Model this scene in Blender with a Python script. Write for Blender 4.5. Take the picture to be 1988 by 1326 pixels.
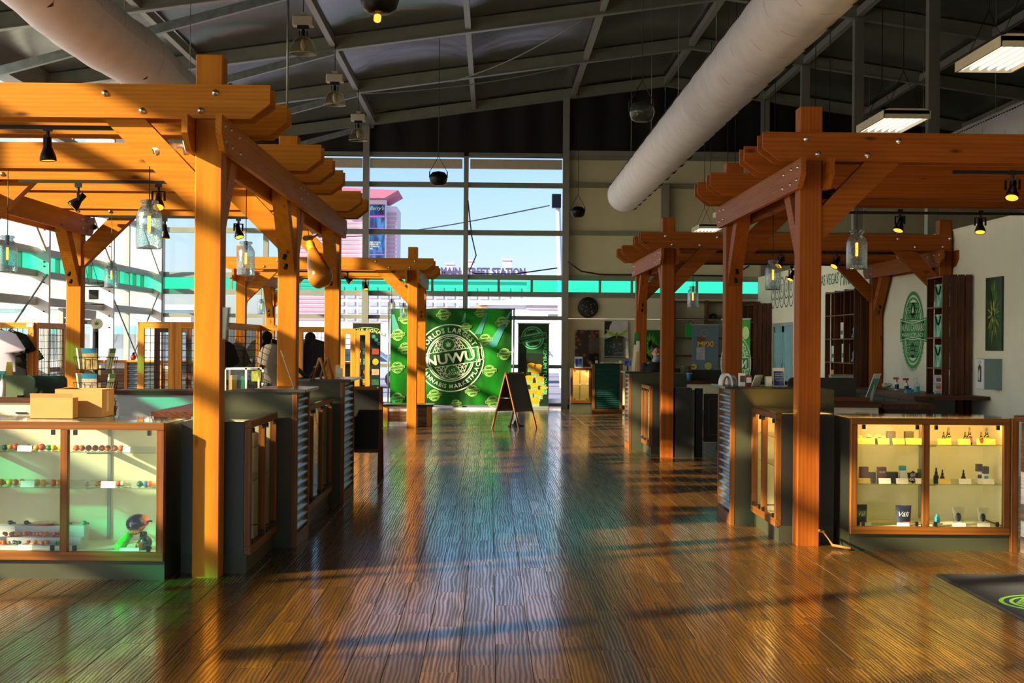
import bpy, bmesh, math, random
from mathutils import Vector, Matrix
R = random.Random(7)
C = bpy.context.scene.collection
SC = bpy.context.scene
for o in list(bpy.data.objects): bpy.data.objects.remove(o, do_unlink=True)

# ------------------------------------------------------------------ camera
# level camera 1.67 m above the floor looking down the aisle (+Y), lens 52.5 mm
F, H, RHO, VPX, VPY = 2900.0, 1.67, 0.008, 952.0, 666.0
_y = Vector((VPX-994, 663-VPY, F)).normalized()
_z = Vector((math.sin(RHO), math.cos(RHO), 0)); _z = (_z-_y*_z.dot(_y)).normalized()
_x = Vector((1, 0, 0)); _x = _x-_y*_x.dot(_y); _x = (_x-_z*_x.dot(_z)).normalized()
cam = bpy.data.objects.new('camera', bpy.data.cameras.new('camera')); C.objects.link(cam)
cam.data.sensor_width = 36; cam.data.sensor_fit = 'HORIZONTAL'; cam.data.lens = F/1988*36
cam.data.clip_start = .05; cam.data.clip_end = 2000
cr, cu, cf = [Vector((_x[i], _y[i], _z[i])) for i in range(3)]
cam.matrix_world = Matrix(((cr.x, cu.x, -cf.x, 0), (cr.y, cu.y, -cf.y, 0), (cr.z, cu.z, -cf.z, H), (0, 0, 0, 1)))
SC.camera = cam
def ray(px, py): return (cr*(px-994)+cu*(663-py)+cf*F)
def atY(px, py, Y): d = ray(px, py); d = d*(Y/d.y); return Vector((d.x, Y, d.z+H))     # point of the plane y=Y seen there
def atX(px, py, X): d = ray(px, py); d = d*(X/d.x); return Vector((X, d.y, d.z+H))
def atZ(px, py, Z=0): d = ray(px, py); d = d*((Z-H)/d.z); return Vector((d.x, d.y, Z))

# ------------------------------------------------------------------ sky, sun, exposure
SUN_EL = math.radians(23); SUN_DIR = Vector((.887*math.cos(SUN_EL), .462*math.cos(SUN_EL), -math.sin(SUN_EL)))
w = bpy.data.worlds.new('world'); SC.world = w; w.use_nodes = True
nt = w.node_tree; nt.nodes.clear()
sky = nt.nodes.new('ShaderNodeTexSky'); sky.sky_type = 'NISHITA'; sky.sun_disc = False
sky.sun_elevation = SUN_EL; sky.sun_rotation = math.atan2(-SUN_DIR.x, -SUN_DIR.y)
sky.air_density = 1.0; sky.dust_density = .6; sky.ozone_density = 2.0
bg = nt.nodes.new('ShaderNodeBackground'); bg.inputs[1].default_value = .195
wo = nt.nodes.new('ShaderNodeOutputWorld')
nt.links.new(sky.outputs[0], bg.inputs[0]); nt.links.new(bg.outputs[0], wo.inputs[0])
sl = bpy.data.lights.new('sun', 'SUN'); sun = bpy.data.objects.new('sun', sl); C.objects.link(sun)
sl.energy = 9.5; sl.angle = math.radians(.9); sl.color = (1, .82, .50)
sun.rotation_euler = SUN_DIR.to_track_quat('-Z', 'Y').to_euler(); sun.location = (-30, -16, 12)
SC.view_settings.view_transform = 'Standard'; SC.view_settings.look = 'None'
SC.view_settings.exposure = .75; SC.view_settings.gamma = 1; SC.view_settings.use_curve_mapping = False
SC.cycles.transparent_max_bounces = 32; SC.cycles.max_bounces = 10; SC.cycles.sample_clamp_indirect = 6

# ------------------------------------------------------------------ materials
def srgb(r, g, b):
    f = lambda c: (c/255/12.92 if c/255 <= .04045 else ((c/255+.055)/1.055)**2.4)
    return (f(r), f(g), f(b), 1)
class NT:
    def __init__(s, name):
        s.m = bpy.data.materials.new(name); s.m.use_nodes = True; s.t = s.m.node_tree; s.t.nodes.clear()
        s.out = s.n('ShaderNodeOutputMaterial')
    def n(s, t, **k):
        o = s.t.nodes.new(t)
        for a, b in k.items():
            if a.startswith('i_'):
                key = a[2:]; o.inputs[int(key) if key.isdigit() else key.replace('_', ' ')].default_value = b
            else: setattr(o, a, b)
        return o
    def l(s, a, b): s.t.links.new(a, b)
    def ramp(s, fac, stops, interp='LINEAR'):
        r = s.n('ShaderNodeValToRGB'); e = r.color_ramp; e.interpolation = interp
        while len(e.elements) < len(stops): e.elements.new(.5)
        for q, (p, c) in zip(e.elements, stops): q.position = p; q.color = c
        s.l(fac, r.inputs[0]); return r.outputs[0]
def k4(c, k): return (c[0]*k, c[1]*k, c[2]*k, 1)
def mat(name, col, rough=.5, metal=0., spec=.5, var=.12, scale=6., bump=0., emis=None, es=0., coat=0.):
    t = NT(name); p = t.n('ShaderNodeBsdfPrincipled'); t.l(p.outputs[0], t.out.inputs[0])
    tc = t.n('ShaderNodeTexCoord'); no = t.n('ShaderNodeTexNoise', i_Scale=scale, i_Detail=4.)
    t.l(tc.outputs['Object'], no.inputs['Vector'])
    t.l(t.ramp(no.outputs[0], [(.3, k4(col, 1-var)), (.7, k4(col, 1+var))]), p.inputs['Base Color'])
    p.inputs['Roughness'].default_value = rough; p.inputs['Metallic'].default_value = metal
    p.inputs['Specular IOR Level'].default_value = spec; p.inputs['Coat Weight'].default_value = coat
    if bump:
        b = t.n('ShaderNodeBump', i_Strength=bump, i_Distance=.01); n2 = t.n('ShaderNodeTexNoise', i_Scale=scale*8, i_Detail=3.)
        t.l(tc.outputs['Object'], n2.inputs['Vector']); t.l(n2.outputs[0], b.inputs['Height']); t.l(b.outputs[0], p.inputs['Normal'])
    if emis: p.inputs['Emission Color'].default_value = emis; p.inputs['Emission Strength'].default_value = es
    return t.m
def wood(name, dark, mid, light, rough=.45, fine=1.0, spec=.4):
    # grain runs along the first component of the 'lc' attribute (metres along the board)
    t = NT(name); p = t.n('ShaderNodeBsdfPrincipled'); t.l(p.outputs[0], t.out.inputs[0])
    a = t.n('ShaderNodeAttribute', attribute_name='lc')
    mp = t.n('ShaderNodeMapping'); mp.inputs['Scale'].default_value = (1.3*fine, 16*fine, 16*fine); t.l(a.outputs['Vector'], mp.inputs[0])
    n1 = t.n('ShaderNodeTexNoise', i_Scale=1., i_Detail=6., i_Distortion=.6); t.l(mp.outputs[0], n1.inputs['Vector'])
    mp2 = t.n('ShaderNodeMapping'); mp2.inputs['Scale'].default_value = (.5*fine, 7*fine, 7*fine); t.l(a.outputs['Vector'], mp2.inputs[0])
    wv = t.n('ShaderNodeTexWave', wave_type='RINGS', rings_direction='X', i_Scale=1.6, i_Distortion=3.5, i_Detail=3.); t.l(mp2.outputs[0], wv.inputs['Vector'])
    mx = t.n('ShaderNodeMix', data_type='FLOAT', i_0=.2); t.l(n1.outputs[0], mx.inputs[2]); t.l(wv.outputs['Fac'], mx.inputs[3])
    mp3 = t.n('ShaderNodeMapping'); mp3.inputs['Scale'].default_value = (3., 9, 9); t.l(a.outputs['Vector'], mp3.inputs[0])
    vo = t.n('ShaderNodeTexVoronoi', i_Scale=.55); t.l(mp3.outputs[0], vo.inputs['Vector'])
    col = t.ramp(mx.outputs[0], [(.25, dark), (.5, mid), (.75, light)])
    kn = t.ramp(vo.outputs['Distance'], [(.03, (.25, .2, .18, 1)), (.12, (1, 1, 1, 1))])
    mul = t.n('ShaderNodeMix', data_type='RGBA', blend_type='MULTIPLY', i_0=1.); t.l(col, mul.inputs[6]); t.l(kn, mul.inputs[7])
    t.l(mul.outputs[2], p.inputs['Base Color']); p.inputs['Roughness'].default_value = rough; p.inputs['Specular IOR Level'].default_value = spec
    b = t.n('ShaderNodeBump', i_Strength=.12, i_Distance=.003); t.l(mx.outputs[0], b.inputs['Height']); t.l(b.outputs[0], p.inputs['Normal'])
    return t.m
def glassm(name, tint=(1, 1, 1, 1), rough=.02, refl=1.0, bump=0.):
    t = NT(name); tr = t.n('ShaderNodeBsdfTransparent'); tr.inputs[0].default_value = tint
    g = t.n('ShaderNodeBsdfGlossy'); g.inputs['Roughness'].default_value = rough
    f = t.n('ShaderNodeLayerWeight', i_Blend=.5); pw = t.n('ShaderNodeMath', operation='POWER', i_1=5.); t.l(f.outputs['Facing'], pw.inputs[0])     # Schlick reflectance, alike from both sides
    mu = t.n('ShaderNodeMath', operation='MULTIPLY_ADD', i_1=.9*min(refl, 1.1), i_2=.04*refl, use_clamp=True); t.l(pw.outputs[0], mu.inputs[0])
    mx = t.n('ShaderNodeMixShader'); t.l(mu.outputs[0], mx.inputs[0]); t.l(tr.outputs[0], mx.inputs[1]); t.l(g.outputs[0], mx.inputs[2]); t.l(mx.outputs[0], t.out.inputs[0])
    if bump:
        tc = t.n('ShaderNodeTexCoord'); no = t.n('ShaderNodeTexNoise', i_Scale=70., i_Detail=2.); t.l(tc.outputs['Object'], no.inputs['Vector'])
        b = t.n('ShaderNodeBump', i_Strength=bump, i_Distance=.01); t.l(no.outputs[0], b.inputs['Height']); t.l(b.outputs[0], g.inputs['Normal']); t.l(b.outputs[0], f.inputs['Normal'])
    return t.m
def emit(name, col, s):
    t = NT(name); e = t.n('ShaderNodeEmission'); e.inputs[0].default_value = col; e.inputs[1].default_value = s; t.l(e.outputs[0], t.out.inputs[0]); return t.m
def cloth_print(name, c0, c1, c2, scale, trans=.25):
    # printed fabric: soft blotches of colour, some light passes through
    t = NT(name); p = t.n('ShaderNodeBsdfPrincipled'); tl = t.n('ShaderNodeBsdfTranslucent'); mx = t.n('ShaderNodeMixShader', i_0=trans)
    tc = t.n('ShaderNodeTexCoord'); mp = t.n('ShaderNodeMapping'); mp.inputs['Rotation'].default_value = (0, .5, 0); mp.inputs['Scale'].default_value = (1.6, 1, .55)
    no = t.n('ShaderNodeTexNoise', i_Scale=scale, i_Detail=2., i_Distortion=.4); t.l(tc.outputs['Object'], mp.inputs[0]); t.l(mp.outputs[0], no.inputs['Vector'])
    c = t.ramp(no.outputs[0], [(.36, c0), (.5, c1), (.66, c2)])
    t.l(c, p.inputs['Base Color']); t.l(c, tl.inputs[0]); p.inputs['Roughness'].default_value = .55
    t.l(p.outputs[0], mx.inputs[1]); t.l(tl.outputs[0], mx.inputs[2]); t.l(mx.outputs[0], t.out.inputs[0]); return t.m
def vor_print(name, stops, scale, bg_, sharp=.35, rnd=1.):
    # photographic print made of round blobs (seeds, pebbles, buds)
    t = NT(name); p = t.n('ShaderNodeBsdfPrincipled'); t.l(p.outputs[0], t.out.inputs[0])
    tc = t.n('ShaderNodeTexCoord'); vo = t.n('ShaderNodeTexVoronoi', i_Scale=scale, i_Randomness=rnd); t.l(tc.outputs['Object'], vo.inputs['Vector'])
    sep = t.n('ShaderNodeSeparateColor'); t.l(vo.outputs['Color'], sep.inputs[0]); c = t.ramp(sep.outputs[0], stops)
    no = t.n('ShaderNodeTexNoise', i_Scale=scale*3, i_Detail=3.); t.l(tc.outputs['Object'], no.inputs['Vector'])
    ad = t.n('ShaderNodeMath', operation='ADD'); t.l(vo.outputs['Distance'], ad.inputs[0]); mm = t.n('ShaderNodeMath', operation='MULTIPLY', i_1=.25); t.l(no.outputs[0], mm.inputs[0]); t.l(mm.outputs[0], ad.inputs[1])
    e = t.ramp(ad.outputs[0], [(sharp, (0, 0, 0, 1)), (sharp+.22, (1, 1, 1, 1))]); mx = t.n('ShaderNodeMix', data_type='RGBA')
    t.l(e, mx.inputs[0]); t.l(c, mx.inputs[6]); mx.inputs[7].default_value = bg_; t.l(mx.outputs[2], p.inputs['Base Color']); p.inputs['Roughness'].default_value = .35
    return t.m
S = srgb
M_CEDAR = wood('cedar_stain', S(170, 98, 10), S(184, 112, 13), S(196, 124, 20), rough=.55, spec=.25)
M_CEDAR_SHADED = wood('cedar_stain_shaded', S(134, 64, 10), S(150, 77, 12), S(164, 89, 18), rough=.55, spec=.25)  # same cedar as on the left, its redder shade put into the colour
M_DWOOD = wood('dark_walnut_stain', S(48, 24, 12), S(78, 38, 18), S(104, 56, 28))
M_TRIMW = wood('case_trim_wood', S(92, 50, 11), S(118, 67, 14), S(140, 84, 23), rough=.45)
M_PINE = wood('grid_frame_pine', S(190, 110, 26), S(214, 138, 40), S(232, 164, 62))
M_RECLG = wood('reclaimed_grey_plank', S(92, 78, 62), S(124, 106, 84), S(150, 132, 106), rough=.7)
M_RECLB = wood('reclaimed_brown_plank', S(84, 58, 36), S(112, 80, 52), S(140, 104, 70), rough=.7)
M_RECLW = wood('whitewashed_plank', S(190, 186, 190), S(222, 218, 222), S(236, 234, 238), rough=.7)
M_OLIVE = mat('olive_laminate', S(60, 62, 44), .5, var=.08)
M_OLIVED = mat('dark_olive_laminate', S(36, 38, 33), .45, var=.08)
M_GREENP = mat('green_grey_partition', S(78, 96, 66), .6, var=.1)
M_CREAM = mat('cream_melamine', S(226, 218, 190), .45, var=.03)
M_CREAMW = mat('cream_wall_paint', S(238, 234, 214), .75, var=.04, scale=2)
M_BEIGE = mat('beige_wall_panel', S(206, 202, 172), .55, var=.05, scale=2)
M_GREYP = mat('grey_counter_panel', S(178, 188, 190), .4, var=.04)
M_BLACK = mat('black_paint', S(16, 16, 17), .45, var=.1)
M_BLACKM = mat('black_metal', S(24, 25, 27), .35, metal=.6, var=.1)
M_SLAB = mat('dark_counter_slab', S(46, 46, 42), .18, var=.15, scale=20)
M_CHROME = mat('zinc_bolt', S(205, 205, 205), .28, metal=1., var=.08)
M_ALU = mat('anodised_aluminium', S(150, 152, 146), .42, metal=.35, var=.06, scale=3)
M_ALUD = mat('weathered_aluminium', S(138, 142, 128), .45, metal=.3, var=.1, scale=4)
M_COLW = mat('white_column_paint', S(226, 228, 230), .45, var=.03, scale=2)
M_RAILW = mat('grey_rail_paint', S(168, 174, 172), .45, var=.05, scale=3)
M_GALV = mat('galvanised_steel', S(140, 150, 150), .4, metal=.6, var=.2, scale=9)
M_CORR = mat('corrugated_zinc', S(150, 164, 172), .3, metal=.85, var=.12, scale=12)
M_CORRG = mat('corrugated_teal', S(52, 104, 100), .35, metal=.6, var=.12, scale=12)
M_DUCT = mat('white_duct_fabric', S(238, 236, 246), .6, var=.05, scale=3)
M_WHITE = mat('white_plastic', S(235, 235, 232), .4, var=.03)
M_PAPER = mat('white_card', S(238, 236, 230), .7, var=.03)
M_CARD = mat('corrugated_cardboard', S(204, 148, 88), .8, var=.08, scale=5)
M_TAPE = mat('packing_tape', S(214, 190, 150), .3, var=.05)
M_LIGHTH = mat('cream_ballast_housing', S(202, 196, 172), .5, var=.05)
M_GLASS = glassm('clear_window_glass', (.96, .98, .98, 1))
M_BACKG = glassm('sky_dimming_glass', (.50, .55, .72, 1))  # tint added to tone down the bright sky behind; left panes stay clear
M_CASEG = glassm('case_glass', (.985, .995, .99, 1), refl=.8)
M_SHELFG = glassm('green_edge_glass', (.86, .97, .92, 1), refl=1.2)
M_GREENG = glassm('green_translucent_panel', (.03, .66, .47, 1), rough=.2)
M_PLEXI = glassm('acrylic_sheet', (.92, .95, .97, 1), refl=1.6)
def seeded():
    # bubbly blue glass: clear with milky seeds
    t = NT('seeded_blue_glass'); tr = t.n('ShaderNodeBsdfTransparent'); tr.inputs[0].default_value = (.74, .90, .94, 1)
    df = t.n('ShaderNodeBsdfTranslucent'); df.inputs[0].default_value = S(126, 180, 210); d2 = t.n('ShaderNodeBsdfDiffuse'); d2.inputs[0].default_value = S(136, 172, 204); g = t.n('ShaderNodeBsdfGlossy'); g.inputs['Roughness'].default_value = .08
    tc = t.n('ShaderNodeTexCoord'); no = t.n('ShaderNodeTexNoise', i_Scale=120., i_Detail=2.); t.l(tc.outputs['Object'], no.inputs['Vector'])
    fac = t.ramp(no.outputs[0], [(.42, (.08,)*3+(1,)), (.62, (.62,)*3+(1,))])
    ds = t.n('ShaderNodeMixShader', i_0=.5); t.l(df.outputs[0], ds.inputs[1]); t.l(d2.outputs[0], ds.inputs[2])
    m1 = t.n('ShaderNodeMixShader'); t.l(fac, m1.inputs[0]); t.l(tr.outputs[0], m1.inputs[1]); t.l(ds.outputs[0], m1.inputs[2])
    lw = t.n('ShaderNodeLayerWeight', i_Blend=.35); m2 = t.n('ShaderNodeMixShader'); t.l(lw.outputs['Facing'], m2.inputs[0]); t.l(m1.outputs[0], m2.inputs[1]); t.l(g.outputs[0], m2.inputs[2])
    b = t.n('ShaderNodeBump', i_Strength=.5, i_Distance=.004); t.l(no.outputs[0], b.inputs['Height']); t.l(b.outputs[0], g.inputs['Normal']); t.l(m2.outputs[0], t.out.inputs[0]); return t.m
M_JAR = seeded()
M_DOME = glassm('prismatic_acrylic', (.72, .66, .50, 1), rough=.35, refl=3.)
M_FIL = emit('amber_filament', (1, .24, .02, 1), 4.5)
M_LAMPY = emit('warm_lamp_lens', (1, .36, .03, 1), 1.5)
M_STRIP = emit('warm_led_strip', (1, .52, .08, 1), 42)
M_TUBE = emit('fluorescent_tube', (1, .86, .72, 1), 1.5)
M_GREENW = mat('bright_green_print', S(20, 158, 60), .6, var=.03)
M_WPRINT = mat('white_print', S(228, 240, 214), .55, var=.03)
M_TEALP = mat('teal_print', S(20, 132, 112), .6, var=.03)
M_DKGREEN = mat('dark_green_print', S(6, 66, 34), .55, var=.06)
def memb():
    t = NT('black_roof_membrane'); p = t.n('ShaderNodeBsdfPrincipled'); t.l(p.outputs[0], t.out.inputs[0])
    tc = t.n('ShaderNodeTexCoord'); no = t.n('ShaderNodeTexNoise', i_Scale=1.4, i_Detail=3.); t.l(tc.outputs['Object'], no.inputs['Vector'])
    t.l(t.ramp(no.outputs[0], [(.3, S(66, 71, 71)), (.7, S(84, 89, 88))]), p.inputs['Base Color']); p.inputs['Roughness'].default_value = .2; p.inputs['Specular IOR Level'].default_value = 1.
    b = t.n('ShaderNodeBump', i_Strength=.12, i_Distance=.06); t.l(no.outputs[0], b.inputs['Height']); t.l(b.outputs[0], p.inputs['Normal']); return t.m
M_MEMB = memb()
def floorm():
    t = NT('embossed_vinyl_plank'); p = t.n('ShaderNodeBsdfPrincipled'); t.l(p.outputs[0], t.out.inputs[0])
    a = t.n('ShaderNodeAttribute', attribute_name='lc')
    mp = t.n('ShaderNodeMapping'); mp.inputs['Scale'].default_value = (.9, 13, 1); t.l(a.outputs['Vector'], mp.inputs[0])
    n1 = t.n('ShaderNodeTexNoise', i_Scale=1., i_Detail=5., i_Distortion=.8); t.l(mp.outputs[0], n1.inputs['Vector'])
    mp2 = t.n('ShaderNodeMapping'); mp2.inputs['Scale'].default_value = (1.1, 9, 1); t.l(a.outputs['Vector'], mp2.inputs[0])
    wv = t.n('ShaderNodeTexWave', wave_type='BANDS', bands_direction='Y', i_Scale=1.5, i_Distortion=9., i_Detail=2.5); wv.inputs['Detail Scale'].default_value = .7; t.l(mp2.outputs[0], wv.inputs['Vector'])
    mx = t.n('ShaderNodeMix', data_type='FLOAT', i_0=.45); mx.inputs[0].default_value = .32; t.l(n1.outputs[0], mx.inputs[2]); t.l(wv.outputs['Fac'], mx.inputs[3])
    col = t.ramp(mx.outputs[0], [(.25, S(42, 26, 8)), (.5, S(92, 60, 15)), (.78, S(144, 100, 28))])
    sep = t.n('ShaderNodeSeparateXYZ'); t.l(a.outputs['Vector'], sep.inputs[0])
    fr = t.n('ShaderNodeMath', operation='FRACT'); t.l(sep.outputs['Z'], fr.inputs[0]); tone = t.ramp(fr.outputs[0], [(0, (.6, .6, .6, 1)), (1, (1.25, 1.22, 1.12, 1))])
    mul = t.n('ShaderNodeMix', data_type='RGBA', blend_type='MULTIPLY', i_0=1.); t.l(col, mul.inputs[6]); t.l(tone, mul.inputs[7]); t.l(mul.outputs[2], p.inputs['Base Color'])
    t.l(t.ramp(mx.outputs[0], [(.38, (.42,)*3+(1,)), (.62, (.13,)*3+(1,))]), p.inputs['Roughness']); p.inputs['Specular IOR Level'].default_value = 1.; p.inputs['Coat Weight'].default_value = .35; p.inputs['Coat Roughness'].default_value = .12
    b = t.n('ShaderNodeBump', i_Strength=.22, i_Distance=.003); t.l(mx.outputs[0], b.inputs['Height']); t.l(b.outputs[0], p.inputs['Normal']); return t.m
M_FLOOR = floorm()

# ------------------------------------------------------------------ mesh builder
ORG = {}
USED = {}
def V(*a): return Vector(a if len(a) > 1 else a[0])
def frame(d):
    d = d.normalized(); u = Vector((0, 0, 1)) if abs(d.z) < .95 else Vector((1, 0, 0))
    a = d.cross(u).normalized(); b = a.cross(d).normalized(); return d, a, b
class MB:
    def __init__(s): s.v = []; s.f = []; s.lc = []; s.sm = []
    def add(s, vs, fs, lc=None, smooth=False):
        n = len(s.v); s.v += [Vector(p) for p in vs]; s.f += [tuple(i+n for i in f) for f in fs]; s.sm += [smooth]*len(fs)
        if lc is None:
            r = Vector((R.uniform(0, 40), R.uniform(0, 40), R.uniform(0, 40))); lc = [Vector(p)+r for p in vs]
        s.lc += lc; return s
    def _lcbox(s, vs):
        r = Vector((R.uniform(0, 40), R.uniform(0, 40), R.uniform(0, 40)))
        ex = [max(p[i] for p in vs)-min(p[i] for p in vs) for i in range(3)]; o = sorted(range(3), key=lambda i: -ex[i])
        return [Vector((p[o[0]], p[o[1]], p[o[2]]))+r for p in vs]
    def box(s, x0, x1, y0, y1, z0, z1):
        vs = [(x, y, z) for z in (z0, z1) for y in (y0, y1) for x in (x0, x1)]
        return s.add(vs, [(0, 2, 3, 1), (4, 5, 7, 6), (0, 1, 5, 4), (2, 6, 7, 3), (0, 4, 6, 2), (1, 3, 7, 5)], s._lcbox(vs))
    def cbox(s, c, sx, sy, sz): return s.box(c[0]-sx/2, c[0]+sx/2, c[1]-sy/2, c[1]+sy/2, c[2]-sz/2, c[2]+sz/2)
    def bbox(s, x0, x1, y0, y1, z0, z1, b=.006):
        # box with chamfered vertical and top edges
        P = lambda d, z: [(x0+d, y0, z), (x1-d, y0, z), (x1, y0+d, z), (x1, y1-d, z), (x1-d, y1, z), (x0+d, y1, z), (x0, y1-d, z), (x0, y0+d, z)]
        Q = [(x0+b, y0+b, z1), (x1-b, y0+b, z1), (x1-b, y0+b, z1), (x1-b, y1-b, z1), (x1-b, y1-b, z1), (x0+b, y1-b, z1), (x0+b, y1-b, z1), (x0+b, y0+b, z1)]
        vs = P(b, z0)+P(b, z1-b)+Q; fs = [tuple(range(7, -1, -1)), (16, 17, 19, 21)]
        for k in (0, 8):
            for i in range(8): fs.append((k+i, k+(i+1) % 8, k+8+(i+1) % 8, k+8+i))
        return s.add(vs, fs, s._lcbox(vs))
    def beam(s, p0, p1, w, h, up=(0, 0, 1)):
        p0, p1 = Vector(p0), Vector(p1); d = p1-p0; L = d.length; d.normalize(); a = d.cross(Vector(up)).normalized(); b = a.cross(d)
        vs = []; lc = []; r = Vector((R.uniform(0, 40), R.uniform(0, 40), R.uniform(0, 40)))
        for t in (0, L):
            for i, j in ((-1, -1), (1, -1), (1, 1), (-1, 1)):
                vs.append(p0+d*t+a*(i*w/2)+b*(j*h/2)); lc.append(Vector((t, i*w/2, j*h/2))+r)
        return s.add(vs, [(3, 2, 1, 0), (4, 5, 6, 7), (0, 1, 5, 4), (1, 2, 6, 5), (2, 3, 7, 6), (3, 0, 4, 7)], lc)
    def prism(s, pts, f, t0, t1, ax=0):
        # polygon pts (u,v) extruded from t0 to t1 through f(u,v,t)
        n = len(pts); vs = [f(u, v, t0) for u, v in pts]+[f(u, v, t1) for u, v in pts]
        r = Vector((R.uniform(0, 40), R.uniform(0, 40), R.uniform(0, 40)))
        lc = [(Vector((u, v, t)) if ax == 0 else Vector((v, u, t)))+r for t in (t0, t1) for u, v in pts]
        fs = [tuple(range(n-1, -1, -1)), tuple(range(n, 2*n))]+[(i, (i+1) % n, n+(i+1) % n, n+i) for i in range(n)]
        return s.add(vs, fs, lc)
    def cyl(s, p0, p1, r0, r1=None, n=12, cap=True):
        p0, p1 = Vector(p0), Vector(p1); r1 = r0 if r1 is None else r1; d, a, b = frame(p1-p0); vs = []
        for p, r in ((p0, r0), (p1, r1)):
            for i in range(n): q = 2*math.pi*i/n; vs.append(p+a*(r*math.cos(q))+b*(r*math.sin(q)))
        s.add(vs, [(i, (i+1) % n, n+(i+1) % n, n+i) for i in range(n)], smooth=True)
        if cap: s.add(vs, [tuple(range(n-1, -1, -1)), tuple(range(n, 2*n))])
        return s
    def lathe(s, c, prof, n=16, d=(0, 0, 1)):
        c = Vector(c); d, a, b = frame(Vector(d)); vs = []; fs = []
        for r, z in prof:
            for i in range(n): q = 2*math.pi*i/n; vs.append(c+d*z+a*(r*math.cos(q))+b*(r*math.sin(q)))
        for k in range(len(prof)-1):
            for i in range(n): fs.append((k*n+i, k*n+(i+1) % n, (k+1)*n+(i+1) % n, (k+1)*n+i))
        return s.add(vs, fs, smooth=True)
    def tube(s, pts, r, n=6):
        pts = [Vector(p) for p in pts]; vs = []; fs = []
        for k, p in enumerate(pts):
            t = pts[min(k+1, len(pts)-1)]-pts[max(k-1, 0)]; d, a, b = frame(t)
            for i in range(n): q = 2*math.pi*i/n; vs.append(p+a*(r*math.cos(q))+b*(r*math.sin(q)))
        for k in range(len(pts)-1):
            for i in range(n): fs.append((k*n+i, k*n+(i+1) % n, (k+1)*n+(i+1) % n, (k+1)*n+i))
        m = len(pts)*n; fs += [tuple(range(n-1, -1, -1)), tuple(range(m-n, m))]
        return s.add(vs, fs, smooth=True)
    def ell(s, c, rx, ry, rz, n=12, m=8):
        c = Vector(c); vs = [c+V(0, 0, -rz)]; fs = []
        for k in range(1, m):
            t = math.pi*k/m-math.pi/2
            for i in range(n): q = 2*math.pi*i/n; vs.append(c+V(rx*math.cos(t)*math.cos(q), ry*math.cos(t)*math.sin(q), rz*math.sin(t)))
        vs.append(c+V(0, 0, rz)); T = len(vs)-1
        for i in range(n):
            fs.append((0, 1+(i+1) % n, 1+i)); fs.append((T, 1+(m-2)*n+i, 1+(m-2)*n+(i+1) % n))
            for k in range(m-2): fs.append((1+k*n+i, 1+k*n+(i+1) % n, 1+(k+1)*n+(i+1) % n, 1+(k+1)*n+i))
        return s.add(vs, fs, smooth=True)
    def grid(s, f, nu, nv, smooth=True):
        vs = [f(i/nu, j/nv) for j in range(nv+1) for i in range(nu+1)]
        fs = [(j*(nu+1)+i, j*(nu+1)+i+1, (j+1)*(nu+1)+i+1, (j+1)*(nu+1)+i) for j in range(nv) for i in range(nu)]
        return s.add(vs, fs, smooth=smooth)
    def quad(s, a, b, c, d): return s.add([a, b, c, d], [(0, 1, 2, 3)])
    def build(s, name, m, parent=None, label=None, cat=None, group=None, kind=None, bevel=0):
        me = bpy.data.meshes.new(name)
        if parent is not None: org = ORG[parent.name]
        else:
            xs = [[p[i] for p in s.v] for i in range(3)]; org = Vector(((min(xs[0])+max(xs[0]))/2, (min(xs[1])+max(xs[1]))/2, min(xs[2])))
        me.from_pydata([p-org for p in s.v], [], s.f); me.polygons.foreach_set('use_smooth', s.sm)
        at = me.attributes.new('lc', 'FLOAT_VECTOR', 'POINT'); at.data.foreach_set('vector', [c for p in s.lc for c in p])
        me.materials.append(m); me.update()
        o = bpy.data.objects.new(name, me); C.objects.link(o); ORG[o.name] = org
        if parent is not None: o.parent = parent
        else: o.location = org
        if bevel:
            b = o.modifiers.new('bevel', 'BEVEL'); b.width = bevel; b.segments = 1; b.limit_method = 'ANGLE'
        tag(o, label, cat, group, kind); return o
def tag(o, label=None, cat=None, group=None, kind=None):
    if label: o['label'] = label
    if cat: o['category'] = cat
    if group: o['group'] = group
    if kind: o['kind'] = kind
    return o
def thing(name, label, cat, loc=(0, 0, 0), rz=0, group=None, kind=None):
    o = bpy.data.objects.new(name, None); C.objects.link(o); o.location = loc; o.rotation_euler = (0, 0, rz); o.empty_display_size = .1
    ORG[o.name] = Vector(loc); return tag(o, label, cat, group, kind)
def local(name, label, cat, group=None):          # a thing built around the origin, to be moved afterwards
    return thing(name, label, cat, (0, 0, 0), 0, group)
def kids(o): return [c for c in bpy.data.objects if c.parent == o]
KID = {}
def dup(root, loc, rz=None, label=None, group=None, scale=None):
    if root.name not in KID: KID[root.name] = [(c, kids(c)) for c in kids(root)]
    r = root.copy(); C.objects.link(r); r.location = loc
    if rz is not None: r.rotation_euler = (0, 0, rz)
    if scale: r.scale = (scale,)*3
    if label: r['label'] = label
    if group: r['group'] = group
    for ch, gs in KID[root.name]:
        c = ch.copy(); C.objects.link(c); c.parent = r
        for g in gs: d = g.copy(); C.objects.link(d); d.parent = c
    return r

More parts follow.
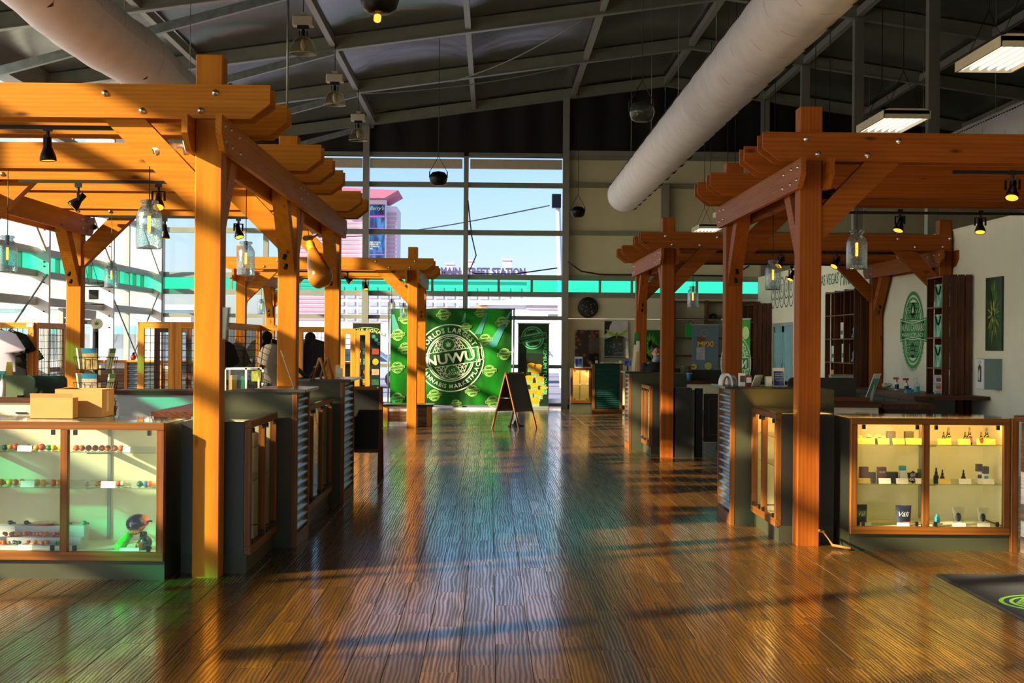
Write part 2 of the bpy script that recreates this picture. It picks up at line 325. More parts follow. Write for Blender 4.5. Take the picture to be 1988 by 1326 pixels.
# ------------------------------------------------------------------ flat print: rings, lettering, leaves in a (u,v) plane
_TX = {}
def glyphs(txt, bold=0., shear=0.):
    k = (txt, bold, shear)
    if k not in _TX:
        cu_ = bpy.data.curves.new('t', 'FONT'); cu_.body = txt; cu_.size = 1; cu_.offset = bold; cu_.shear = shear; cu_.resolution_u = 2; cu_.fill_mode = 'FRONT'
        o = bpy.data.objects.new('t', cu_); C.objects.link(o); me = o.to_mesh()
        vs = [(v.co.x, v.co.y) for v in me.vertices]; fs = [tuple(p.vertices) for p in me.polygons]; o.to_mesh_clear()
        bpy.data.objects.remove(o); bpy.data.curves.remove(cu_); _TX[k] = (vs, fs)
    return _TX[k]
class Flat:
    def __init__(s): s.p = []
    def poly(s, pts): s.p.append((list(pts), [tuple(range(len(pts)))])); return s
    def rect(s, u0, v0, u1, v1): return s.poly([(u0, v0), (u1, v0), (u1, v1), (u0, v1)])
    def line(s, a, b, w):
        d = Vector((b[0]-a[0], b[1]-a[1]))
        if d.length < 1e-6: return s
        d.normalize(); n = Vector((-d.y, d.x))*(w/2)
        return s.poly([(a[0]+n.x, a[1]+n.y), (a[0]-n.x, a[1]-n.y), (b[0]-n.x, b[1]-n.y), (b[0]+n.x, b[1]+n.y)])
    def ring(s, r0, r1, c=(0, 0), a0=0, a1=360, n=48):
        for i in range(n):
            p, q = [math.radians(a0+(a1-a0)*(i+k)/n) for k in (0, 1)]
            s.poly([(c[0]+r*math.cos(t), c[1]+r*math.sin(t)) for r, t in ((r0, p), (r1, p), (r1, q), (r0, q))])
        return s
    def disc(s, r, c=(0, 0), n=32): return s.poly([(c[0]+r*math.cos(2*math.pi*i/n), c[1]+r*math.sin(2*math.pi*i/n)) for i in range(n)])
    def text(s, t, u, v, size, bold=0., align='C', rot=0., shear=0., sx=1.):
        vs, fs = glyphs(t, bold, shear)
        if not vs: return s
        x0 = min(p[0] for p in vs); x1 = max(p[0] for p in vs); ox = {'C': -(x0+x1)/2, 'L': -x0, 'R': -x1}[align]; c, sn = math.cos(rot), math.sin(rot)
        q = [((a+ox)*size*sx, (b-.36)*size) for a, b in vs]; s.p.append(([(u+a*c-b*sn, v+a*sn+b*c) for a, b in q], fs)); return s
    def textfit(s, t, u, v, width, height, bold=0., rot=0., shear=0.):
        vs, _ = glyphs(t, bold, shear); wd = max(p[0] for p in vs)-min(p[0] for p in vs); size = height/.72; return s.text(t, u, v, size, bold, 'C', rot, shear, width/(wd*size))
    def arc(s, t, r, size, a_mid, top=True, step=None, bold=0.02, c=(0, 0)):
        ws = []
        for ch in t:
            vs, _ = glyphs(ch, bold); ws.append(.35 if ch == ' ' or not vs else (max(p[0] for p in vs)-min(p[0] for p in vs))+.13)
        tot = sum(ws)*size/r; a = math.radians(a_mid)+(tot/2 if top else -tot/2)
        for ch, w_ in zip(t, ws):
            h = w_*size/r/2; a += -h if top else h
            if ch != ' ': s.text(ch, c[0]+r*math.cos(a), c[1]+r*math.sin(a), size, bold, 'C', a-math.pi/2 if top else a+math.pi/2)
            a += -h if top else h
        return s
    def leaf(s, c, r):
        for a, l in ((90, 1), (55, .9), (125, .9), (18, .68), (162, .68), (-20, .4), (200, .4)):
            t = math.radians(a); d = (math.cos(t), math.sin(t)); n = (-d[1], d[0]); L = l*r; W = .13*r*(.6+.4*l)
            s.poly([(c[0]+d[0]*L*k+n[0]*W*q, c[1]+d[1]*L*k+n[1]*W*q) for k, q in ((0, 0), (.3, -.8), (.55, -1), (.8, -.5), (1, 0), (.8, .5), (.55, 1), (.3, .8))])
        return s.line(c, (c[0], c[1]-.35*r), .05*r)
    def put(s, mb, f):
        for vs, fs in s.p: mb.add([f(u, v) for u, v in vs], fs)
        return mb
def star(fl, r, c=(0, 0), w=.02, ymin=None, ymax=None):
    # lattice of equilateral triangles inside a ring (the flower-of-life filling)
    st = r/5.0; h = st*math.sqrt(3)/2
    pts = [(i*st+(j % 2)*st/2, j*h) for j in range(-8, 9) for i in range(-8, 9)]
    ok = lambda p: p[0]**2+p[1]**2 <= r*r*1.01
    for (x, y) in pts:
        for dx, dy in ((st, 0), (st/2, h), (-st/2, h)):
            a, b = (x, y), (x+dx, y+dy)
            if not (ok(a) and ok(b)): continue
            m = ((a[0]+b[0])/2, (a[1]+b[1])/2)
            if ymax is not None and max(a[1], b[1]) > ymax(m[0]): continue
            if ymin is not None and min(a[1], b[1]) < ymin(m[0]): continue
            fl.line((c[0]+a[0], c[1]+a[1]), (c[0]+b[0], c[1]+b[1]), w*r)
# ------------------------------------------------------------------ floor of vinyl planks
XL, XW, YB = -8.70, 6.86, 38.30       # left glazing, right partition face, back glazing
mb = MB(); mb.box(XL-.1, 17.4, -6, YB+.15, -.12, -.006)
floor = mb.build('floor', M_BLACK, None, 'dark brown wood-look plank floor with a glossy embossed grain', 'floor', kind='structure')
PW, PL = .19, 1.22
def plank(mb, x0, x1, y0, y1):
    g, b = .0018, .0012; r = Vector((R.uniform(0, 60), R.uniform(0, 60), R.uniform(0, 9)))
    vs = [(x, y, z) for z, d in ((-.006, 0), (-.0015, 0), (0, b)) for x, y in ((x0+g+d, y0+g+d), (x1-g-d, y0+g+d), (x1-g-d, y1-g-d), (x0+g+d, y1-g-d))]
    fs = [(8, 9, 10, 11)]+[(k+i, k+(i+1) % 4, k+4+(i+1) % 4, k+4+i) for k in (0, 4) for i in range(4)]
    mb.add(vs, fs, [Vector((p[1], p[0], 0))+r for p in vs])
cand = []
for i in range(int((XW-XL)/PW)+1):
    x0 = XL+i*PW; y = -6-R.uniform(0, PL)
    while y < YB: cand.append((x0, min(x0+PW, XW), y, min(y+PL, YB))); y += PL
def inview(q):
    x, y = (q[0]+q[1])/2, (q[2]+q[3])/2
    if y < 7 or not (-.331*y-.1 < x < .36*y): return False
    return not (x < -1.5 and 10.5 < y < 16.6 or x > 2.4 and y > 12.3)
cand.sort(key=lambda q: (not inview(q), q[2]))
for q in cand[:300]:
    mb = MB(); plank(mb, *q); mb.build('plank', M_FLOOR, floor)
mb = MB()
for q in cand[300:]: plank(mb, *q)
mb.build('plank_field', M_FLOOR, floor, kind='stuff')

# ------------------------------------------------------------------ roof: frames, purlins, membrane
APX, APZ, SLP = 4.44, 8.28, .1428
zb = lambda x: APZ-SLP*abs(x-APX)
YF = [38.2-4.85*k for k in range(10)]
EL, ER = -8.5, 17.3
ceil = thing('ceiling', 'black tent roof membrane on grey aluminium frames', 'ceiling', (0, 16, 0), kind='structure')
PUR = [-5.6, -3.03, -.47, 2.08, APX, 7.0, 9.6, 12.1, 14.7]
for yf in YF:
    for xa, xb in ((EL, APX), (APX, ER)):
        mb = MB(); mb.beam((xa, yf, zb(xa)+.14), (xb, yf, zb(xb)+.14), .12, .25); mb.build('roof_beam', M_ALUD, ceil)
        mb = MB(); mb.beam((xa, yf, zb(xa)+.008), (xb, yf, zb(xb)+.008), .17, .018); mb.build('beam_flange', M_ALU, ceil)
    mb = MB(); mb.beam((-3.03, yf+.02, zb(-3.03)), (-8.4, yf+.02, 5.72), .10, .14); mb.build('tie_brace', M_GALV, ceil)
for k in range(len(YF)-1):
    y1, y0 = YF[k]+(.14 if k == 0 else 0), YF[k+1]
    for x in PUR:
        mb = MB(); mb.box(x-.055, x+.055, y0+.07, y1-.07, zb(x)+.05, zb(x)+.2); mb.build('purlin', M_ALU, ceil)
    xs = [EL]+PUR+[ER]
    for a, b in zip(xs, xs[1:]):
        mb = MB(); mb.grid(lambda u, v: V(a+(b-a)*u, y0+(y1-y0)*v, (zb(a)*(1-u)+zb(b)*u)+.28+.22*math.sin(math.pi*v)*math.sin(math.pi*u)**.7 if 0 < u < 1 else zb(a+(b-a)*u)+.28), 6, 8)
        mb.build('roof_panel', M_MEMB, ceil)
for (a, b) in (((-.9, 33.35), (1.7, 28.6)), ((1.9, 33.3), (-2.9, 33.4))):
    mb = MB(); mb.tube([V(a[0]+(b[0]-a[0])*t, a[1]+(b[1]-a[1])*t, zb(a[0]+(b[0]-a[0])*t)-.02-.12*math.sin(math.pi*t)) for t in [i/10 for i in range(11)]], .012); mb.build('bracing_cable', M_ALUD, ceil)
# eave beam
mb = MB(); mb.box(-8.76, -8.42, -5.4, 38.3, 6.28, 6.86); mb.build('eave_beam', M_ALU, ceil)

# ------------------------------------------------------------------ black gable above the back glazing
gab = thing('wall_gable', 'black fabric gable over the back windows', 'wall', (0, YB, 6.5), kind='structure')
xs = [EL]+[-5.75, -3.2, -.65, 1.9, APX, 7.0, 9.6, 12.1, 14.7]+[ER]
for a, b in zip(xs, xs[1:]):
    mb = MB(); mb.grid(lambda u, v: V(a+(b-a)*u, YB+.02+.03*math.sin(u*19)*v, 6.42+(zb(a+(b-a)*u)+.3-6.42)*v), 24, 2); mb.build('gable_panel', M_BLACK, gab)
# unseen front wall added to cut fill light: gable, solid right, open left
fw = thing('wall_front_light_block', 'unseen front wall behind the viewer, added solid on the right to cut fill light', 'wall', (8, -5.6, 0), kind='structure')
for a, b in zip(xs, xs[1:]):
    mb = MB(); mb.add([(a, -5.6, 4.4), (b, -5.6, 4.4), (b, -5.6, zb(b)+.3), (a, -5.6, zb(a)+.3)], [(0, 1, 2, 3)]); mb.build('gable_panel', M_BLACK, fw)
    if a >= 1.5: mb = MB(); mb.box(a, b, -5.65, -5.6, 0, 4.4); mb.build('wall_board', M_BEIGE, fw)
# ------------------------------------------------------------------ back glazing
win = thing('window_1', 'tall back glazing with grey mullions and a green strip', 'window', (-3.4, YB, 0), kind='structure')
RZ = [(.06, .14), (1.03, 1.12), (2.27, 2.37), (2.86, 2.99), (3.29, 3.42), (4.43, 4.56), (5.65, 5.78), (6.44, 6.54)]
MX = [-8.4, -5.75, -3.2, -.65, 1.9]
for x in MX:
    wd = .16 if x in (-3.2, 1.9) else .12
    mb = MB(); mb.box(x-wd/2, x+wd/2, YB-.22 if wd > .13 else YB-.14, YB+.06, 0, zb(x) if wd > .13 else 6.44); mb.build('mullion', M_ALU, win)
for a, b in zip(MX, MX[1:]):
    for z0, z1 in RZ:
        mb = MB(); mb.box(a+.06, b-.06, YB-.07, YB+.05, z0, z1); mb.build('rail', M_ALUD if z0 > 4 else M_ALU, win)
    zs = [.1]+[(p+q)/2 for p, q in RZ[1:]]
    for z0, z1 in zip(zs, zs[1:]):
        if 2.8 < z0 < 3: continue
        mb = MB(); mb.quad((a, YB+.01, z0), (b, YB+.01, z0), (b, YB+.01, z1), (a, YB+.01, z1)); mb.build('pane', M_BACKG, win)
    mb = MB(); mb.box(a+.1, b-.1, YB-.18, YB-.06, 6.12, 6.36); mb.build('blind_housing', M_LIGHTH, win)
def green_strip(parent, p, q, n):
    # row of small green translucent panes between the points p and q, with grey posts
    p, q = Vector(p), Vector(q); d = (q-p).normalized(); nrm = Vector((-d.y, d.x, 0)); L = (q-p).length
    for i in range(n):
        a, b = p+d*(L*i/n), p+d*(L*(i+1)/n)
        mb = MB(); mb.add([a+V(0, 0, 2.97), b+V(0, 0, 2.97), b+V(0, 0, 3.30), a+V(0, 0, 3.30)], [(0, 1, 2, 3)]); mb.build('green_pane', M_GREENG, parent)
        if i:
            mb = MB(); mb.beam(a+V(0, 0, 2.98), a+V(0, 0, 3.30), .085, .06, up=(d.x, d.y, 0)); mb.build('strip_post', M_ALUD, parent)
for a, b in zip(MX, MX[1:]): green_strip(win, (a, YB+.01, 0), (b, YB+.01, 0), 3)
# ------------------------------------------------------------------ left glazing
win2 = thing('window_2', 'left glass side wall with white columns and a green strip', 'window', (XL, 20, 0), kind='structure')
RZ2 = [(.04, .12), (1.03, 1.12), (2.32, 2.48), (2.86, 2.99), (3.29, 3.42), (4.43, 4.56), (5.65, 5.78)]
for k, yf in enumerate(YF):
    mb = MB(); mb.box(-8.74, -8.38, yf-.06, yf+.06, 0, 6.42); col = mb.build('column', M_COLW, win2)
    if 1 <= k <= 2:
        for zz in (1.95, 2.2, 2.75, 2.85, 3.06, 3.14, 3.75, 4.1):
            mb = MB(); mb.cyl((-8.47, yf-.06, zz), (-8.47, yf-.072, zz), .016, n=8); mb.build('bolt', M_BLACKM, col)
    mb = MB(); mb.beam((-8.45, yf-.05, 3.35), (-8.66, yf-.9, 4.4), .06, .06); mb.build('strut', M_COLW, win2)
for k in range(len(YF)-1):
    y1, y0 = YF[k], YF[k+1]; ym = (y0+y1)/2
    mb = MB(); mb.box(-8.74, -8.62, ym-.05, ym+.05, 0, 6.3); mb.build('mullion', M_RAILW, win2)
    for z0, z1 in RZ2:
        mb = MB(); mb.box(-8.74, -8.60, y0+.06, y1-.06, z0, z1); mb.build('rail', M_RAILW, win2)
    for ya, yb in ((y0, ym), (ym, y1)):
        zs = [.08]+[(p+q)/2 for p, q in RZ2[1:]]+[6.35]
        for z0, z1 in zip(zs, zs[1:]):
            if 2.8 < z0 < 3: continue
            mb = MB(); mb.quad((XL, ya, z0), (XL, yb, z0), (XL, yb, z1), (XL, ya, z1)); mb.build('pane', M_GLASS, win2)
    green_strip(win2, (XL, y0, 0), (XL, y1, 0), 6)
for (ya, za, yb_, zb_) in ((28.45, 2.9, 23.8, .6), (33.45, 2.6, 37.8, .1), (38.0, 2.86, 33.6, .3), (23.6, 2.6, 28.3, .1)):
    mb = MB(); mb.tube([(-8.42, ya, za), (-8.42, yb_, zb_)], .022); mb.build('brace_rod', M_ALU, win2)
# glass door in the left wall
dr = thing('door_1', 'glass door with a grey frame in the left window wall', 'door', (XL+.06, 31.2, 0), kind='structure')
mb = MB(); [mb.box(-8.62, -8.52, a, b, 0, 2.12) for a, b in ((29.9, 30.0), (32.3, 32.4))]; mb.box(-8.62, -8.52, 29.9, 32.4, 2.12, 2.3); mb.build('door_frame', M_RAILW, dr)
for a, b in ((30.02, 31.13), (31.17, 32.28)):
    mb = MB(); [mb.box(-8.59, -8.54, p, q, .03, 2.1) for p, q in ((a, a+.1), (b-.1, b))]; mb.box(-8.59, -8.54, a, b, .03, .25); mb.box(-8.59, -8.54, a, b, 2.0, 2.1); lf = mb.build('door_leaf', M_COLW, dr)
    mb = MB(); mb.quad((-8.565, a, .2), (-8.565, b, .2), (-8.565, b, 2.05), (-8.565, a, 2.05)); mb.build('pane', M_GLASS, lf)
    mb = MB(); mb.box(-8.54, -8.46, a+.3, a+.62, 2.0, 2.06); mb.build('door_closer', M_ALU, lf)
# ------------------------------------------------------------------ back wall right of the glazing
bw = thing('wall_back', 'beige panelled back wall with dark rails and a green strip', 'wall', (4.4, YB, 0), kind='structure')
for a, b in ((1.98, 4.44), (4.44, 7.0), (7.0, 9.6), (9.6, 12.1), (12.1, 14.7), (14.7, 17.3)):
    for z0, z1 in ((0, 2.31), (2.315, 2.86), (3.42, 4.45), (4.57, 5.67), (5.80, 6.38)):
        mb = MB(); mb.box(a+.003, b-.003, YB, YB+.05, z0, z1); mb.build('panel', M_BEIGE, bw)
    for z0, z1, m in ((4.45, 4.57, M_ALUD), (5.67, 5.80, M_ALUD), (6.38, 6.5, M_ALUD), (6.5, 6.62, M_ALU), (2.86, 2.99, M_ALUD), (3.29, 3.42, M_ALUD)):
        mb = MB(); mb.box(a, b, YB-.07, YB+.02, z0, z1); mb.build('rail', m, bw)
    if a > 7.5: mb = MB(); mb.box(a, b, YB, YB+.05, 2.86, 3.42); mb.build('panel', M_BEIGE, bw)
    else: green_strip(bw, (a, YB+.01, 0), (b, YB+.01, 0), 3)
for x, z0 in ((7.0, 2.5), (4.44, 3.0)):
    mb = MB(); mb.box(x-.1, x+.1, YB-.2, YB, z0, zb(x) if x > 5 else 5.75); mb.build('column', M_ALU, bw)
mb = MB(); mb.box(1.98, 6.8, YB-.02, YB, 0, .1); mb.build('baseboard_back', M_BLACK, None, 'black baseboard along the beige back wall', 'baseboard', kind='structure')
# ------------------------------------------------------------------ right partition
wr = thing('wall_right', 'cream painted partition wall along the right side', 'wall', (XW, 25, 0), kind='structure')
mb = MB(); mb.box(XW, XW+.04, -5, 33.75, 0, 3.38); mb.box(XW, XW+.04, 36.15, YB, 0, 3.38); mb.box(XW, XW+.04, 33.75, 36.15, 2.2, 3.38); mb.build('wall_board', M_CREAMW, wr)
mb = MB(); mb.box(XW-.01, XW+.14, -5, YB, 3.38, 3.41); mb.build('wall_cap', M_CREAMW, wr)
for yf in YF[:6]:
    mb = MB(); mb.box(6.91, 7.09, yf-.09, yf+.09, 0, zb(7.0)); mb.build('column', M_ALU, wr)
mb = MB(); mb.box(17.3, 17.4, -6, YB, 0, 7); mb.build('wall_side', M_BLACK, None, 'unseen black side wall beyond the partition, closed to keep light out', 'wall', kind='structure')  # unseen wall, made opaque to block light on the dark right side
d2 = thing('door_2', 'pale teal glazed double door in the cream partition', 'door', (XW, 34.95, 0), kind='structure')
M_TEALD = mat('pale_teal_glazing', S(150, 205, 215), .25, var=.05)
mb = MB(); [mb.box(XW-.03, XW+.06, a, b, 0, 2.12) for a, b in ((33.75, 33.85), (36.05, 36.15))]; mb.box(XW-.03, XW+.06, 33.75, 36.15, 2.12, 2.2); mb.build('door_frame', M_RAILW, d2)
for a, b in ((33.87, 34.93), (34.97, 36.03)):
    mb = MB(); [mb.box(XW, XW+.05, p, q, 0, 2.12) for p, q in ((a, a+.12), (b-.12, b))]; mb.box(XW, XW+.05, a, b, 0, .2); mb.box(XW, XW+.05, a, b, 1.98, 2.12); lf = mb.build('door_leaf', M_TEALD, d2)
    mb = MB(); mb.box(XW+.02, XW+.03, a, b, .1, 2.05); mb.build('pane', M_TEALD, lf)
    mb = MB(); mb.tube([(XW-.05, b-.16, .9), (XW-.05, b-.16, 1.25)], .015); mb.build('handle', M_CHROME, lf)

# ------------------------------------------------------------------ outdoors
mb = MB(); mb.box(-300, 300, 38.5, 700, -.3, -.1); mb.box(-300, -8.8, -60, 38.5, -.3, -.1)
gr = mb.build('ground', mat('pale_asphalt', S(186, 180, 188), .9, var=.08, scale=.6), None, 'pale asphalt lot outside the windows', 'ground', kind='structure')
mb = MB(); mb.box(-12, 14, 38.6, 43.5, -.1, -.06); mb.build('gravel_bed', mat('pink_gravel', S(190, 140, 132), .95, var=.35, scale=24), gr)
mb = MB(); mb.box(-40, 40, 43.5, 43.9, -.1, .06); mb.build('kerb', M_COLW, gr)
for k in range(7):
    mb = MB(); mb.box(-30, 30, 52+k*9, 52.35+k*9, -.1, -.08); mb.build('road_stripe', mat('road_stripe_paint', S(96, 100, 150), .8), gr)
M_PINKW = mat('pale_pink_facade', S(226, 206, 208), .8, var=.04)
M_TOWERP = mat('tower_pink_band', S(206, 164, 176), .8, var=.05)
M_TOWERW = mat('tower_white_band', S(238, 230, 234), .8, var=.03)
M_ROOFP = mat('tower_roof_rose', S(205, 120, 140), .7)
M_NAVY = cloth_print('tower_sign_blue', S(14, 34, 74), S(28, 72, 128), S(48, 120, 176), .6, 0)
def outrect(px0, py0, px1, py1, Y):
    a, b = atY(px0, py1, Y), atY(px1, py0, Y); return a.x, b.x, min(a.z, b.z), max(a.z, b.z)
# hotel tower with a tall dark sign
YT = 300.
x0, x1, z0, z1 = outrect(600, 660, 768, 399, YT)
tw = thing('hotel_tower', 'pink and white banded hotel tower with a tall blue sign, seen through the back windows', 'building', ((x0+x1)/2, YT, 0))
mb = MB(); mb.box(x0-6, x1, YT, YT+14, 0, z1); mb.build('tower_block', M_TOWERW, tw)
n = 26
for i in range(n):
    za = 6+(z1-7)*i/n
    mb = MB(); mb.box(x0-6, x1+.02, YT-.25, YT, za, za+(z1-7)/n*.62); mb.build('pink_band', M_TOWERP, tw)
xa, xb, za, zc = outrect(712, 640, 749, 389, YT)
mb = MB(); mb.box(xa-.6, xb, YT-1.2, YT, 0, zc); mb.build('sign_tower', M_TOWERW, tw)
xa2, xb2, za2, zc2 = outrect(708, 640, 746, 398, YT)
mb = MB(); mb.box(xa2, xb2, YT-1.35, YT-1.2, za2, zc2); sg = mb.build('sign_panel', M_NAVY, tw)
fl = Flat(); u = lambda px: atY(px, 500, YT).x; v = lambda py: atY(730, py, YT).z
fl.text("Barry's", u(732), v(405), 1.0, .01, shear=.4)
for t, py in (('CLASSIC COOL.', 471), ('MODERN HIP', 475), ('OLD SCHOOL', 479.2), ('SOCIAL.', 483.5)): fl.text(t, u(711.5), v(py), .42, .02, 'L')
mb = MB(); fl.put(mb, lambda a, b: V(a, YT-1.42, b)); mb.build('lettering', M_WPRINT, sg)
mm_ = mat('magenta_print', S(170, 90, 170), .6)
for py, h in ((418, 5), (488, 1), (494, 2), (444, 1.5)): mb = MB(); mb.box(xa2, xb2, YT-1.4, YT-1.36, v(py+h), v(py)); mb.build('magenta_stripe', mm_, sg)
xr0, xr1, zr0, zr1 = outrect(600, 389, 750, 372, YT)
mb = MB(); mb.prism([(xr0, zr0), (xr1, zr0), (atY(776, 374, YT).x, atY(776, 374, YT).z), (xr0, atY(600, 366, YT).z)], lambda a, b, t: V(a, t, b), YT-5, YT+12); mb.build('flared_roof', M_ROOFP, tw)
# building with the roof-top lettering
YS = 200.
x0, x1, z0, z1 = outrect(640, 640, 1022, 541, YS)
bs = thing('casino_building', 'pale low-rise building carrying purple roof-top lettering, seen through the back windows', 'building', ((x0+x1)/2, YS, 0))
mb = MB(); mb.box(x0, x1, YS, YS+20, 0, z1); mb.build('facade', M_PINKW, bs)
mb = MB(); mb.box(x0, x1+.2, YS-.5, YS, z1-.25, z1+1.2); mb.build('parapet', M_TOWERW, bs)
for r in range(5):
    for i in range(17):
        xx = x0+.8+i*(x1-x0-1.2)/17; mb = MB(); mb.box(xx, xx+(x1-x0)/17*.72, YS-.12, YS, z1-1.6-r*1.0, z1-1.05-r*1.0); mb.build('window', mat('far_window_glass', S(186, 194, 200), .3) if r+i == 0 else bpy.data.materials['far_window_glass'], bs)
fl = Flat(); a = atY(856, 527, YS); b = atY(1020, 528, YS)
fl.textfit('MAIN STREET STATION', (a.x+b.x)/2, atY(940, 527.5, YS).z, b.x-a.x, 1.0, .05)
mb = MB(); [mb.add([V(p, y, q) for p, q in vs], fs) for vs, fs in fl.p for y in (YS-.6, YS-.45)]; mb.build('roof_lettering', mat('purple_sign_letters', S(92, 84, 124), .6), bs)
for px0, px1, py in ((976, 992, 506), (909, 919, 508), (866, 880, 514)):
    x0, x1, z0, z1 = outrect(px0, 545, px1, py, YS+30)
    t_ = thing('far_tower', 'distant pale %s above the lettered building' % {976: 'block with a white stair core', 909: 'domed turret left of centre', 866: 'stepped gable at the left end'}[px0], 'building', ((x0+x1)/2, YS+30, 0))
    mb = MB(); mb.box(x0, x1, YS+30, YS+33, 0, z1); mb.build('tower_block', M_TOWERW, t_)
    mb = MB(); mb.box(x0-.2, x1+.2, YS+29.8, YS+33.2, z1, z1+.3); mb.build('cornice', M_PINKW, t_)
# low building on the right
YL = 95.
x0, x1, z0, z1 = outrect(935, 650, 1180, 592, YL)
lb = thing('low_building', 'low white warehouse with a sloped roof and an orange patch, seen right of the banner', 'building', ((x0+x1)/2, YL, 0))
mb = MB(); mb.box(x0, x1, YL, YL+16, 0, z1); mb.build('wall', M_TOWERW, lb)
mb = MB(); mb.prism([(x0-.3, z1), (x1+.3, z1), (x1+.3, z1+.45), (x0+2.2, z1+.45)], lambda a, b, t: V(a, t, b), YL-.3, YL+16); mb.build('roof', M_COLW, lb)
xa, xb, za, zc = outrect(1022, 601, 1088, 594, YL)
mb = MB(); mb.box(xa, xb+3, YL-.1, YL, za, zc); mb.build('fascia', M_PINKW, lb)
xa, xb, za, zc = outrect(922, 600, 946, 593, YL)
mb = MB(); mb.box(xa, xb, YL-.12, YL, za, zc); mb.build('orange_patch', mat('orange_wall_patch', S(226, 176, 128), .8), lb)
xa, xb, za, zc = outrect(1064, 616, 1084, 610, YL)
mb = MB(); mb.box(xa, xb, YL-.12, YL, za, zc); mb.build('window', M_ALUD, lb)
# utility pole and wire
YP = 60.
pb, pt = atZ(1092, 672+80, 0), atY(1083, 384, YP)
up = thing('utility_pole', 'white leaning utility pole with a dark transformer box at its top', 'pole', (atY(1093, 600, YP).x, YP, 0))
mb = MB(); mb.cyl((atY(1094, 640, YP).x, YP, -.1), pt, .15, .10, n=10); mb.build('pole', M_COLW, up)
mb = MB(); c = atY(1080, 391, YP); mb.cbox((c.x, YP-.1, c.z), .36, .34, .55); mb.build('transformer', M_BLACKM, up)
mb = MB(); a, b = atY(1066, 399, YP), atY(640, 462, YP+30); mb.tube([a.lerp(b, t)-V(0, 0, .25*math.sin(math.pi*t)) for t in [i/12 for i in range(13)]], .028, 5); mb.build('wire', M_BLACK, up)
# vehicles
M_CARW = mat('white_car_paint', S(232, 234, 240), .25, var=.02, coat=.5); M_CARG = mat('car_window_glass', S(60, 90, 110), .1); M_TYRE = mat('tyre_rubber', S(30, 30, 32), .8)
def vehicle(name, label, x, y, L, prof, glass, wheels, wr=.36, col=None, cat='car'):
    t = thing(name, label, cat, (x, y, -.1)); w_ = .95
    mb = MB(); mb.prism(prof, lambda a, b, q: V(x+a, y+q, b-.1), -w_, w_); mb.build('body', col or M_CARW, t, bevel=.06)
    mb = MB(); [mb.prism(g, lambda a, b, q: V(x+a, y+q, b-.1), -w_-.012, w_+.012) for g in glass]; mb.build('side_glass', M_CARG, t)
    for wx in wheels:
        for s in (-1, 1):
            mb = MB(); mb.cyl((x+wx, y+s*(w_+.03), wr-.1), (x+wx, y+s*(w_-.22), wr-.1), wr, n=20); wl = mb.build('wheel', M_TYRE, t)
            mb = MB(); mb.cyl((x+wx, y+s*(w_+.045), wr-.1), (x+wx, y+s*(w_+.02), wr-.1), wr*.62, n=12); mb.build('rim', M_CHROME, wl)
vehicle('van', 'white cargo van parked behind the green backdrop banner', .9, 67, 5.6, [(-2.9, .4), (2.7, .4), (2.75, 1.0), (1.9, 1.2), (1.15, 2.15), (.9, 2.3), (-2.8, 2.3), (-2.9, 2.1)], [[(.95, 1.3), (1.75, 1.25), (1.1, 2.05), (.95, 2.05)]], (-1.9, 1.05), .42, cat='van')
vehicle('car', 'pale silver car parked outside behind the left roll-up banner', -5.0, 58, 4.5, [(-2.2, .35), (2.2, .35), (2.25, .85), (1.3, 1.0), (.5, 1.55), (-1.2, 1.58), (-2.0, 1.0), (-2.2, .9)], [[(.15, 1.05), (1.1, 1.03), (.45, 1.48), (.15, 1.48)], [(-1.7, 1.05), (.05, 1.05), (.05, 1.5), (-1.1, 1.5)]], (-1.4, 1.35), .36, mat('silver_car_paint', S(196, 204, 220), .3, var=.02))
mb_red = mat('red_car_paint', S(200, 70, 80), .3, var=.02)
vehicle('car', 'red car parked outside the left glass wall', -22.0, 55.5, 4.4, [(-2.2, .35), (2.2, .35), (2.25, .85), (1.3, 1.0), (.5, 1.5), (-1.2, 1.52), (-2.0, 1.0), (-2.2, .9)], [[(.15, 1.05), (1.1, 1.03), (.45, 1.45), (.15, 1.45)], [(-1.7, 1.05), (.05, 1.05), (.05, 1.45), (-1.1, 1.45)]], (-1.4, 1.35), .36, mb_red)
# buildings beyond the left wall
for i, (x, y, wx, wy, h, lb_) in enumerate(((-34, 66, 9, 12, 4.2, 'white flat-roofed block far beyond the left glass wall'), (-52, 100, 16, 14, 9.5, 'tall pale concrete block far beyond the left glass wall'), (-24, 90, 14, 10, 3.4, 'long low pavilion with a teal awning beyond the left corner'))):
    b_ = thing('outside_building', lb_, 'building', (x, y, -.1))
    mb = MB(); mb.box(x-wx/2, x+wx/2, y-wy/2, y+wy/2, -.1, h); mb.build('wall', (M_TOWERW, M_PINKW, M_COLW)[i], b_)
    mb = MB(); mb.box(x-wx/2-.3, x+wx/2+.3, y-wy/2-.3, y+wy/2+.3, h, h+.3); mb.build('parapet', M_COLW, b_)
    for j in range(int(wx/2.2)):
        mb = MB(); mb.box(x-wx/2+.6+j*2.2, x-wx/2+1.8+j*2.2, y-wy/2-.05, y-wy/2+.02, h*.35, h*.7); mb.build('window', bpy.data.materials['far_window_glass'], b_)
    if i == 2:
        mb = MB(); mb.prism([(0, 2.5), (-1.6, 2.1), (-1.6, 2.0), (0, 2.3)], lambda a, b, t: V(t, y-wy/2+a, b), x-wx/2, x+wx/2); mb.build('awning', mat('teal_awning', S(90, 190, 180), .7), b_)
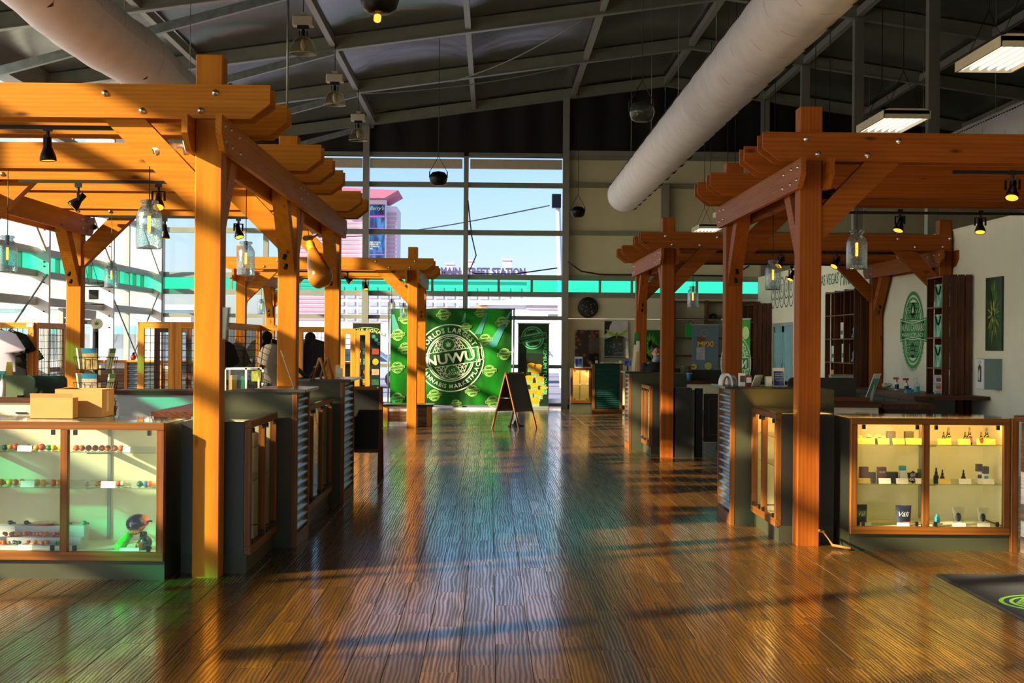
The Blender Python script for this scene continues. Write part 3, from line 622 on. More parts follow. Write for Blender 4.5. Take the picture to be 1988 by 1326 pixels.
# ------------------------------------------------------------------ timber pergolas
def pergola(label, xl, xr, ys, zr, mids, m, xtl, xtr, wall_right=False):
    root = thing('pergola', label, 'pergola', (xl if abs(xl) < abs(xr) else xr, ys[0], 0), group=None)
    hb, th = .238, .042
    def chamf(a, b, z0, z1, la, lb):           # board outline in (along, z) with clipped lower corners
        p = [(a, z1)]
        p += [(a, z1-.13), (a+.14, z0)] if la else [(a, z0)]
        p += [(b-.14, z0), (b, z1-.13)] if lb else [(b, z0)]
        return p+[(b, z1)]
    for x in (xl, xr):
        for y in ys:
            mb = MB(); b = .008; zt = zr+.46
            mb.bbox(x-.095, x+.095, y-.095, y+.095, 0, zt, .008); mb.build('post', m, root)
    for y in list(ys)+list(mids):
        for s in (-1, 1):
            yc = y+s*(.095+th/2+.001); mb = MB()
            mb.prism(chamf(xtl, xtr, zr, zr+hb, True, not wall_right), lambda u, v, t: V(u, t, v), yc-th/2, yc+th/2); rf = mb.build('rafter', m, root)
            if s < 0 and y in ys:
                for x, sg in ((xl, 1), (xr, -1)):
                    for dx, dz in ((.05*-sg, .18), (-.05*-sg, .055), (.46*sg, .05), (.72*sg, .17)):
                        mb = MB(); mb.lathe((x+dx, yc-th/2, zr+dz), [(.024, 0), (.024, .004), (.017, .006), (.014, .014), (.006, .018), (0, .019)], 10, d=(0, -1, 0)); mb.build('bolt', M_CHROME, rf)
    for x in (xl, xr):
        for s in (-1, 1):
            xc = x+s*(.095+th/2+.001); mb = MB()
            mb.prism(chamf(ys[0]-.36, ys[-1]+.36, zr-hb, zr-.001, True, True), lambda u, v, t: V(t, u, v), xc-th/2, xc+th/2); bm_ = mb.build('beam', m, root)
            if s*x > 0: continue                                   # bolt heads only on the faces towards the aisle
            for y in ys:
                for dy, dz in ((-.24, -.07), (-.2, -.17), (.02, -.06), (.06, -.18), (.34, -.07), (.4, -.18)):
                    if ys[0]-.3 < y+dy < ys[-1]+.3: mb = MB(); mb.lathe((xc+s*th/2, y+dy, zr+dz), [(.016, 0), (.015, .008), (.007, .013), (0, .014)], 8, d=(s, 0, 0)); mb.build('bolt', M_CHROME, bm_)
    for x, sg in ((xl, 1), (xr, -1)):
        for k, y in enumerate(ys):
            d = Vector((sg, 0, 1)).normalized(); p0 = V(x+sg*.02, y, zr-.5-.02-.02); p1 = V(x+sg*.60, y, zr+.06)
            mb = MB(); mb.beam(p0, p1, .15, .18, up=(0, 1, 0)) if False else mb.prism([(x+sg*.09, zr-.66), (x+sg*.75, zr), (x+sg*.78, zr+.10), (x+sg*.55, zr+.10), (x+sg*.09, zr-.38)], lambda u, v, t: V(u, t, v), y-.075, y+.075)
            mb.build('brace', m, root)
            for q in (-1, 1):
                if (q < 0 and k == 0) or (q > 0 and k == len(ys)-1): continue
                zt = zr-hb
                mb = MB(); mb.prism([(y+q*.09, zt-.66), (y+q*.68, zt), (y+q*.72, zt+.10), (y+q*.52, zt+.10), (y+q*.09, zt-.42)], lambda u, v, t: V(t, u, v), x-.07, x+.07); br = mb.build('brace', m, root)
                if q < 0:
                    for zz, yy in ((-.46, .24), (-.55, .16)): mb = MB(); mb.cyl((x, y+q*yy-.045, zt+zz-.03), (x, y+q*yy-.075, zt+zz-.06), .022, n=10); mb.build('bolt_hole', M_BLACK, br)
    return root
PG1 = pergola('large orange cedar pergola over the near left counters, three rows of posts', -5.23, -1.995, (10.645, 14.77, 18.9), 3.23, (11.5, 13.8, 15.8, 17.95), M_CEDAR, -5.66, -1.56)
PG2 = pergola('cedar pergola over the near right counters, shade painted into its tone', 2.66, 6.74, (12.505, 16.4), 3.205, (13.42, 15.48), M_CEDAR_SHADED, 2.25, 6.80, True)
PG3 = pergola('cedar pergola over the far right counters, shade painted into its tone', 2.625, 6.74, (22.15, 26.05), 3.09, (23.05, 25.1), M_CEDAR_SHADED, 2.2, 6.80, True)
PG4 = pergola('small orange cedar pergola by the back windows, left of the green backdrop', -4.9, -1.535, (29.44, 33.35), 3.085, (30.4, 32.35), M_CEDAR, -5.3, -1.13)

# ------------------------------------------------------------------ fabric air ducts
def duct(label, x, z, y0, y1, r, sway=0.):
    t = thing('air_duct', label, 'duct', (x, y1, z)); mb = MB(); NY, NA = int((y1-y0)*9), 28
    def f(u, v):
        y = y0+(y1-y0)*v; a = 2*math.pi*u; ph = (y % 1.02)/1.02
        rr = r*(1+.025*math.sin(math.pi*ph)-.012+.006*math.sin(7*a+y*3)); zz = z-.05*math.sin(math.pi*((y/4.85) % 1))*sway
        if y1-y < .12: rr *= math.sqrt(max(0, 1-(1-(y1-y)/.12)**2))*.25+.75
        return V(x+rr*math.cos(a), y, zz+rr*math.sin(a))
    mb.grid(f, NA, NY); mb.build('sleeve', M_DUCT, t)
    mb = MB(); mb.cyl((x, y1-.01, z), (x, y1, z), r*.77, n=28); mb.build('end_cap', M_DUCT, t)
    k = 0; y = y1-.1
    while y > y0:
        mb = MB(); mb.cyl((x, y, z), (x, y-.012, z), r*1.004, n=28, cap=False); mb.build('seam', M_ALUD, t)
        for a in (-1.0,):
            c = V(x+r*1.02*math.cos(a), y-.3, z+r*1.02*math.sin(a)); tn = V(-math.sin(a), 0, math.cos(a)); nn = V(math.cos(a), 0, math.sin(a))
            mb = MB(); mb.add([c-tn*.07, c+tn*.03+V(0, .1, 0), c+tn*.07-V(0, .06, 0), c+nn*.03], [(0, 1, 3), (1, 2, 3), (2, 0, 3), (0, 2, 1)]); mb.build('vent_flap', M_BLACK, t)
        if k % 4 == 1: mb = MB(); mb.tube([(x, y-.5, z+r), (x, y-.5, zb(x)+.05)], .006, 5); mb.build('hanger', M_ALUD, t)
        y -= 1.02; k += 1
    mb = MB()
    for i in range(int((y1-y0)/.12)):
        yy = y1-.1-i*.12; a = 2.55
        mb.cbox((x+r*1.012*math.cos(a), yy, z+r*1.012*math.sin(a)), .016, .05, .02)
    mb.build('perforations', M_BLACK, t, kind='stuff')
    return t
duct('long white fabric air duct running down the middle of the hall', 3.02, 5.06, 4, 34, .387)
duct('white fabric air duct over the left pergola, cut off by its post', -4.62, 5.34, 2, 24.5, .39, 1.6)
duct('white fabric air duct beyond the right partition wall', 8.2, 5.06, 8, 34, .387)

# ------------------------------------------------------------------ lamps
def roofz(x, y):          # underside of the membrane
    k = [EL]+PUR+[ER]; a = max(p for p in k if p <= x); b = min(p for p in k if p > x); f = [q for q in YF if q <= y]; y0 = max(f); v = (y-y0)/4.85
    return zb(x)+.27+.22*math.sin(math.pi*v)*math.sin(math.pi*(x-a)/(b-a))**.7
def rod(mb, a, b, r=.005): return mb.tube([a, b], r, 5)
def highbay(label, x, y, z, group=None):
    t = thing('high_bay_light', label, 'lamp', (x, y, z), group=group)
    mb = MB(); mb.lathe((x, y, z), [(.205, 0), (.203, .03), (.19, .10), (.155, .19), (.105, .245), (.07, .265)], 24); mb.build('dome_reflector', M_DOME, t)
    mb = MB(); mb.lathe((x, y, z), [(.21, -.004), (.21, .008), (.202, .008)], 24); mb.build('rim', M_LIGHTH, t)
    mb = MB(); mb.ell((x, y, z+.14), .045, .045, .09); mb.build('bulb', M_WHITE, t)
    mb = MB(); [mb.cyl((x+s*.06, y, z+.25), (x+s*.06, y, z+.37), .008) for s in (-1, 1)]; mb.cyl((x, y, z+.27), (x, y, z+.37), .028); mb.build('neck', M_BLACKM, t)
    mb = MB(); mb.cbox((x, y, z+.40), .17, .16, .06); mb.build('collar', M_BLACK, t)
    mb = MB(); mb.bbox(x-.16, x+.16, y-.11, y+.11, z+.43, z+.58, .015); mb.box(x-.05, x+.05, y-.04, y+.04, z+.58, z+.64); mb.build('ballast_box', M_LIGHTH, t)
    mb = MB(); rod(mb, (x, y, z+.62), (x, y, zb(x)+.05), .008); mb.build('hook', M_BLACKM, t)
highbay('nearest high-bay lamp with a clear dome, top left of the hall', -2.94, 23.2, 6.13)
highbay('middle one of the three high-bay lamps hung below the roof purlin', -2.97, 28.2, 6.13)
highbay('farthest high-bay lamp, closest to the black gable', -2.96, 33.1, 6.13)
def troffer(label, x, y, z):
    t = thing('fluorescent_fixture', label, 'lamp', (x, y, z)); w_, L = .51, 1.22
    mb = MB(); mb.box(x-w_/2, x+w_/2, y, y+L, z+.05, z+.09); mb.prism([(x-w_/2, z+.0), (x-w_/2, z+.09), (x-.2, z+.11), (x+.2, z+.11), (x+w_/2, z+.09), (x+w_/2, z)], lambda u, v, q: V(u, q, v), y, y+.02); mb.prism([(x-w_/2, z+.0), (x-w_/2, z+.09), (x+w_/2, z+.09), (x+w_/2, z)], lambda u, v, q: V(u, q, v), y+L-.02, y+L); [mb.box(x+s*w_/2-.01, x+s*w_/2+.01, y, y+L, z, z+.09) for s in (-1, 1)]
    mb.build('housing', M_LIGHTH, t)
    for i in range(6):
        xx = x-w_/2+.05+i*(w_-.1)/5; mb = MB(); mb.cyl((xx, y+.03, z+.03), (xx, y+L-.03, z+.03), .013, n=8); mb.build('tube', M_TUBE, t)
    mb = MB()
    for yy in (y+.15, y+L-.15):
        for s in (-1, 1): rod(mb, (x+s*.2, yy, z+.1), (x, yy, z+.55), .004)
        rod(mb, (x, yy, z+.55), (x, yy, zb(x)+.05), .006)
    mb.build('chain', M_BLACKM, t)
troffer('grey fluorescent fixture hung above the near right pergola', 4.60, 16.5, 4.2)
for yy, lb_ in ((20.5, 'added fluorescent fixture behind the near right post'), (24.5, 'added fluorescent fixture above the front of the far right pergola'), (28.5, 'added fluorescent fixture beyond the far right pergola')): troffer(lb_, 4.68, yy, 4.2)  # hidden fixtures added along the row to light the right side
troffer('small distant fluorescent fixture above the far right pergola', 4.78, 32.4, 4.2)
troffer('fluorescent fixture cut off by the top right corner of the view', 4.53, 12.5, 4.2)
def speaker(label, px, py, Y, r, roof=True, dome=False):
    p = atY(px, py, Y); x, y, z = p; t = thing('pendant_speaker', label, 'speaker', (x, y, z))
    mb = MB(); mb.lathe((x, y, z), [(0, 0), (r*.55, .0), (r*.85, .1*r*2), (r, .35*r*2), (r*.97, .55*r*2), (r*.7, .72*r*2), (r*.2, .78*r*2), (0, .78*r*2)], 20); mb.build('body', M_BLACKM if not dome else mat('smoked_dome', S(60, 70, 66), .15, var=.1), t)
    mb = MB(); [mb.cbox((x+s*r*.98, y, z+r*1.2), .02, .04, r*.7) for s in (-1, 1)]; mb.build('bracket', M_BLACK, t)
    mb = MB(); [rod(mb, (x+s*r*.98, y, z+r*1.5), (x, y, z+r*3.2), .006) for s in (-1, 1)]; rod(mb, (x, y, z+r*3.2), (x, y, roofz(x, y)), .006); mb.build('cable', M_BLACK, t)
    return t
speaker('black pendant speaker in front of the middle of the back windows', 851, 360, 29, .175)
speaker('black pendant speaker against the beige wall right of the glazing', 1122, 422, 36, .17)
speaker('dark domed pendant speaker hung left of the middle duct', 1246, 236, 20, .17, dome=True)
sp = speaker('large black pendant speaker at the top edge of the view', 737, 26, 14.2, .185)
mb = MB(); p = atY(733, 32, 14.2); mb.cyl(p, p-V(0, .03, .04), .035, n=12); mb.build('lamp_eye', M_LAMPY, sp)
def jar(label, px, py, Y, ztop, r=.085):
    p = atY(px, py, Y); x, y, z = p; k = r/.085; t = thing('jar_pendant', label, 'lamp', (x, y, z), group='pendant lamps made of blue glass jars')
    mb = MB(); mb.lathe((x, y, z), [(0, .03*k), (.05*k, .012*k), (r*.94, 0), (r, .01), (r*1.01, .12*k), (r, .225*k), (r*.86, .255*k), (.058*k, .275*k), (.05*k, .285*k), (.05*k, .30*k), (.062*k, .305*k), (.062*k, .318*k), (.05*k, .325*k)], 24); mb.build('glass_jar', M_JAR, t)
    mb = MB(); mb.cyl((x, y, z+.24*k), (x, y, z+.33*k), .017*k, n=10); mb.build('socket', mat('brass_socket', S(120, 84, 40), .3, metal=.8) if 'brass_socket' not in bpy.data.materials else bpy.data.materials['brass_socket'], t)
    mb = MB(); mb.lathe((x, y, z+.09*k), [(0, 0), (.012*k, .006), (.017*k, .03), (.017*k, .12*k), (.011*k, .15*k)], 12); mb.build('bulb', M_PLEXI, t)
    mb = MB()
    for i in range(6):
        a = i*math.pi/3; mb.tube([(x+.008*k*math.cos(a), y+.008*k*math.sin(a), z+.11*k), (x+.008*k*math.cos(a), y+.008*k*math.sin(a), z+.22*k)], .0034*k, 4)
    mb.build('filament', M_FIL, t)
    mb = MB(); mb.tube([(x, y, z+.32*k), (x, y, ztop)], .004, 5); mb.build('cord', M_BLACK, t)
    return t
jar('large blue seeded-glass jar pendant left of the nearest pergola post', 289, 483, 11.2, 3.2, .095)
jar('blue jar pendant beside a lit track lamp, right of the nearest left post', 477, 535, 14.3, 3.2)
jar('blue jar pendant hung by the green strip, third from the left edge', 216, 559, 17.6, 3.2, .078)
jar('blue jar pendant cut off by the left edge of the view', 14, 528, 13.4, 3.2)
jar('tiny jar pendant under the small far left pergola, seen between posts', 507, 610, 32.3, 3.1)
jar('left one of two tiny jar pendants before the green backdrop', 760, 609, 31.2, 3.1, .08)
jar('right one of two tiny jar pendants before the green backdrop', 783.5, 616, 32.3, 3.1, .08)
jar('clear jar pendant right of the near right pergola post', 1663, 523, 13.0, 3.19, .09)
jar('jar pendant seen between the two near right pergola posts', 1500.5, 563, 15.8, 3.19, .083)
jar('small jar pendant hung in the far right pergola', 1345, 597, 24.2, 3.1, .09)
# track heads
def track(label, xa, xb, y, z, m=M_BLACK):
    mb = MB(); mb.box(xa, xb, y-.018, y+.018, z-.03, z); mb.build('light_track', m, None, label, 'light track')
def head(label, px, py, Y, az, tilt):
    p = atY(px, py, Y); t = thing('track_light', label, 'lamp', p, 0); x, y, z = p
    mb = MB(); mb.box(x-.03, x+.03, y-.02, y+.02, z-.03, z+.01); mb.cyl((x, y, z-.03), (x, y, z-.07), .015, n=8); mb.build('mount', M_BLACK, t)
    d = V(math.cos(az)*math.sin(tilt), math.sin(az)*math.sin(tilt), -math.cos(tilt)); sd = V(-math.sin(az), math.cos(az), 0); c = V(x, y, z-.16)
    mb = MB()
    for s in (-1, 1): mb.beam(c+sd*(s*.058), V(x, y, z-.075)+sd*(s*.058), .012, .02, up=(1, 0, .01))
    mb.beam(V(x, y, z-.07)-sd*.064, V(x, y, z-.07)+sd*.064, .02, .012); mb.build('yoke', M_BLACKM, t)
    mb = MB(); mb.lathe(c-d*.085, [(0, 0), (.03, 0), (.032, .07), (.052, .12), (.06, .15), (.06, .17), (.054, .17)], 16, d=d); br = mb.build('barrel', M_BLACKM, t)
    mb = MB(); mb.lathe(c-d*.085, [(.054, .165), (.03, .158), (0, .156)], 16, d=d); mb.build('lens', M_LAMPY, br)
    return t
pi = math.pi
head('track lamp pointing straight down under the front left rafter', 93, 247, 10.9, 0, .05)
head('lit track lamp aimed left, on the second left track', 152, 358, 14.6, pi*1.1, .75)
head('lit track lamp partly behind the large jar pendant', 308, 358, 14.6, pi*1.55, .6)
head('small track lamp hanging right of the large jar pendant', 320, 425, 18.7, 0, .05)
head('lit track lamp above the second jar pendant on the left', 463, 424, 18.7, pi*1.7, .4)
head('track lamp cut off by the right edge of the view', 1966, 333, 12.9, pi*1.35, .5)
head('lit track lamp left of the cream partition top', 1747, 408, 16.9, pi*1.25, .45)
head('lit track lamp in front of the cream partition top', 1903, 411, 16.9, pi*1.4, .4)
head('small lit track lamp above the teal wall lettering', 1624, 489, 22.4, pi*1.2, .7)
head('small track lamp just right of the middle jar pendant', 1516, 488, 22.4, pi*1.2, .7)
head('lowest small track lamp left of the near right post', 1537, 517, 25.8, pi*1.2, .5)
head('yellow-lit tiny track lamp under the far left pergola', 710, 541, 33.1, pi*1.6, .4)
head('dark round tiny track lamp under the far left rafter', 675, 527, 29.7, 0, .9)
track('black light track under the front rafter of the left pergola', -4.8, -2.6, 10.9, 3.225)
track('black light track under the middle rafter of the left pergola', -4.6, -2.5, 14.6, 3.225)
track('black light track under the rear rafter of the left pergola', -4.9, -2.4, 18.7, 3.225)
track('black light track at the front of the near right pergola', 4.0, 6.4, 12.9, 3.2)
track('black light track at the rear of the near right pergola', 3.0, 6.3, 16.9, 3.2)
track('black light track at the front of the far right pergola', 3.1, 6.3, 22.4, 3.085)
track('black light track inside the far right pergola', 3.3, 6.3, 25.8, 3.085)
track('black light track at the rear of the far left pergola', -4.2, -2.0, 33.1, 3.08)
track('black light track at the front of the far left pergola', -4.2, -1.9, 29.7, 3.08)
# security cameras
def seccam(label, px, py, Y, d, m, mount):
    p = atY(px, py, Y); d = V(d).normalized(); t = thing('security_camera', label, 'camera', p)
    mb = MB(); mb.cyl(p-d*.08, p+d*.08, .034, n=14); mb.build('barrel', m, t)
    mb = MB(); mb.cyl(p+d*.08, p+d*.085, .026, n=14); mb.build('lens', M_BLACK, t)
    q = p+V(mount); mb = MB(); mb.tube([p-d*.05, p-d*.09+V(mount)*.3, q], .014); mb.cyl(q, q+V(mount).normalized()*.03, .055, n=14); mb.build('mount', m, t)
M_CAMG = mat('camera_khaki', S(128, 118, 78), .4)
seccam('white bullet security camera on the nearest left post', 318, 290, 10.62, (-.8, -.45, -.3), M_WHITE, (.13, .05, .02))
seccam('khaki security camera at the end of the left rear beam', 180, 440, 19.25, (.5, -.8, -.15), M_CAMG, (-.08, .05, .08))
seccam('khaki security camera above the hanging inflatable bottle', 598, 462, 18.45, (-.35, -.9, -.1), M_CAMG, (.12, .1, .06))
seccam('dark security camera tucked beside the near right post beam', 1604, 378, 12.55, (.7, -.6, .2), M_BLACKM, (-.02, .02, .1))
mb = MB(); mb.tube([atY(557, 240, 14.4), atY(560, -60, 14.4)], .012); mb.build('conduit', M_GALV, None, 'thin vertical conduit rising from the left pergola to the roof', 'conduit')
# hanging inflatable bottle
ia, ib = atY(601, 470, 18.2), atY(627, 553, 17.9); d = (ib-ia); L = d.length; d.normalize()
inf = thing('inflatable_bottle', 'amber inflatable bottle hanging from the left pergola', 'inflatable', ia)
mb = MB(); mb.lathe(ia, [(0, 0), (.03, 0), (.04, .03), (.045, .08), (.07, .17), (.11, L*.5), (.145, L*.72), (.15, L*.84), (.12, L*.95), (.06, L*.99), (0, L)], 22, d=d); mb.build('body', mat('amber_vinyl', S(176, 110, 30), .25, var=.06, coat=.3), inf)
mb = MB(); mb.lathe(ia, [(.042, .0), (.052, .03), (.052, .1), (.062, .13)], 18, d=d); mb.build('neck_band', mat('yellow_vinyl', S(190, 150, 24), .35), inf)
fl = Flat(); fl.text('AMBER', 0, 0, .075, .02); mb = MB()
sx = V(.55, .1, -.83).normalized(); mid = ia+d*(L*.55); up_ = (V(.8, 0, .55)-d*V(.8, 0, .55).dot(d)).normalized()
nn = V(.25, -.97, .0); nn = (nn-d*nn.dot(d)).normalized(); ax = d; sx = nn.cross(ax)
fl.put(mb, lambda u, v: mid+ax*u*.95+nn*(.128+.04*u)*math.cos(v/.13+.55)+sx*(.128+.04*u)*math.sin(v/.13+.55)); mb.build('lettering', mat('red_print', S(190, 24, 20), .5), inf)
mb = MB(); rod(mb, ia, atY(597, 448, 18.2)+V(0, 0, .05)); mb.build('string', M_BLACK, inf)
# ------------------------------------------------------------------ glass display cases and podiums (built with the front on local -Y, then turned)
HP = math.pi/2
def case(label, loc, rz, W, D, mulls, Hc=1.1, kick=.2, shelves=(.62, .87), lit=False, name='display_case', back=M_CREAM, endtrim=False):
    t = local(name, label, 'display case', None)
    mb = MB(); mb.box(0, W, .035, D, 0, kick-.06); mb.build('base', M_OLIVE, t)
    r = .055
    mb = MB(); mb.bbox(0, W, 0, r, Hc-r, Hc-.004, .004); mb.build('rail', M_TRIMW, t)
    mb = MB(); mb.bbox(0, W, 0, r, kick-.065, kick-.005, .004); mb.build('rail', M_TRIMW, t)
    st = [r/2]+list(mulls)+[W-r/2]
    for x in st:
        mb = MB(); mb.bbox(x-r/2, x+r/2, .003, r, kick-.005, Hc-r, .004); mb.build('stile', M_TRIMW, t)
    for a, b in zip(st, st[1:]):
        mb = MB(); mb.box(a+r/2-.004, b-r/2+.004, .022, .028, kick-.01, Hc-r+.004); mb.build('glass_door', M_CASEG, t)
        for zz in (kick+.02, Hc-r-.02):
            for x in (a+r/2+.05, b-r/2-.05) if b-a > .4 else ((a+b)/2,):
                mb = MB(); mb.box(x-.012, x+.012, -.006, .02, zz-.018, zz+.018); mb.build('glass_clip', M_BLACK, t)
    mb = MB(); mb.box(0, .018, .055, D, kick-.06, Hc-.01); mb.build('end_panel', M_OLIVED, t)
    mb = MB(); mb.box(W-.018, W, .055, D, kick-.06, Hc-.01); mb.build('end_panel', M_OLIVED, t)
    mb = MB(); mb.box(.018, W-.018, D-.02, D, kick-.06, Hc-.01); mb.build('back_panel', back, t)
    mb = MB(); mb.box(.018, W-.018, .03, D-.02, kick-.06, kick-.012); mb.build('bottom_board', back, t)
    mb = MB(); mb.box(.02, .026, .06, D-.02, kick, Hc-.06); mb.box(W-.026, W-.02, .06, D-.02, kick, Hc-.06); mb.build('inner_lining', back, t)
    mb = MB(); mb.box(0, W, 0, D, Hc-.003, Hc+.006); mb.build('glass_top', M_CASEG, t)
    for z in shelves:
        mb = MB(); mb.box(.03, W-.03, .07, D-.04, z-.007, z); mb.build('glass_shelf', M_SHELFG, t)
    for x in list(mulls)+[W*.5] if not mulls else [m+.12 for m in mulls]:
        mb = MB(); mb.box(x-.012, x+.012, D-.032, D-.02, kick, Hc-.06); mb.build('shelf_standard', M_ALU, t)
    for x in ([m+.12 for m in mulls] or [W*.5]):
        for z in shelves:
            mb = MB(); mb.prism([(D-.03, z-.008), (.14, z-.008), (.14, z-.02), (D-.03, z-.06)], lambda u, v, q: V(q, u, v), x-.003, x+.003); mb.build('shelf_bracket', M_ALU, t)
    if lit:
        mb = MB(); mb.box(.06, W-.06, .06, .085, Hc-.05, Hc-.035); mb.build('light_strip', M_STRIP, t)
    if endtrim:
        mb = MB(); mb.bbox(W+.002, W+.06, -.02, .06, 0, Hc, .004); mb.build('end_trim', M_TRIMW, t)
    t.location = loc; t.rotation_euler = (0, 0, rz); return t
def corr(mb, x0, x1, z0, z1, y, pitch=.07, amp=.016):
    n = int((z1-z0)/pitch*8)
    def pr(v): return y-amp+amp*math.cos(2*math.pi*(z1-z0)*v/pitch)
    mb.grid(lambda u, v: V(x0+(x1-x0)*u, pr(v), z0+(z1-z0)*v), 1, n); return mb
def podium(label, loc, rz, W, D, Hc=1.27, m=M_CORR, pitch=.07, tr=.06, slab=(.08, .10)):
    t = local('podium', label, 'counter')
    mb = MB(); mb.box(.004, W-.004, .03, D, 0, Hc-.012); mb.build('body', M_OLIVE, t)
    mb = MB(); corr(mb, tr, W-tr, .1, Hc-.02, .024, pitch); mb.build('corrugated_sheet', m, t)
    for x in (0, W-tr):
        mb = MB(); mb.bbox(x, x+tr, -.012, .03, 0, Hc-.012, .004); mb.build('corner_trim', M_TRIMW, t)
    mb = MB(); mb.bbox(tr, W-tr, -.01, .03, 0, .1, .004); mb.build('bottom_trim', M_TRIMW, t)
    mb = MB(); mb.bbox(-.02, W+.06, -slab[0], slab[1]+.25, Hc-.012, Hc+.012, .004); mb.build('counter_top', M_SLAB, t)
    t.location = loc; t.rotation_euler = (0, 0, rz); return t
fx = -.03
def lfront(X): return 10.41+(-2.26-X)*math.tan(-fx)
case('long glass display case of coloured glass pipes at the near left, facing the viewer', (-2.26-2.5*math.cos(fx), 10.41+2.5*math.sin(-fx), 0), fx, 2.5, .72, (.93, 1.80), shelves=(.635, .885))
case('nearest aisle-side display case on the left, right of the first pergola post', (-1.71, 10.76, 0), HP, 1.32, .5, (.7,))
podium('first left podium with a corrugated metal side along the aisle', (-1.57, 12.12, 0), HP, .84, .62)
case('second aisle-side display case on the left, between the two corrugated podiums', (-1.62, 12.99, 0), HP, 2.45, .25, (.8, 1.6))
podium('second left podium with a corrugated side and plywood easels on top', (-1.52, 15.5, 0), HP, 1.15, .6)
case('third aisle-side display case on the left, hidden behind the folding chalkboard', (-1.62, 16.72, 0), HP, 1.1, .46, (.55,))
case('warm-lit glass display case of bottles and pouches at the near right, facing the viewer', (2.95, 12.15, 0), 0, 1.31, .62, (.62,), Hc=1.085, shelves=(.54, .863), lit=True, endtrim=True)
case('aisle-side display case on the near right, left of the pergola post', (2.42, 13.80, 0), -HP, 1.18, .5, (.52,), lit=True)
podium('near right podium with a corrugated side and a leaflet rack on top', (2.25, 14.64, 0), -HP, .8, .95, Hc=1.275)
case('small aisle-side display case beside the far right pergola post', (2.38, 23.46, 0), -HP, 1.15, .34, (.5,), Hc=1.05)
podium('far right podium with a narrow corrugated side', (2.2, 24.22, 0), -HP, .72, .9, Hc=1.225)
# the leg of the far right island that faces the viewer, and its swing gate
t = thing('counter_end', 'dark end panel of the far right counter, right of its post', 'counter', (2.95, 22.0, 0))
mb = MB(); mb.box(2.74, 2.98, 22.0, 22.5, 0, 1.03); mb.build('body', M_OLIVED, t); mb = MB(); mb.box(2.98, 3.02, 22.0, 22.5, 0, 1.0); mb.build('side_panel', M_OLIVE, t)
t = thing('swing_gate', 'black swing gate with a framed panel in the far right counter', 'gate', (3.2, 22.3, 0))
mb = MB(); mb.bbox(3.06, 3.17, 22.2, 22.3, 0, 1.02, .005); mb.build('post', M_BLACK, t)
mb = MB(); mb.bbox(3.19, 3.85, 22.23, 22.27, .22, .94, .005); gp = mb.build('gate_panel', M_BLACK, t)
mb = MB(); [mb.box(a, b, 22.222, 22.23, c, d) for a, b, c, d in ((3.26, 3.78, .86, .872), (3.26, 3.272, .32, .86), (3.768, 3.78, .32, .86), (3.26, 3.78, .32, .332))]; mb.build('panel_moulding', M_OLIVE, gp)
def counter(label, x0, x1, y0, y1, zt, front=M_CREAM, top=M_DWOOD, fz=0, name='counter', drawers=0):
    t = thing(name, label, 'counter', ((x0+x1)/2, y0, 0))
    mb = MB(); mb.bbox(x0, x1, y0-.03, y1, zt-.055, zt, .005); mb.build('worktop', top, t)
    mb = MB(); mb.box(x0+.03, x1-.03, y0, y0+.03, fz, zt-.055); mb.build('front_panel', front, t)
    mb = MB(); mb.box(x0+.03, x0+.05, y0+.03, y1, 0, zt-.055); mb.box(x1-.05, x1-.03, y0+.03, y1, 0, zt-.055); mb.build('side_panel', M_OLIVE, t)
    for k in range(drawers):
        w_ = (x1-x0-.08)/drawers; mb = MB(); mb.bbox(x0+.05+k*w_, x0+.03+(k+1)*w_, y0-.02, y0, zt-.25, zt-.08, .003); dw = mb.build('drawer', front, t)
        mb = MB(); mb.box(x0+.05+(k+.4)*w_, x0+.05+(k+.6)*w_, y0-.035, y0-.02, zt-.17, zt-.155); mb.build('handle', M_BLACKM, dw)
    return t
def partition(label, x0, x1, y, z0, z1, m, rnd=.06):
    t = thing('partition_screen', label, 'screen', ((x0+x1)/2, y, z0)); pts = [(x0, z0), (x1, z0)]+[(x1-rnd+rnd*math.cos(a), z1-rnd+rnd*math.sin(a)) for a in [i*HP/6 for i in range(7)]]+[(x0+rnd+rnd*math.cos(a), z1-rnd+rnd*math.sin(a)) for a in [HP+i*HP/6 for i in range(7)]]
    mb = MB(); mb.prism(pts, lambda u, v, q: V(u, q, v), y, y+.03); mb.build('panel', m, t)
    mb = MB(); [mb.box(a-.03, a+.03, y-.03, y+.06, z0-.001, z0+.02) for a in (x0+.15, x1-.15)]; mb.build('foot', M_BLACKM, t)
counter('rear counter of the near left island with a grey back panel', -4.65, -2.18, 18.55, 19.2, 1.05, M_GREYP)
counter('left work counter with cream drawers under the green partition screens', -7.2, -4.72, 16.2, 16.9, 1.04, M_CREAM, drawers=4)
partition('green-grey rounded screen on the left work counter', -7.1, -4.96, 16.35, 1.04, 1.275, M_GREENP)
partition('dark green rounded screen behind the lighter one on the left', -5.9, -4.74, 16.8, 1.04, 1.265, mat('dark_green_screen', S(22, 44, 32), .5))
t = counter('inner counter behind the left podiums', -2.95, -2.2, 13.05, 18.3, 1.05, M_CREAM)
counter('brown-topped work counter with a white front inside the near right pergola', 2.95, 4.26, 16.2, 16.9, 1.055, M_CREAMW)
t = counter('lower work counter with a dark drawer right of the white-fronted one', 4.28, 4.85, 16.25, 17.2, 1.04, M_BLACK, M_DWOOD)
partition('dark rounded screen behind the near right pergola post', 3.35, 4.12, 16.75, 1.055, 1.31, M_OLIVED)
mb = MB(); mb.box(3.98, 4.12, 16.192, 16.197, .88, .95); mb.build('tape_patch', M_TAPE, None, 'brown tape patch on the white counter front', 'tape')
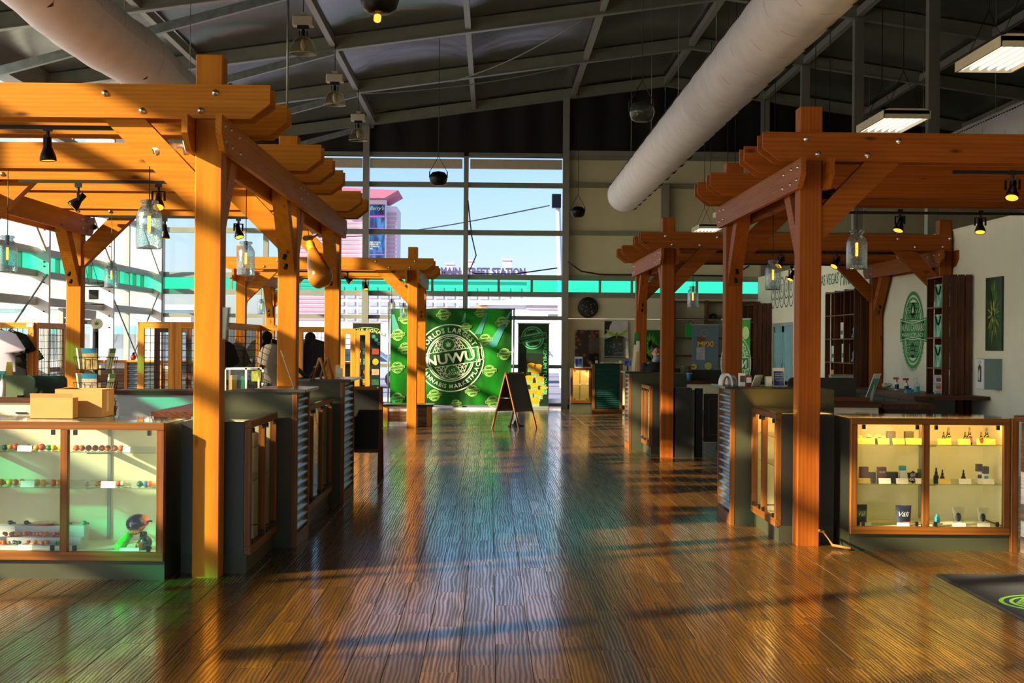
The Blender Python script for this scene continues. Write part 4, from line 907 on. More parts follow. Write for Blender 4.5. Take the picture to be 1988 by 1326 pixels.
t = thing('serving_tray', 'brown wooden tray lying on the white-fronted work counter', 'tray', (3.8, 16.4, 1.055)); mb = MB(); mb.box(3.55, 4.15, 16.25, 16.55, 1.055, 1.07); mb.build('base', M_DWOOD, t); mb = MB(); mb.box(3.55, 4.15, 16.25, 16.265, 1.07, 1.105); mb.box(3.55, 4.15, 16.535, 16.55, 1.07, 1.105); mb.box(3.55, 3.565, 16.265, 16.535, 1.07, 1.105); mb.box(4.135, 4.15, 16.265, 16.535, 1.07, 1.105); mb.build('rim', M_TRIMW, t)
t = thing('wall_counter', 'dark counter along the cream partition under the green wall emblem', 'counter', (6.3, 22, 0))
mb = MB(); mb.bbox(5.8, 6.84, 20.35, 21.05, .94, .99, .004); mb.bbox(5.8, 6.40, 21.05, 21.95, .94, .99, .004); mb.bbox(5.8, 6.62, 21.95, 24.6, .94, .99, .004); mb.build('worktop', M_DWOOD, t)
mb = MB(); mb.box(5.84, 6.38, 20.4, 24.5, 0, .94); mb.build('body', M_OLIVED, t)
for k in range(5):
    mb = MB(); mb.bbox(5.825, 5.84, 20.45+k*.8, 21.2+k*.8, .3, .92, .003); mb.build('door', M_OLIVED, t)
# far right island: rear counter with low dividers
counter('long brown counter at the rear of the far right island', 2.75, 5.6, 25.55, 26.2, 1.05, M_CREAMW, fz=.55)
for k, (a, b, m) in enumerate(((2.78, 3.02, M_CORR), (3.03, 3.30, M_OLIVED), (3.36, 3.47, M_CORR), (3.48, 4.6, M_OLIVED))):
    if m is M_CORR:
        t = thing('divider', 'short corrugated divider on the far right counter, ' + ('left one' if k == 0 else 'right one'), 'screen', (a, 25.8, 1.05)); mb = MB(); corr(mb, a, b-.04, 1.05, 1.27, 25.8, .05, .012); mb.build('corrugated_sheet', M_CORR, t); mb = MB(); mb.box(b-.05, b, 25.78, 25.86, 1.05, 1.28); mb.build('trim', M_TRIMW, t); mb = MB(); mb.box(a-.03, b+.06, 25.74, 25.9, 1.28, 1.295); mb.build('cap', M_SLAB, t)
    else: partition('dark olive divider on the far right counter, ' + ('short one between two corrugated ones' if k == 1 else 'long one ending behind the near right podium'), a, b, 25.85, 1.05, 1.255 if k == 1 else 1.235, m, .02)
t = thing('product_box', 'small orange wooden box on the far right rear counter', 'box', (3.16, 25.6, 1.05)); mb = MB(); mb.bbox(3.05, 3.28, 25.58, 25.72, 1.05, 1.13, .004); mb.build('body', M_TRIMW, t); mb = MB(); mb.box(3.07, 3.15, 25.574, 25.58, 1.065, 1.115); mb.box(3.18, 3.26, 25.574, 25.58, 1.065, 1.115); mb.build('label_print', M_PINE, t)
t = thing('cup', 'blue cup on the far right rear counter', 'cup', (3.42, 25.62, 1.05)); mb = MB(); mb.lathe((3.42, 25.62, 1.05), [(0, 0), (.04, 0), (.052, .13), (.048, .13), (.037, .01), (0, .01)], 14); mb.build('body', mat('blue_paper_cup', S(40, 130, 190), .5), t); mb = MB(); mb.lathe((3.42, 25.62, 1.18), [(.052, -.004), (.055, 0), (.052, .004)], 14); mb.build('rim', M_WHITE, t)

# ------------------------------------------------------------------ white-brown plank pony wall at the right edge
t = thing('wall_low', 'low wall of brown and whitewashed planks at the right edge', 'wall', (4.5, 11, 0), kind='structure')
mb = MB(); mb.box(4.345, 4.5, 8.5, 12.1, 0, 1.07); mb.build('core', M_BLACK, t)
rows = [M_RECLG, M_RECLW, M_RECLB, M_RECLG, M_RECLW, M_RECLB, M_RECLG, M_RECLB, M_RECLW]
for k in range(8):
    y = 12.1
    for q in range(4):
        L = (.35 if k % 2 else 1.0) if q == 0 else 1.1
        y2 = max(8.5, y-L)
        if y2 >= y: continue
        m = [M_RECLG, M_RECLW, M_RECLG, M_RECLB, M_RECLW, M_RECLG, M_RECLB, M_RECLG][k] if q == 0 and k % 2 == 0 else [M_RECLG, M_RECLW, M_RECLB, M_RECLW, M_RECLG, M_RECLB, M_RECLW, M_RECLB][(k+q) % 8]
        mb = MB(); mb.bbox(4.328-R.uniform(0, .004), 4.345, y2+.002, y-.002, k*.132+.002, (k+1)*.132-.002, .002); mb.build('plank', m, t); y = y2
mb = MB(); mb.bbox(4.27, 4.6, 8.5, 12.12, 1.07, 1.115, .006); mb.build('wall_cap', M_TRIMW, t)

# ------------------------------------------------------------------ goods in the left display case
def gl(name, c): return mat(name, c, .12, var=.25, scale=40, coat=.6)
PIPE = {k: gl('pipe_glass_'+k, c) for k, c in dict(amber=S(190, 100, 20), yellow=S(214, 176, 40), red=S(190, 60, 34), teal=S(30, 110, 100), green=S(40, 140, 60), orange=S(226, 110, 20), clear=S(214, 210, 180), blue=S(60, 120, 170), dark=S(28, 52, 40)).items()}
def shelfpt(zx, z, ins=.14):
    # point of a shelf at height z, 'ins' behind the glass, under the picture column zx (crop 0..330 px, 4.573 px per px)
    p = atY(zx/4.573, 900, 10.6); X = p.x*1.0; return V(X, lfront(X)+ins, z)
def pipe(p, r, c, label, group=None, dx=.02):
    t = MB(); t.ell(p+V(0, 0, r), r, r, r*.95, 12, 8); t.lathe(p+V(0, -r*.75, r), [(r*.62, 0), (r*.6, -.004), (r*.3, .006), (0, .012)], 10, d=(0, 1, 0))
    t.tube([p+V(0, 0, r), p+V(dx, .03, r*.75), p+V(dx*1.9, .07, r*.55)], r*.45, 8); t.build('glass_pipe', PIPE[c], None, label, 'pipe', group)
ord_ = ['first', 'second', 'third', 'fourth', 'fifth', 'sixth', 'seventh', 'eighth', 'ninth', 'tenth']
for i, (zx, c) in enumerate(zip((48, 95, 150, 240, 330, 380, 440, 485, 548), ('teal', 'yellow', 'red', 'amber', 'yellow', 'red', 'green', 'yellow', 'yellow'))):
    pipe(shelfpt(zx, .885, .2 if i in (3,) else .14), .022 if c != 'red' else .026, c, '%s glass pipe, %s from the left on the top left shelf' % (c, ord_[i]), 'glass pipes on the top left shelf')
for i, zx in enumerate((688, 737, 797, 857, 917, 968, 1030, 1087)):
    pipe(shelfpt(zx, .885), .023, 'amber', '%s amber glass pipe of the even row on the top right shelf' % ord_[i], 'row of amber pipes', -.02)
for i, (zx, c) in enumerate(zip((20, 95, 145, 205, 340, 398, 490, 535), ('amber', 'yellow', 'amber', 'orange', 'yellow', 'yellow', 'amber', 'yellow'))):
    pipe(shelfpt(zx, .635), .026, c, '%s glass pipe, %s from the left on the middle left shelf' % (c, ord_[i]), 'glass pipes on the middle left shelf')
for i, (zx, c) in enumerate(zip((790, 880, 908, 1068, 1105, 1255, 1312, 1345), ('clear', 'yellow', 'orange', 'amber', 'clear', 'teal', 'blue', 'orange'))):
    pipe(shelfpt(zx, .635), .023, c, '%s glass pipe, %s from the left on the middle right shelf' % (c, ord_[i]), 'glass pipes on the middle right shelf')
def card(p, w_, h, label, tilt=.3, m=M_PAPER, d=V(1, 0, 0), lines=2, group=None, name='price_card'):
    t = thing(name, label, 'sign' if name != 'price_card' else 'card', p, group=group); n = V(-d.y, d.x, 0); q = p-n*.0
    top = p+V(0, 0, h*math.cos(tilt))+n*(h*math.sin(tilt)); a, b = d*(-w_/2), d*(w_/2)
    mb = MB(); e = n*.003; mb.add([p+a, p+b, top+b, top+a, p+a+e, p+b+e, top+b+e, top+a+e], [(0, 1, 2, 3), (7, 6, 5, 4), (0, 4, 5, 1), (1, 5, 6, 2), (2, 6, 7, 3), (3, 7, 4, 0)]); mb.build('card', m, t)
    mb = MB(); mb.add([p+e, top.lerp(p, .3)+e, p+n*(h*math.sin(tilt)+.03)+V(0, 0, 0)], [(0, 1, 2)]); mb.build('easel_back', m, t)
    return t
def shelfcard(z0, z1, zb_, sh, label, zz=.17):
    a, b = shelfpt(z0, sh, .07), shelfpt(z1, sh, .07); card((a+b)/2, (b-a).length, zb_, label)
shelfcard(185, 312, .042, .885, 'white price card among the pipes on the top left shelf')
shelfcard(218, 338, .045, .635, 'white price card on the middle left shelf, left bay')
shelfcard(930, 1055, .046, .635, 'white price card on the middle right shelf')
shelfcard(1122, 1186, .04, .885, 'pale price card at the end of the amber pipe row')
shelfcard(200, 322, .036, .196, 'white price card at the foot of the grey steps')
shelfcard(1100, 1270, .022, .196, 'low white card under the glass skull sculpture')
t = thing('step_riser', 'grey three-step display riser in the bottom of the left case', 'riser', (-3.5, 10.7, .19))
a = shelfpt(0, 0).x-.3; b = shelfpt(700, 0).x
for k, (z, i0, i1) in enumerate(((.215, .10, .19), (.262, .19, .28), (.335, .28, .40))):
    mb = MB(); mb.box(a, b, lfront(b)+i0+.04, lfront(b)+i1+.04, .189, z); mb.build('step', M_GREYP, t)
for i, (zx, st, c, lb_) in enumerate(((12, 2, 'dark', 'far left'), (158, 2, 'dark', 'left of the plate'), (525, 2, 'green', 'right of the plate'), (680, 2, 'green', 'behind the case stile'))):
    p = V(shelfpt(zx, 0).x, lfront(-3)+.38, .335); mb = MB(); mb.ell(p+V(0, 0, .016), .022, .02, .016, 10, 6); mb.tube([p+V(0, 0, .012), p+V(.03, .02, .01)], .007); mb.build('glass_pipe', PIPE[c], None, '%s little glass piece on the top grey step, %s' % (c, lb_), 'pipe', 'small glass on the steps')
t = thing('dish', 'orange and yellow shallow dish on the top grey step', 'dish', V(shelfpt(320, 0).x, lfront(-3)+.37, .335)); p = ORG[t.name]
mb = MB(); mb.lathe(p, [(0, 0), (.05, 0), (.095, .016), (.09, .018), (.045, .006), (0, .006)], 24); mb.build('bowl', PIPE['red'], t); mb = MB(); mb.lathe(p, [(0, .0185), (.06, .0185), (.07, .02)], 20); mb.build('glaze', PIPE['yellow'], t)
def cluster(p, c, label, group):
    mb = MB(); [mb.ell(p+V(R.uniform(-.035, .035), R.uniform(-.015, .015), .014+R.uniform(0, .008)), .015, .013, .013, 8, 5) for _ in range(6)]; mb.build('glass_cluster', PIPE[c], None, label, 'glass', group)
for i, zx in enumerate((25, 90, 225, 335, 475)): cluster(V(shelfpt(zx, 0).x, lfront(-3)+.29, .262), ('amber', 'orange', 'red', 'orange', 'red')[i], '%s bunch of small glass beads, %s on the middle grey step' % (('amber', 'orange', 'red', 'orange', 'red')[i], ord_[i]), 'bead bunches on the steps')
for i, zx in enumerate((35, 160, 280, 400, 530)): cluster(V(shelfpt(zx, 0).x, lfront(-3)+.19, .215), ('amber', 'dark', 'amber', 'orange', 'green')[i], '%s bunch of small glass beads, %s on the lowest grey step' % (('amber', 'dark', 'amber', 'orange', 'green')[i], ord_[i]), 'bead bunches on the steps')
# glass skull sculpture with a helmet visor and a green faceted mouthpiece
o = shelfpt(1215, .19, .2); t = thing('glass_sculpture', 'glass sculpture of an orange skull in a dark visor with a green mouthpiece', 'sculpture', o)
c = o+V(0, 0, .18)
mb = MB(); mb.ell(c, .068, .06, .058, 16, 10); mb.ell(c+V(.045, .0, .022), .045, .05, .045, 14, 8); mb.ell(c+V(-.012, -.01, -.045), .042, .045, .034, 12, 8); mb.build('skull', PIPE['orange'], t)
mb = MB(); [mb.ell(c+V(dx, -.05, dz), .015, .012, .017, 10, 6) for dx, dz in ((-.03, -.022), (.014, -.018))]; mb.prism([(-.01, -.03), (.004, -.03), (-.003, -.012)], lambda u, v, q: c+V(u, q, v), -.062, -.05); mb.build('eye_socket', M_BLACK, t)
mb = MB(); [mb.cbox(c+V(-.036+i*.011, -.052, -.05-.002*(i % 2)), .008, .012, .016) for i in range(6)]; mb.build('teeth', PIPE['yellow'], t)
mb = MB(); mb.lathe(c, [(.071, -.012), (.076, .0), (.074, .025), (.06, .05), (.034, .064), (0, .069)], 18, d=(-.35, -.3, 1)); mb.build('visor', gl('oil_slick_glass', S(22, 30, 60)), t)
mb = MB(); mb.tube([c+V(.06, -.03, .01), c+V(.1, -.03, .025), c+V(.115, -.03, .02)], .007); mb.build('hose', M_BLACK, t)
d = (V(-.135, -.06, -.165)).normalized(); mb = MB(); mb.lathe(c+V(-.035, -.02, -.065), [(0, 0), (.026, .004), (.032, .05), (.04, .115), (.034, .15), (0, .152)], 7, d=d); mb.build('mouthpiece', gl('lime_glass', S(60, 220, 30)), t)
mb = MB(); mb.lathe(o+V(.04, .03, .0), [(.06, 0), (.055, .03), (.03, .07), (.025, .12)], 12); mb.ell(o+V(.06, .0, .05), .05, .045, .05, 12, 8); mb.build('base', gl('forest_glass', S(8, 60, 30)), t)
mb = MB(); mb.lathe(o+V(.035, -.06, .0), [(.008, 0), (.015, .02), (.028, .05), (.024, .055), (0, .03)], 12); mb.build('bowl', PIPE['amber'], t)

# ------------------------------------------------------------------ goods in the warm-lit right display case
def rp(px, z, ins=.12): X = atY(px, 900, 12.15+ins).x; return V(X, 12.15+ins, z)
def rcard(px0, px1, z, h, label, m=M_PAPER, ins=.09):
    a, b = rp(px0, z, ins), rp(px1, z, ins); card((a+b)/2, (b-a).length, h, label, .35, m)
M_YCARD = mat('yellow_card', S(236, 206, 110), .7, var=.03)
M_BOTT = mat('dark_amber_bottle', S(38, 22, 14), .15, coat=.5)
def dropper(px, z, h, lab, label, ins=.15, group='dropper bottles'):
    p = rp(px, z, ins); k = h/.11; t = thing('dropper_bottle', label, 'bottle', p, group=group)
    mb = MB(); mb.lathe(p, [(0, 0), (.016*k, 0), (.018*k, .004*k), (.018*k, .05*k), (.012*k, .06*k), (.009*k, .064*k)], 14); b_ = mb.build('body', M_BOTT, t)
    mb = MB(); mb.lathe(p, [(.0184*k, .012*k), (.0186*k, .014*k), (.0186*k, .044*k), (.0184*k, .046*k)], 14); mb.build('label_band', lab, b_)
    mb = MB(); mb.lathe(p, [(.0105*k, .062*k), (.0105*k, .08*k), (.006*k, .084*k), (.0065*k, .10*k), (.003*k, .11*k), (0, .11*k)], 12); mb.build('dropper_cap', M_BLACK, t)
LB = {k: mat('label_'+k, c, .5) for k, c in dict(lime=S(120, 200, 50), violet=S(150, 80, 160), red=S(200, 60, 40), yellow=S(220, 180, 50), teal=S(50, 170, 170), maroon=S(110, 30, 44), green=S(30, 100, 50), navy=S(30, 36, 66), black=S(28, 28, 30), cyan=S(40, 170, 190), grey=S(70, 70, 66), white=S(235, 232, 224)).items()}
dz = lambda x: 1790+x/4.571
for px, h, c, lb_ in ((190, .105, 'teal', 'short teal-labelled dropper bottle, far left of the top right shelf'), (232, .14, 'lime', 'tall lime-labelled dropper bottle on the top right shelf'), (380, .105, 'red', 'short dropper bottle left of the violet-labelled one'), (420, .14, 'violet', 'tall violet-labelled dropper bottle on the top right shelf'), (523, .105, 'red', 'short red-labelled dropper bottle near the right end of the top shelf'), (572, .14, 'yellow', 'tall yellow-labelled dropper bottle at the right end of the top shelf')): dropper(dz(px), .863, h, LB[c], lb_)
for px, h, lb_ in ((126, .13, 'taller of two dark dropper bottles left on the middle shelf'), (181, .115, 'shorter of two dark dropper bottles left on the middle shelf'), (368, .115, 'lone dark dropper bottle in the middle of the shelf')): dropper(dz(px), .54, h, LB['black'], lb_)
def rbox(px0, px1, z, h, m, label, ins=.15, d=.05, band=None, name='product_box', txt=None, cap=None):
    a, b = rp(px0, z, ins), rp(px1, z, ins); t = thing(name, label, 'box', (a+b)/2)
    mb = MB(); mb.bbox(a.x, b.x, a.y, a.y+d, z, z+h, .002); mb.build('carton', m, t)
    if band: mb = MB(); mb.box(a.x+.004, b.x-.004, a.y-.001, a.y, z+h*.2, z+h*.45); mb.build('label_print', band, t)
    if cap: mb = MB(); mb.box(a.x-.0006, b.x+.0006, a.y-.0008, a.y+d+.0006, z+h-cap[0], z+h+.0008); mb.build(cap[2], cap[1], t)
    if txt:
        fl = Flat(); fl.textfit(txt, (a.x+b.x)/2, z+h*.7, (b.x-a.x)*.7, h*.14); mb = MB(); fl.put(mb, lambda u, v: V(u, a.y-.0015, v)); mb.build('lettering', M_PAPER, t)
dl = lambda x: 1640+x/5.528
rbox(dl(455), dl(545), .863, .10, LB['grey'], 'grey boxed product left on the top shelf of the warm case', band=LB['green'], ins=.2)
rbox(dl(648), dl(740), .863, .10, LB['grey'], 'grey boxed product right of centre on the warm top shelf', band=LB['yellow'], ins=.2)
for i, x in enumerate((158, 258, 330, 360, 408)):
    p = rp(dl(x), .863, .18); t = thing('tin', 'small gold-lidded tin, %s from the left on the warm top shelf' % ord_[i], 'tin', p, group='tins on the top shelf'); mb = MB(); mb.cyl(p, p+V(0, 0, .045+.01*(i % 2)), .019, n=12); mb.build('body', LB['black'], t); mb = MB(); mb.cyl(p+V(0, 0, .045+.01*(i % 2)), p+V(0, 0, .065+.01*(i % 2)), .0195, n=12); mb.build('lid', M_YCARD, t)
rbox(dl(165), dl(258), .54, .13, LB['maroon'], 'maroon carton, leftmost on the middle shelf', band=LB['maroon'])
rbox(dl(262), dl(335), .54, .085, LB['black'], 'small black packet right of the leftmost maroon carton')
rbox(dl(360), dl(448), .54, .13, LB['maroon'], 'second maroon carton on the middle shelf', txt='RELIEF')
rbox(dl(450), dl(575), .54, .09, LB['black'], 'wide dark carton beside the second maroon one', txt=None)
rbox(dl(597), dl(660), .54, .14, LB['white'], 'white carton with a teal top on the middle shelf', cap=(.036, LB['teal'], 'lid'))
rbox(dl(797), dl(874), .54, .115, LB['green'], 'green carton beside the case stile on the middle shelf', txt=None)
a, b = rp(dl(672), .54, .11), rp(dl(795), .54, .11); t = thing('shelf_sign', 'black plaque reading gut health on the middle shelf', 'sign', (a+b)/2); cx = (a.x+b.x)/2; w_ = (b.x-a.x)/2
mb = MB(); mb.prism([(cx-w_, .555), (cx-.02, .555), (cx, .54), (cx+.02, .555), (cx+w_, .555), (cx+w_*.9, .595), (cx+w_, .63), (cx+.02, .63), (cx, .645), (cx-.02, .63), (cx-w_, .63), (cx-w_*.9, .595)], lambda u, v, q: V(u, q, v), a.y, a.y+.006); mb.build('plaque', M_BLACK, t)
fl = Flat(); fl.textfit('GUT', cx, .611, w_*.9, .024, .02); fl.textfit('HEALTH', cx, .576, w_*1.5, .024, .02); mb = MB(); fl.put(mb, lambda u, v: V(u, a.y-.001, v)); mb.build('lettering', M_PAPER, t)
for i, (px, x1) in enumerate(((491, 536), (548, 594))): rbox(dz(px), dz(x1), .54, .155 if i == 0 else .14, LB['white'], 'white-bottomed carton with a dark top, %s of two at the right end' % ('rear' if i == 0 else 'front'), ins=.2-.05*i, band=(LB['grey'], LB['teal'])[i], cap=(.06, LB['grey'], 'sleeve'))
for i, (a, b, m, sh, base) in enumerate((((140, 325, M_YCARD, .863, dl)), (355, 480, M_YCARD, .863, dl), (515, 645, M_YCARD, .863, dl), (655, 775, M_YCARD, .863, dl), (720, 855, M_YCARD, .863, dl), (150, 280, M_YCARD, .54, dl), (370, 498, M_PAPER, .54, dl), (556, 686, M_PAPER, .54, dl), (765, 876, M_PAPER, .54, dl), (568, 700, M_PAPER, .19, dl), (170, 290, M_PAPER, .19, dl), (140, 260, M_YCARD, .863, dz), (320, 432, M_YCARD, .863, dz), (485, 592, M_YCARD, .863, dz), (560, 655, M_YCARD, .863, dz), (148, 258, M_YCARD, .54, dz), (332, 440, M_PAPER, .54, dz), (500, 560, M_PAPER, .54, dz), (540, 645, M_PAPER, .54, dz), (98, 192, M_PAPER, .19, dz), (275, 395, M_PAPER, .19, dz), (498, 610, M_PAPER, .19, dz))):
    row = {.863: 'top', .54: 'middle', .19: 'bottom'}[sh]; bay = 'left' if base is dl else 'right'
    rcard(base(a), base(b), sh, .052 if sh > .8 else .046 if sh > .3 else .03, '%s price card, %s shelf of the warm case, %s bay, %s' % ('yellow' if m is M_YCARD else 'white', row, bay, ['leftmost, widest', 'second', 'third', 'fourth, half hidden', 'last, before a box', 'below the maroon carton', 'below second maroon carton', 'below the teal-topped carton', 'beside the stile', 'below the navy pouch', 'below the dark pouch', 'first', 'second', 'third', 'last', 'below two dark bottles', 'below the lone bottle', 'half hidden', 'rightmost', 'below the cyan bottle', 'below the left clear pouch', 'below the right clear pouch'][i]), m, ins=.09 if i not in (3, 13, 17) else .13)
def pouch(px0, px1, z, h, m, label, txt=None, tag_=None, ins=.16, clear=False):
    a, b = rp(px0, z, ins), rp(px1, z, ins); cx, y, w_ = (a.x+b.x)/2, a.y, (b.x-a.x)/2; t = thing('pouch', label, 'pouch', (cx, y, z))
    mb = MB(); mb.grid(lambda u, v: V(cx+w_*(2*u-1)*(.86+.14*v), y-.028*math.sin(math.pi*u)**.6*(1-v)**.5-.002, z+h*v), 10, 8); mb.grid(lambda u, v: V(cx+w_*(1-2*u)*(.86+.14*v), y+.028*math.sin(math.pi*u)**.6*(1-v)**.5+.002, z+h*v), 10, 8); mb.build('bag', m, t)
    if txt:
        fl = Flat(); fl.textfit(txt, cx, z+h*.58, w_*1.3, h*.24, 0., shear=.35); mb = MB(); fl.put(mb, lambda u, v: V(u, y-.028*max(0, math.sin(math.pi*min(1, max(0, (u-cx)/w_/2+.5))))**.6*max(0, 1-(v-z)/h)**.5-.006, v)); mb.build('lettering', M_PAPER, t)
    if tag_: mb = MB(); mb.box(cx-w_*.1, cx+w_*.8, y-.033, y-.03, z+h*.02, z+h*.2); mb.build('label_print', tag_, t)
    if clear:
        mb = MB(); mb.ell((cx, y, z+h*.45), w_*.5, .012, h*.24, 10, 6); mb.build('contents', LB['black'], t); mb = MB(); mb.box(cx-w_*.35, cx+w_*.35, y-.034, y-.031, z+h*.04, z+h*.2); mb.build('label_print', M_PAPER, t)
pouch(dl(130), dl(243), .19, .17, LB['black'], 'black-green pouch with script lettering, bottom left of the warm case', 'Váli', LB['green'])
pouch(dl(548), dl(718), .19, .165, LB['navy'], 'navy pouch with white script and a red patch, bottom shelf', 'Váli', LB['red'])
pouch(dz(270), dz(380), .19, .155, M_PLEXI, 'clear pouch of dark buds, left of two on the bottom shelf', clear=True)
pouch(dz(490), dz(596), .19, .15, M_PLEXI, 'clear pouch of dark buds, right of two on the bottom shelf', clear=True)
p = rp(dz(140), .19, .15); t = thing('bottle', 'cyan plastic bottle on the bottom shelf of the warm case', 'bottle', p); mb = MB(); mb.lathe(p, [(0, 0), (.02, 0), (.021, .07), (.012, .08)], 14); mb.build('body', LB['cyan'], t); mb = MB(); mb.cyl(p+V(0, 0, .078), p+V(0, 0, .095), .014, n=12); mb.build('cap', LB['cyan'], t)
# the few packets behind the aisle-side glass on the near right
for i, (Y, z) in enumerate(((12.78, .87), (12.9, .62), (12.85, .20))):
    t = thing('packet', 'small pink-brown packet behind the aisle-side glass, %s shelf' % ('top', 'middle', 'bottom')[i], 'packet', (2.6, Y, z)); mb = MB(); mb.bbox(2.55, 2.6, Y-.05, Y+.05, z, z+.11, .003); mb.build('body', mat('pink_brown_packet', S(190, 140, 110), .6) if i == 0 else bpy.data.materials['pink_brown_packet'], t); mb = MB(); mb.box(2.546, 2.55, Y-.03, Y+.03, z+.02, z+.07); mb.build('label_print', M_PAPER, t)
# ------------------------------------------------------------------ printed emblem used on banners, wall and mat
def rotf(fl, a, c=(0, 0)):
    co, si = math.cos(a), math.sin(a); o = Flat(); o.p = [([(c[0]+(u-c[0])*co-(v-c[1])*si, c[1]+(u-c[0])*si+(v-c[1])*co) for u, v in vs], fs) for vs, fs in fl.p]; return o
def emblem_big(tilt=.15):
    W, G = Flat(), Flat()
    W.ring(.965, 1.0).ring(.665, .70); W.ring(.62, .645)
    star(W, .615, w=.03, ymin=lambda x: .205); star(W, .615, w=.03, ymax=lambda x: -.205)
    W.ring(.17, .19, (0, .40), n=28).ring(.19, .205, (0, -.41), n=28)
    G.disc(.17, (0, .40)).disc(.19, (0, -.41)).poly([(-.86, -.22), (.86, -.22), (.86, .22), (-.86, .22)])
    T = Flat(); T.leaf((0, .355), .15); T.text('LAS', 0, -.355, .12).text('VEGAS', 0, -.46, .12)
    T.textfit('NUWU', 0, 0, 1.45, .29, .025); T.line((-.86, .215), (.86, .215), .022).line((-.86, -.215), (.86, -.215), .022).line((.855, -.22), (.855, .22), .022).line((-.855, -.22), (-.855, .22), .022)
    for k in range(14): T.line((.80, -.18+k*.028), (.835, -.18+k*.028), .01)
    for s in (-1, 1): T.line((s*.89, .17), (s*.95, .17), .02).line((s*.89, -.17), (s*.95, -.17), .02).line((s*.95, .17), (s*.92, 0), .02).line((s*.92, 0), (s*.95, -.17), .02)
    T.arc('WORLDS LARGEST', .825, .2, 90, True, bold=.03).arc('CANNABIS MARKETPLACE', .83, .165, 270, False, bold=.025)
    return rotf(W, tilt), rotf(G, tilt), rotf(T, tilt)
def emblem_small(tilt=.15, text=True):
    W, G = Flat(), Flat(); W.disc(1, n=28); G.ring(.82, .9, n=28); star(G, .75, w=.07, ymin=lambda x: .3); star(G, .75, w=.07, ymax=lambda x: -.3); G.leaf((0, .52), .2)
    G.poly([(-1.22, -.24), (1.22, -.24), (1.22, .24), (-1.22, .24)]); T = Flat()
    T.line((-1.22, .24), (1.22, .24), .05).line((-1.22, -.24), (1.22, -.24), .05).line((1.22, -.24), (1.22, .24), .05).line((-1.22, -.24), (-1.22, .24), .05)
    if text: T.textfit('NUWU CANNABIS', 0, .08, 2.2, .17).textfit('MARKETPLACE', 0, -.13, 1.9, .1)
    return rotf(W, tilt), rotf(G, tilt), rotf(T, tilt)
def put_layers(layers, parent, f, mats, names=('print_white', 'print_green', 'lettering')):
    for i, (fl, m, n) in enumerate(zip(layers, mats, names)):
        mb = MB(); fl.put(mb, lambda u, v: f(u, v, i)); mb.build(n, m, parent)
M_BANNER = cloth_print('green_banner_cloth', S(2, 58, 8), S(6, 104, 14), S(24, 160, 26), .9, .3)
M_BGREEN = mat('banner_green_ink', S(14, 122, 24), .55, var=.05)
M_PALEG = mat('pale_green_ink', S(190, 226, 130), .55, var=.04)
M_BEAM = mat('cyan_beam_ink', S(70, 160, 150), .55, var=.05)
# large backdrop
YBD = 37.3; p0, p1 = atY(757, 786, YBD), atY(994, 601, YBD); bx0, bx1, bz0, bz1 = p0.x, p1.x, .12, p1.z
bd = thing('backdrop_banner', 'large green backdrop banner with a round white emblem in front of the windows', 'banner', ((bx0+bx1)/2, YBD, 0))
wave = lambda x, z: .022*math.sin(x*2.6+z*.8)+.014*math.sin(x*5.1-z*1.7)
mb = MB(); mb.grid(lambda u, v: V(bx0+(bx1-bx0)*u, YBD+wave(bx0+(bx1-bx0)*u, bz0+(bz1-bz0)*v), bz0+(bz1-bz0)*v), 60, 24); mb.build('cloth', M_BANNER, bd)
mb = MB(); [mb.tube([(x, YBD+.05, 0), (x, YBD+.05, bz1+.03)], .02) for x in (bx0-.05, bx1+.05)]; mb.tube([(bx0-.08, YBD+.05, bz1+.01), (bx1+.08, YBD+.05, bz1+.01)], .02); mb.tube([(bx0-.05, YBD+.05, bz0-.01), (bx1+.05, YBD+.05, bz0-.01)], .02); mb.build('frame', M_CHROME, bd)
mb = MB(); [mb.tube([(x, YBD-.3, .012), (x, YBD+.4, .012)], .02) for x in (bx0-.05, bx1+.05)]; mb.build('foot', M_ALU, bd)
mb = MB(); mb.box(bx0-.05, bx1+.08, YBD-.06, YBD+.12, 0, .055); mb.build('base_rail', M_COLW, bd)
cc = atY(874.3, 695, YBD); rr = 66/2900*YBD
fm = lambda u, v, i: V(cc.x+u*rr, YBD+wave(cc.x+u*rr, cc.z+v*rr)-.012-.006*i, cc.z+v*rr)
put_layers(emblem_big(), bd, fm, (M_WPRINT, M_BGREEN, M_WPRINT))
es = emblem_small(text=True)
fl = Flat(); zt = lambda x, y: atY(760+x/6.313, 590+y/6.313, YBD)
for a, b, w0, w1 in (((1168, 110), (1060, 370), .02, .09), ((1460, 95), (1210, 530), .02, .12), ((1410, 230), (1240, 520), .02, .10), ((905, 110), (880, 230), .01, .05), ((20, 130), (70, 400), .03, .12)):
    A, B = zt(*a), zt(*b); fl.poly([(A.x-w0, A.z), (A.x+w0, A.z), (B.x+w1, B.z), (B.x-w1, B.z)])
mb = MB(); fl.put(mb, lambda u, v: V(u, YBD+wave(u, v)-.008, v)); mb.build('print_light_beams', M_BEAM, bd)
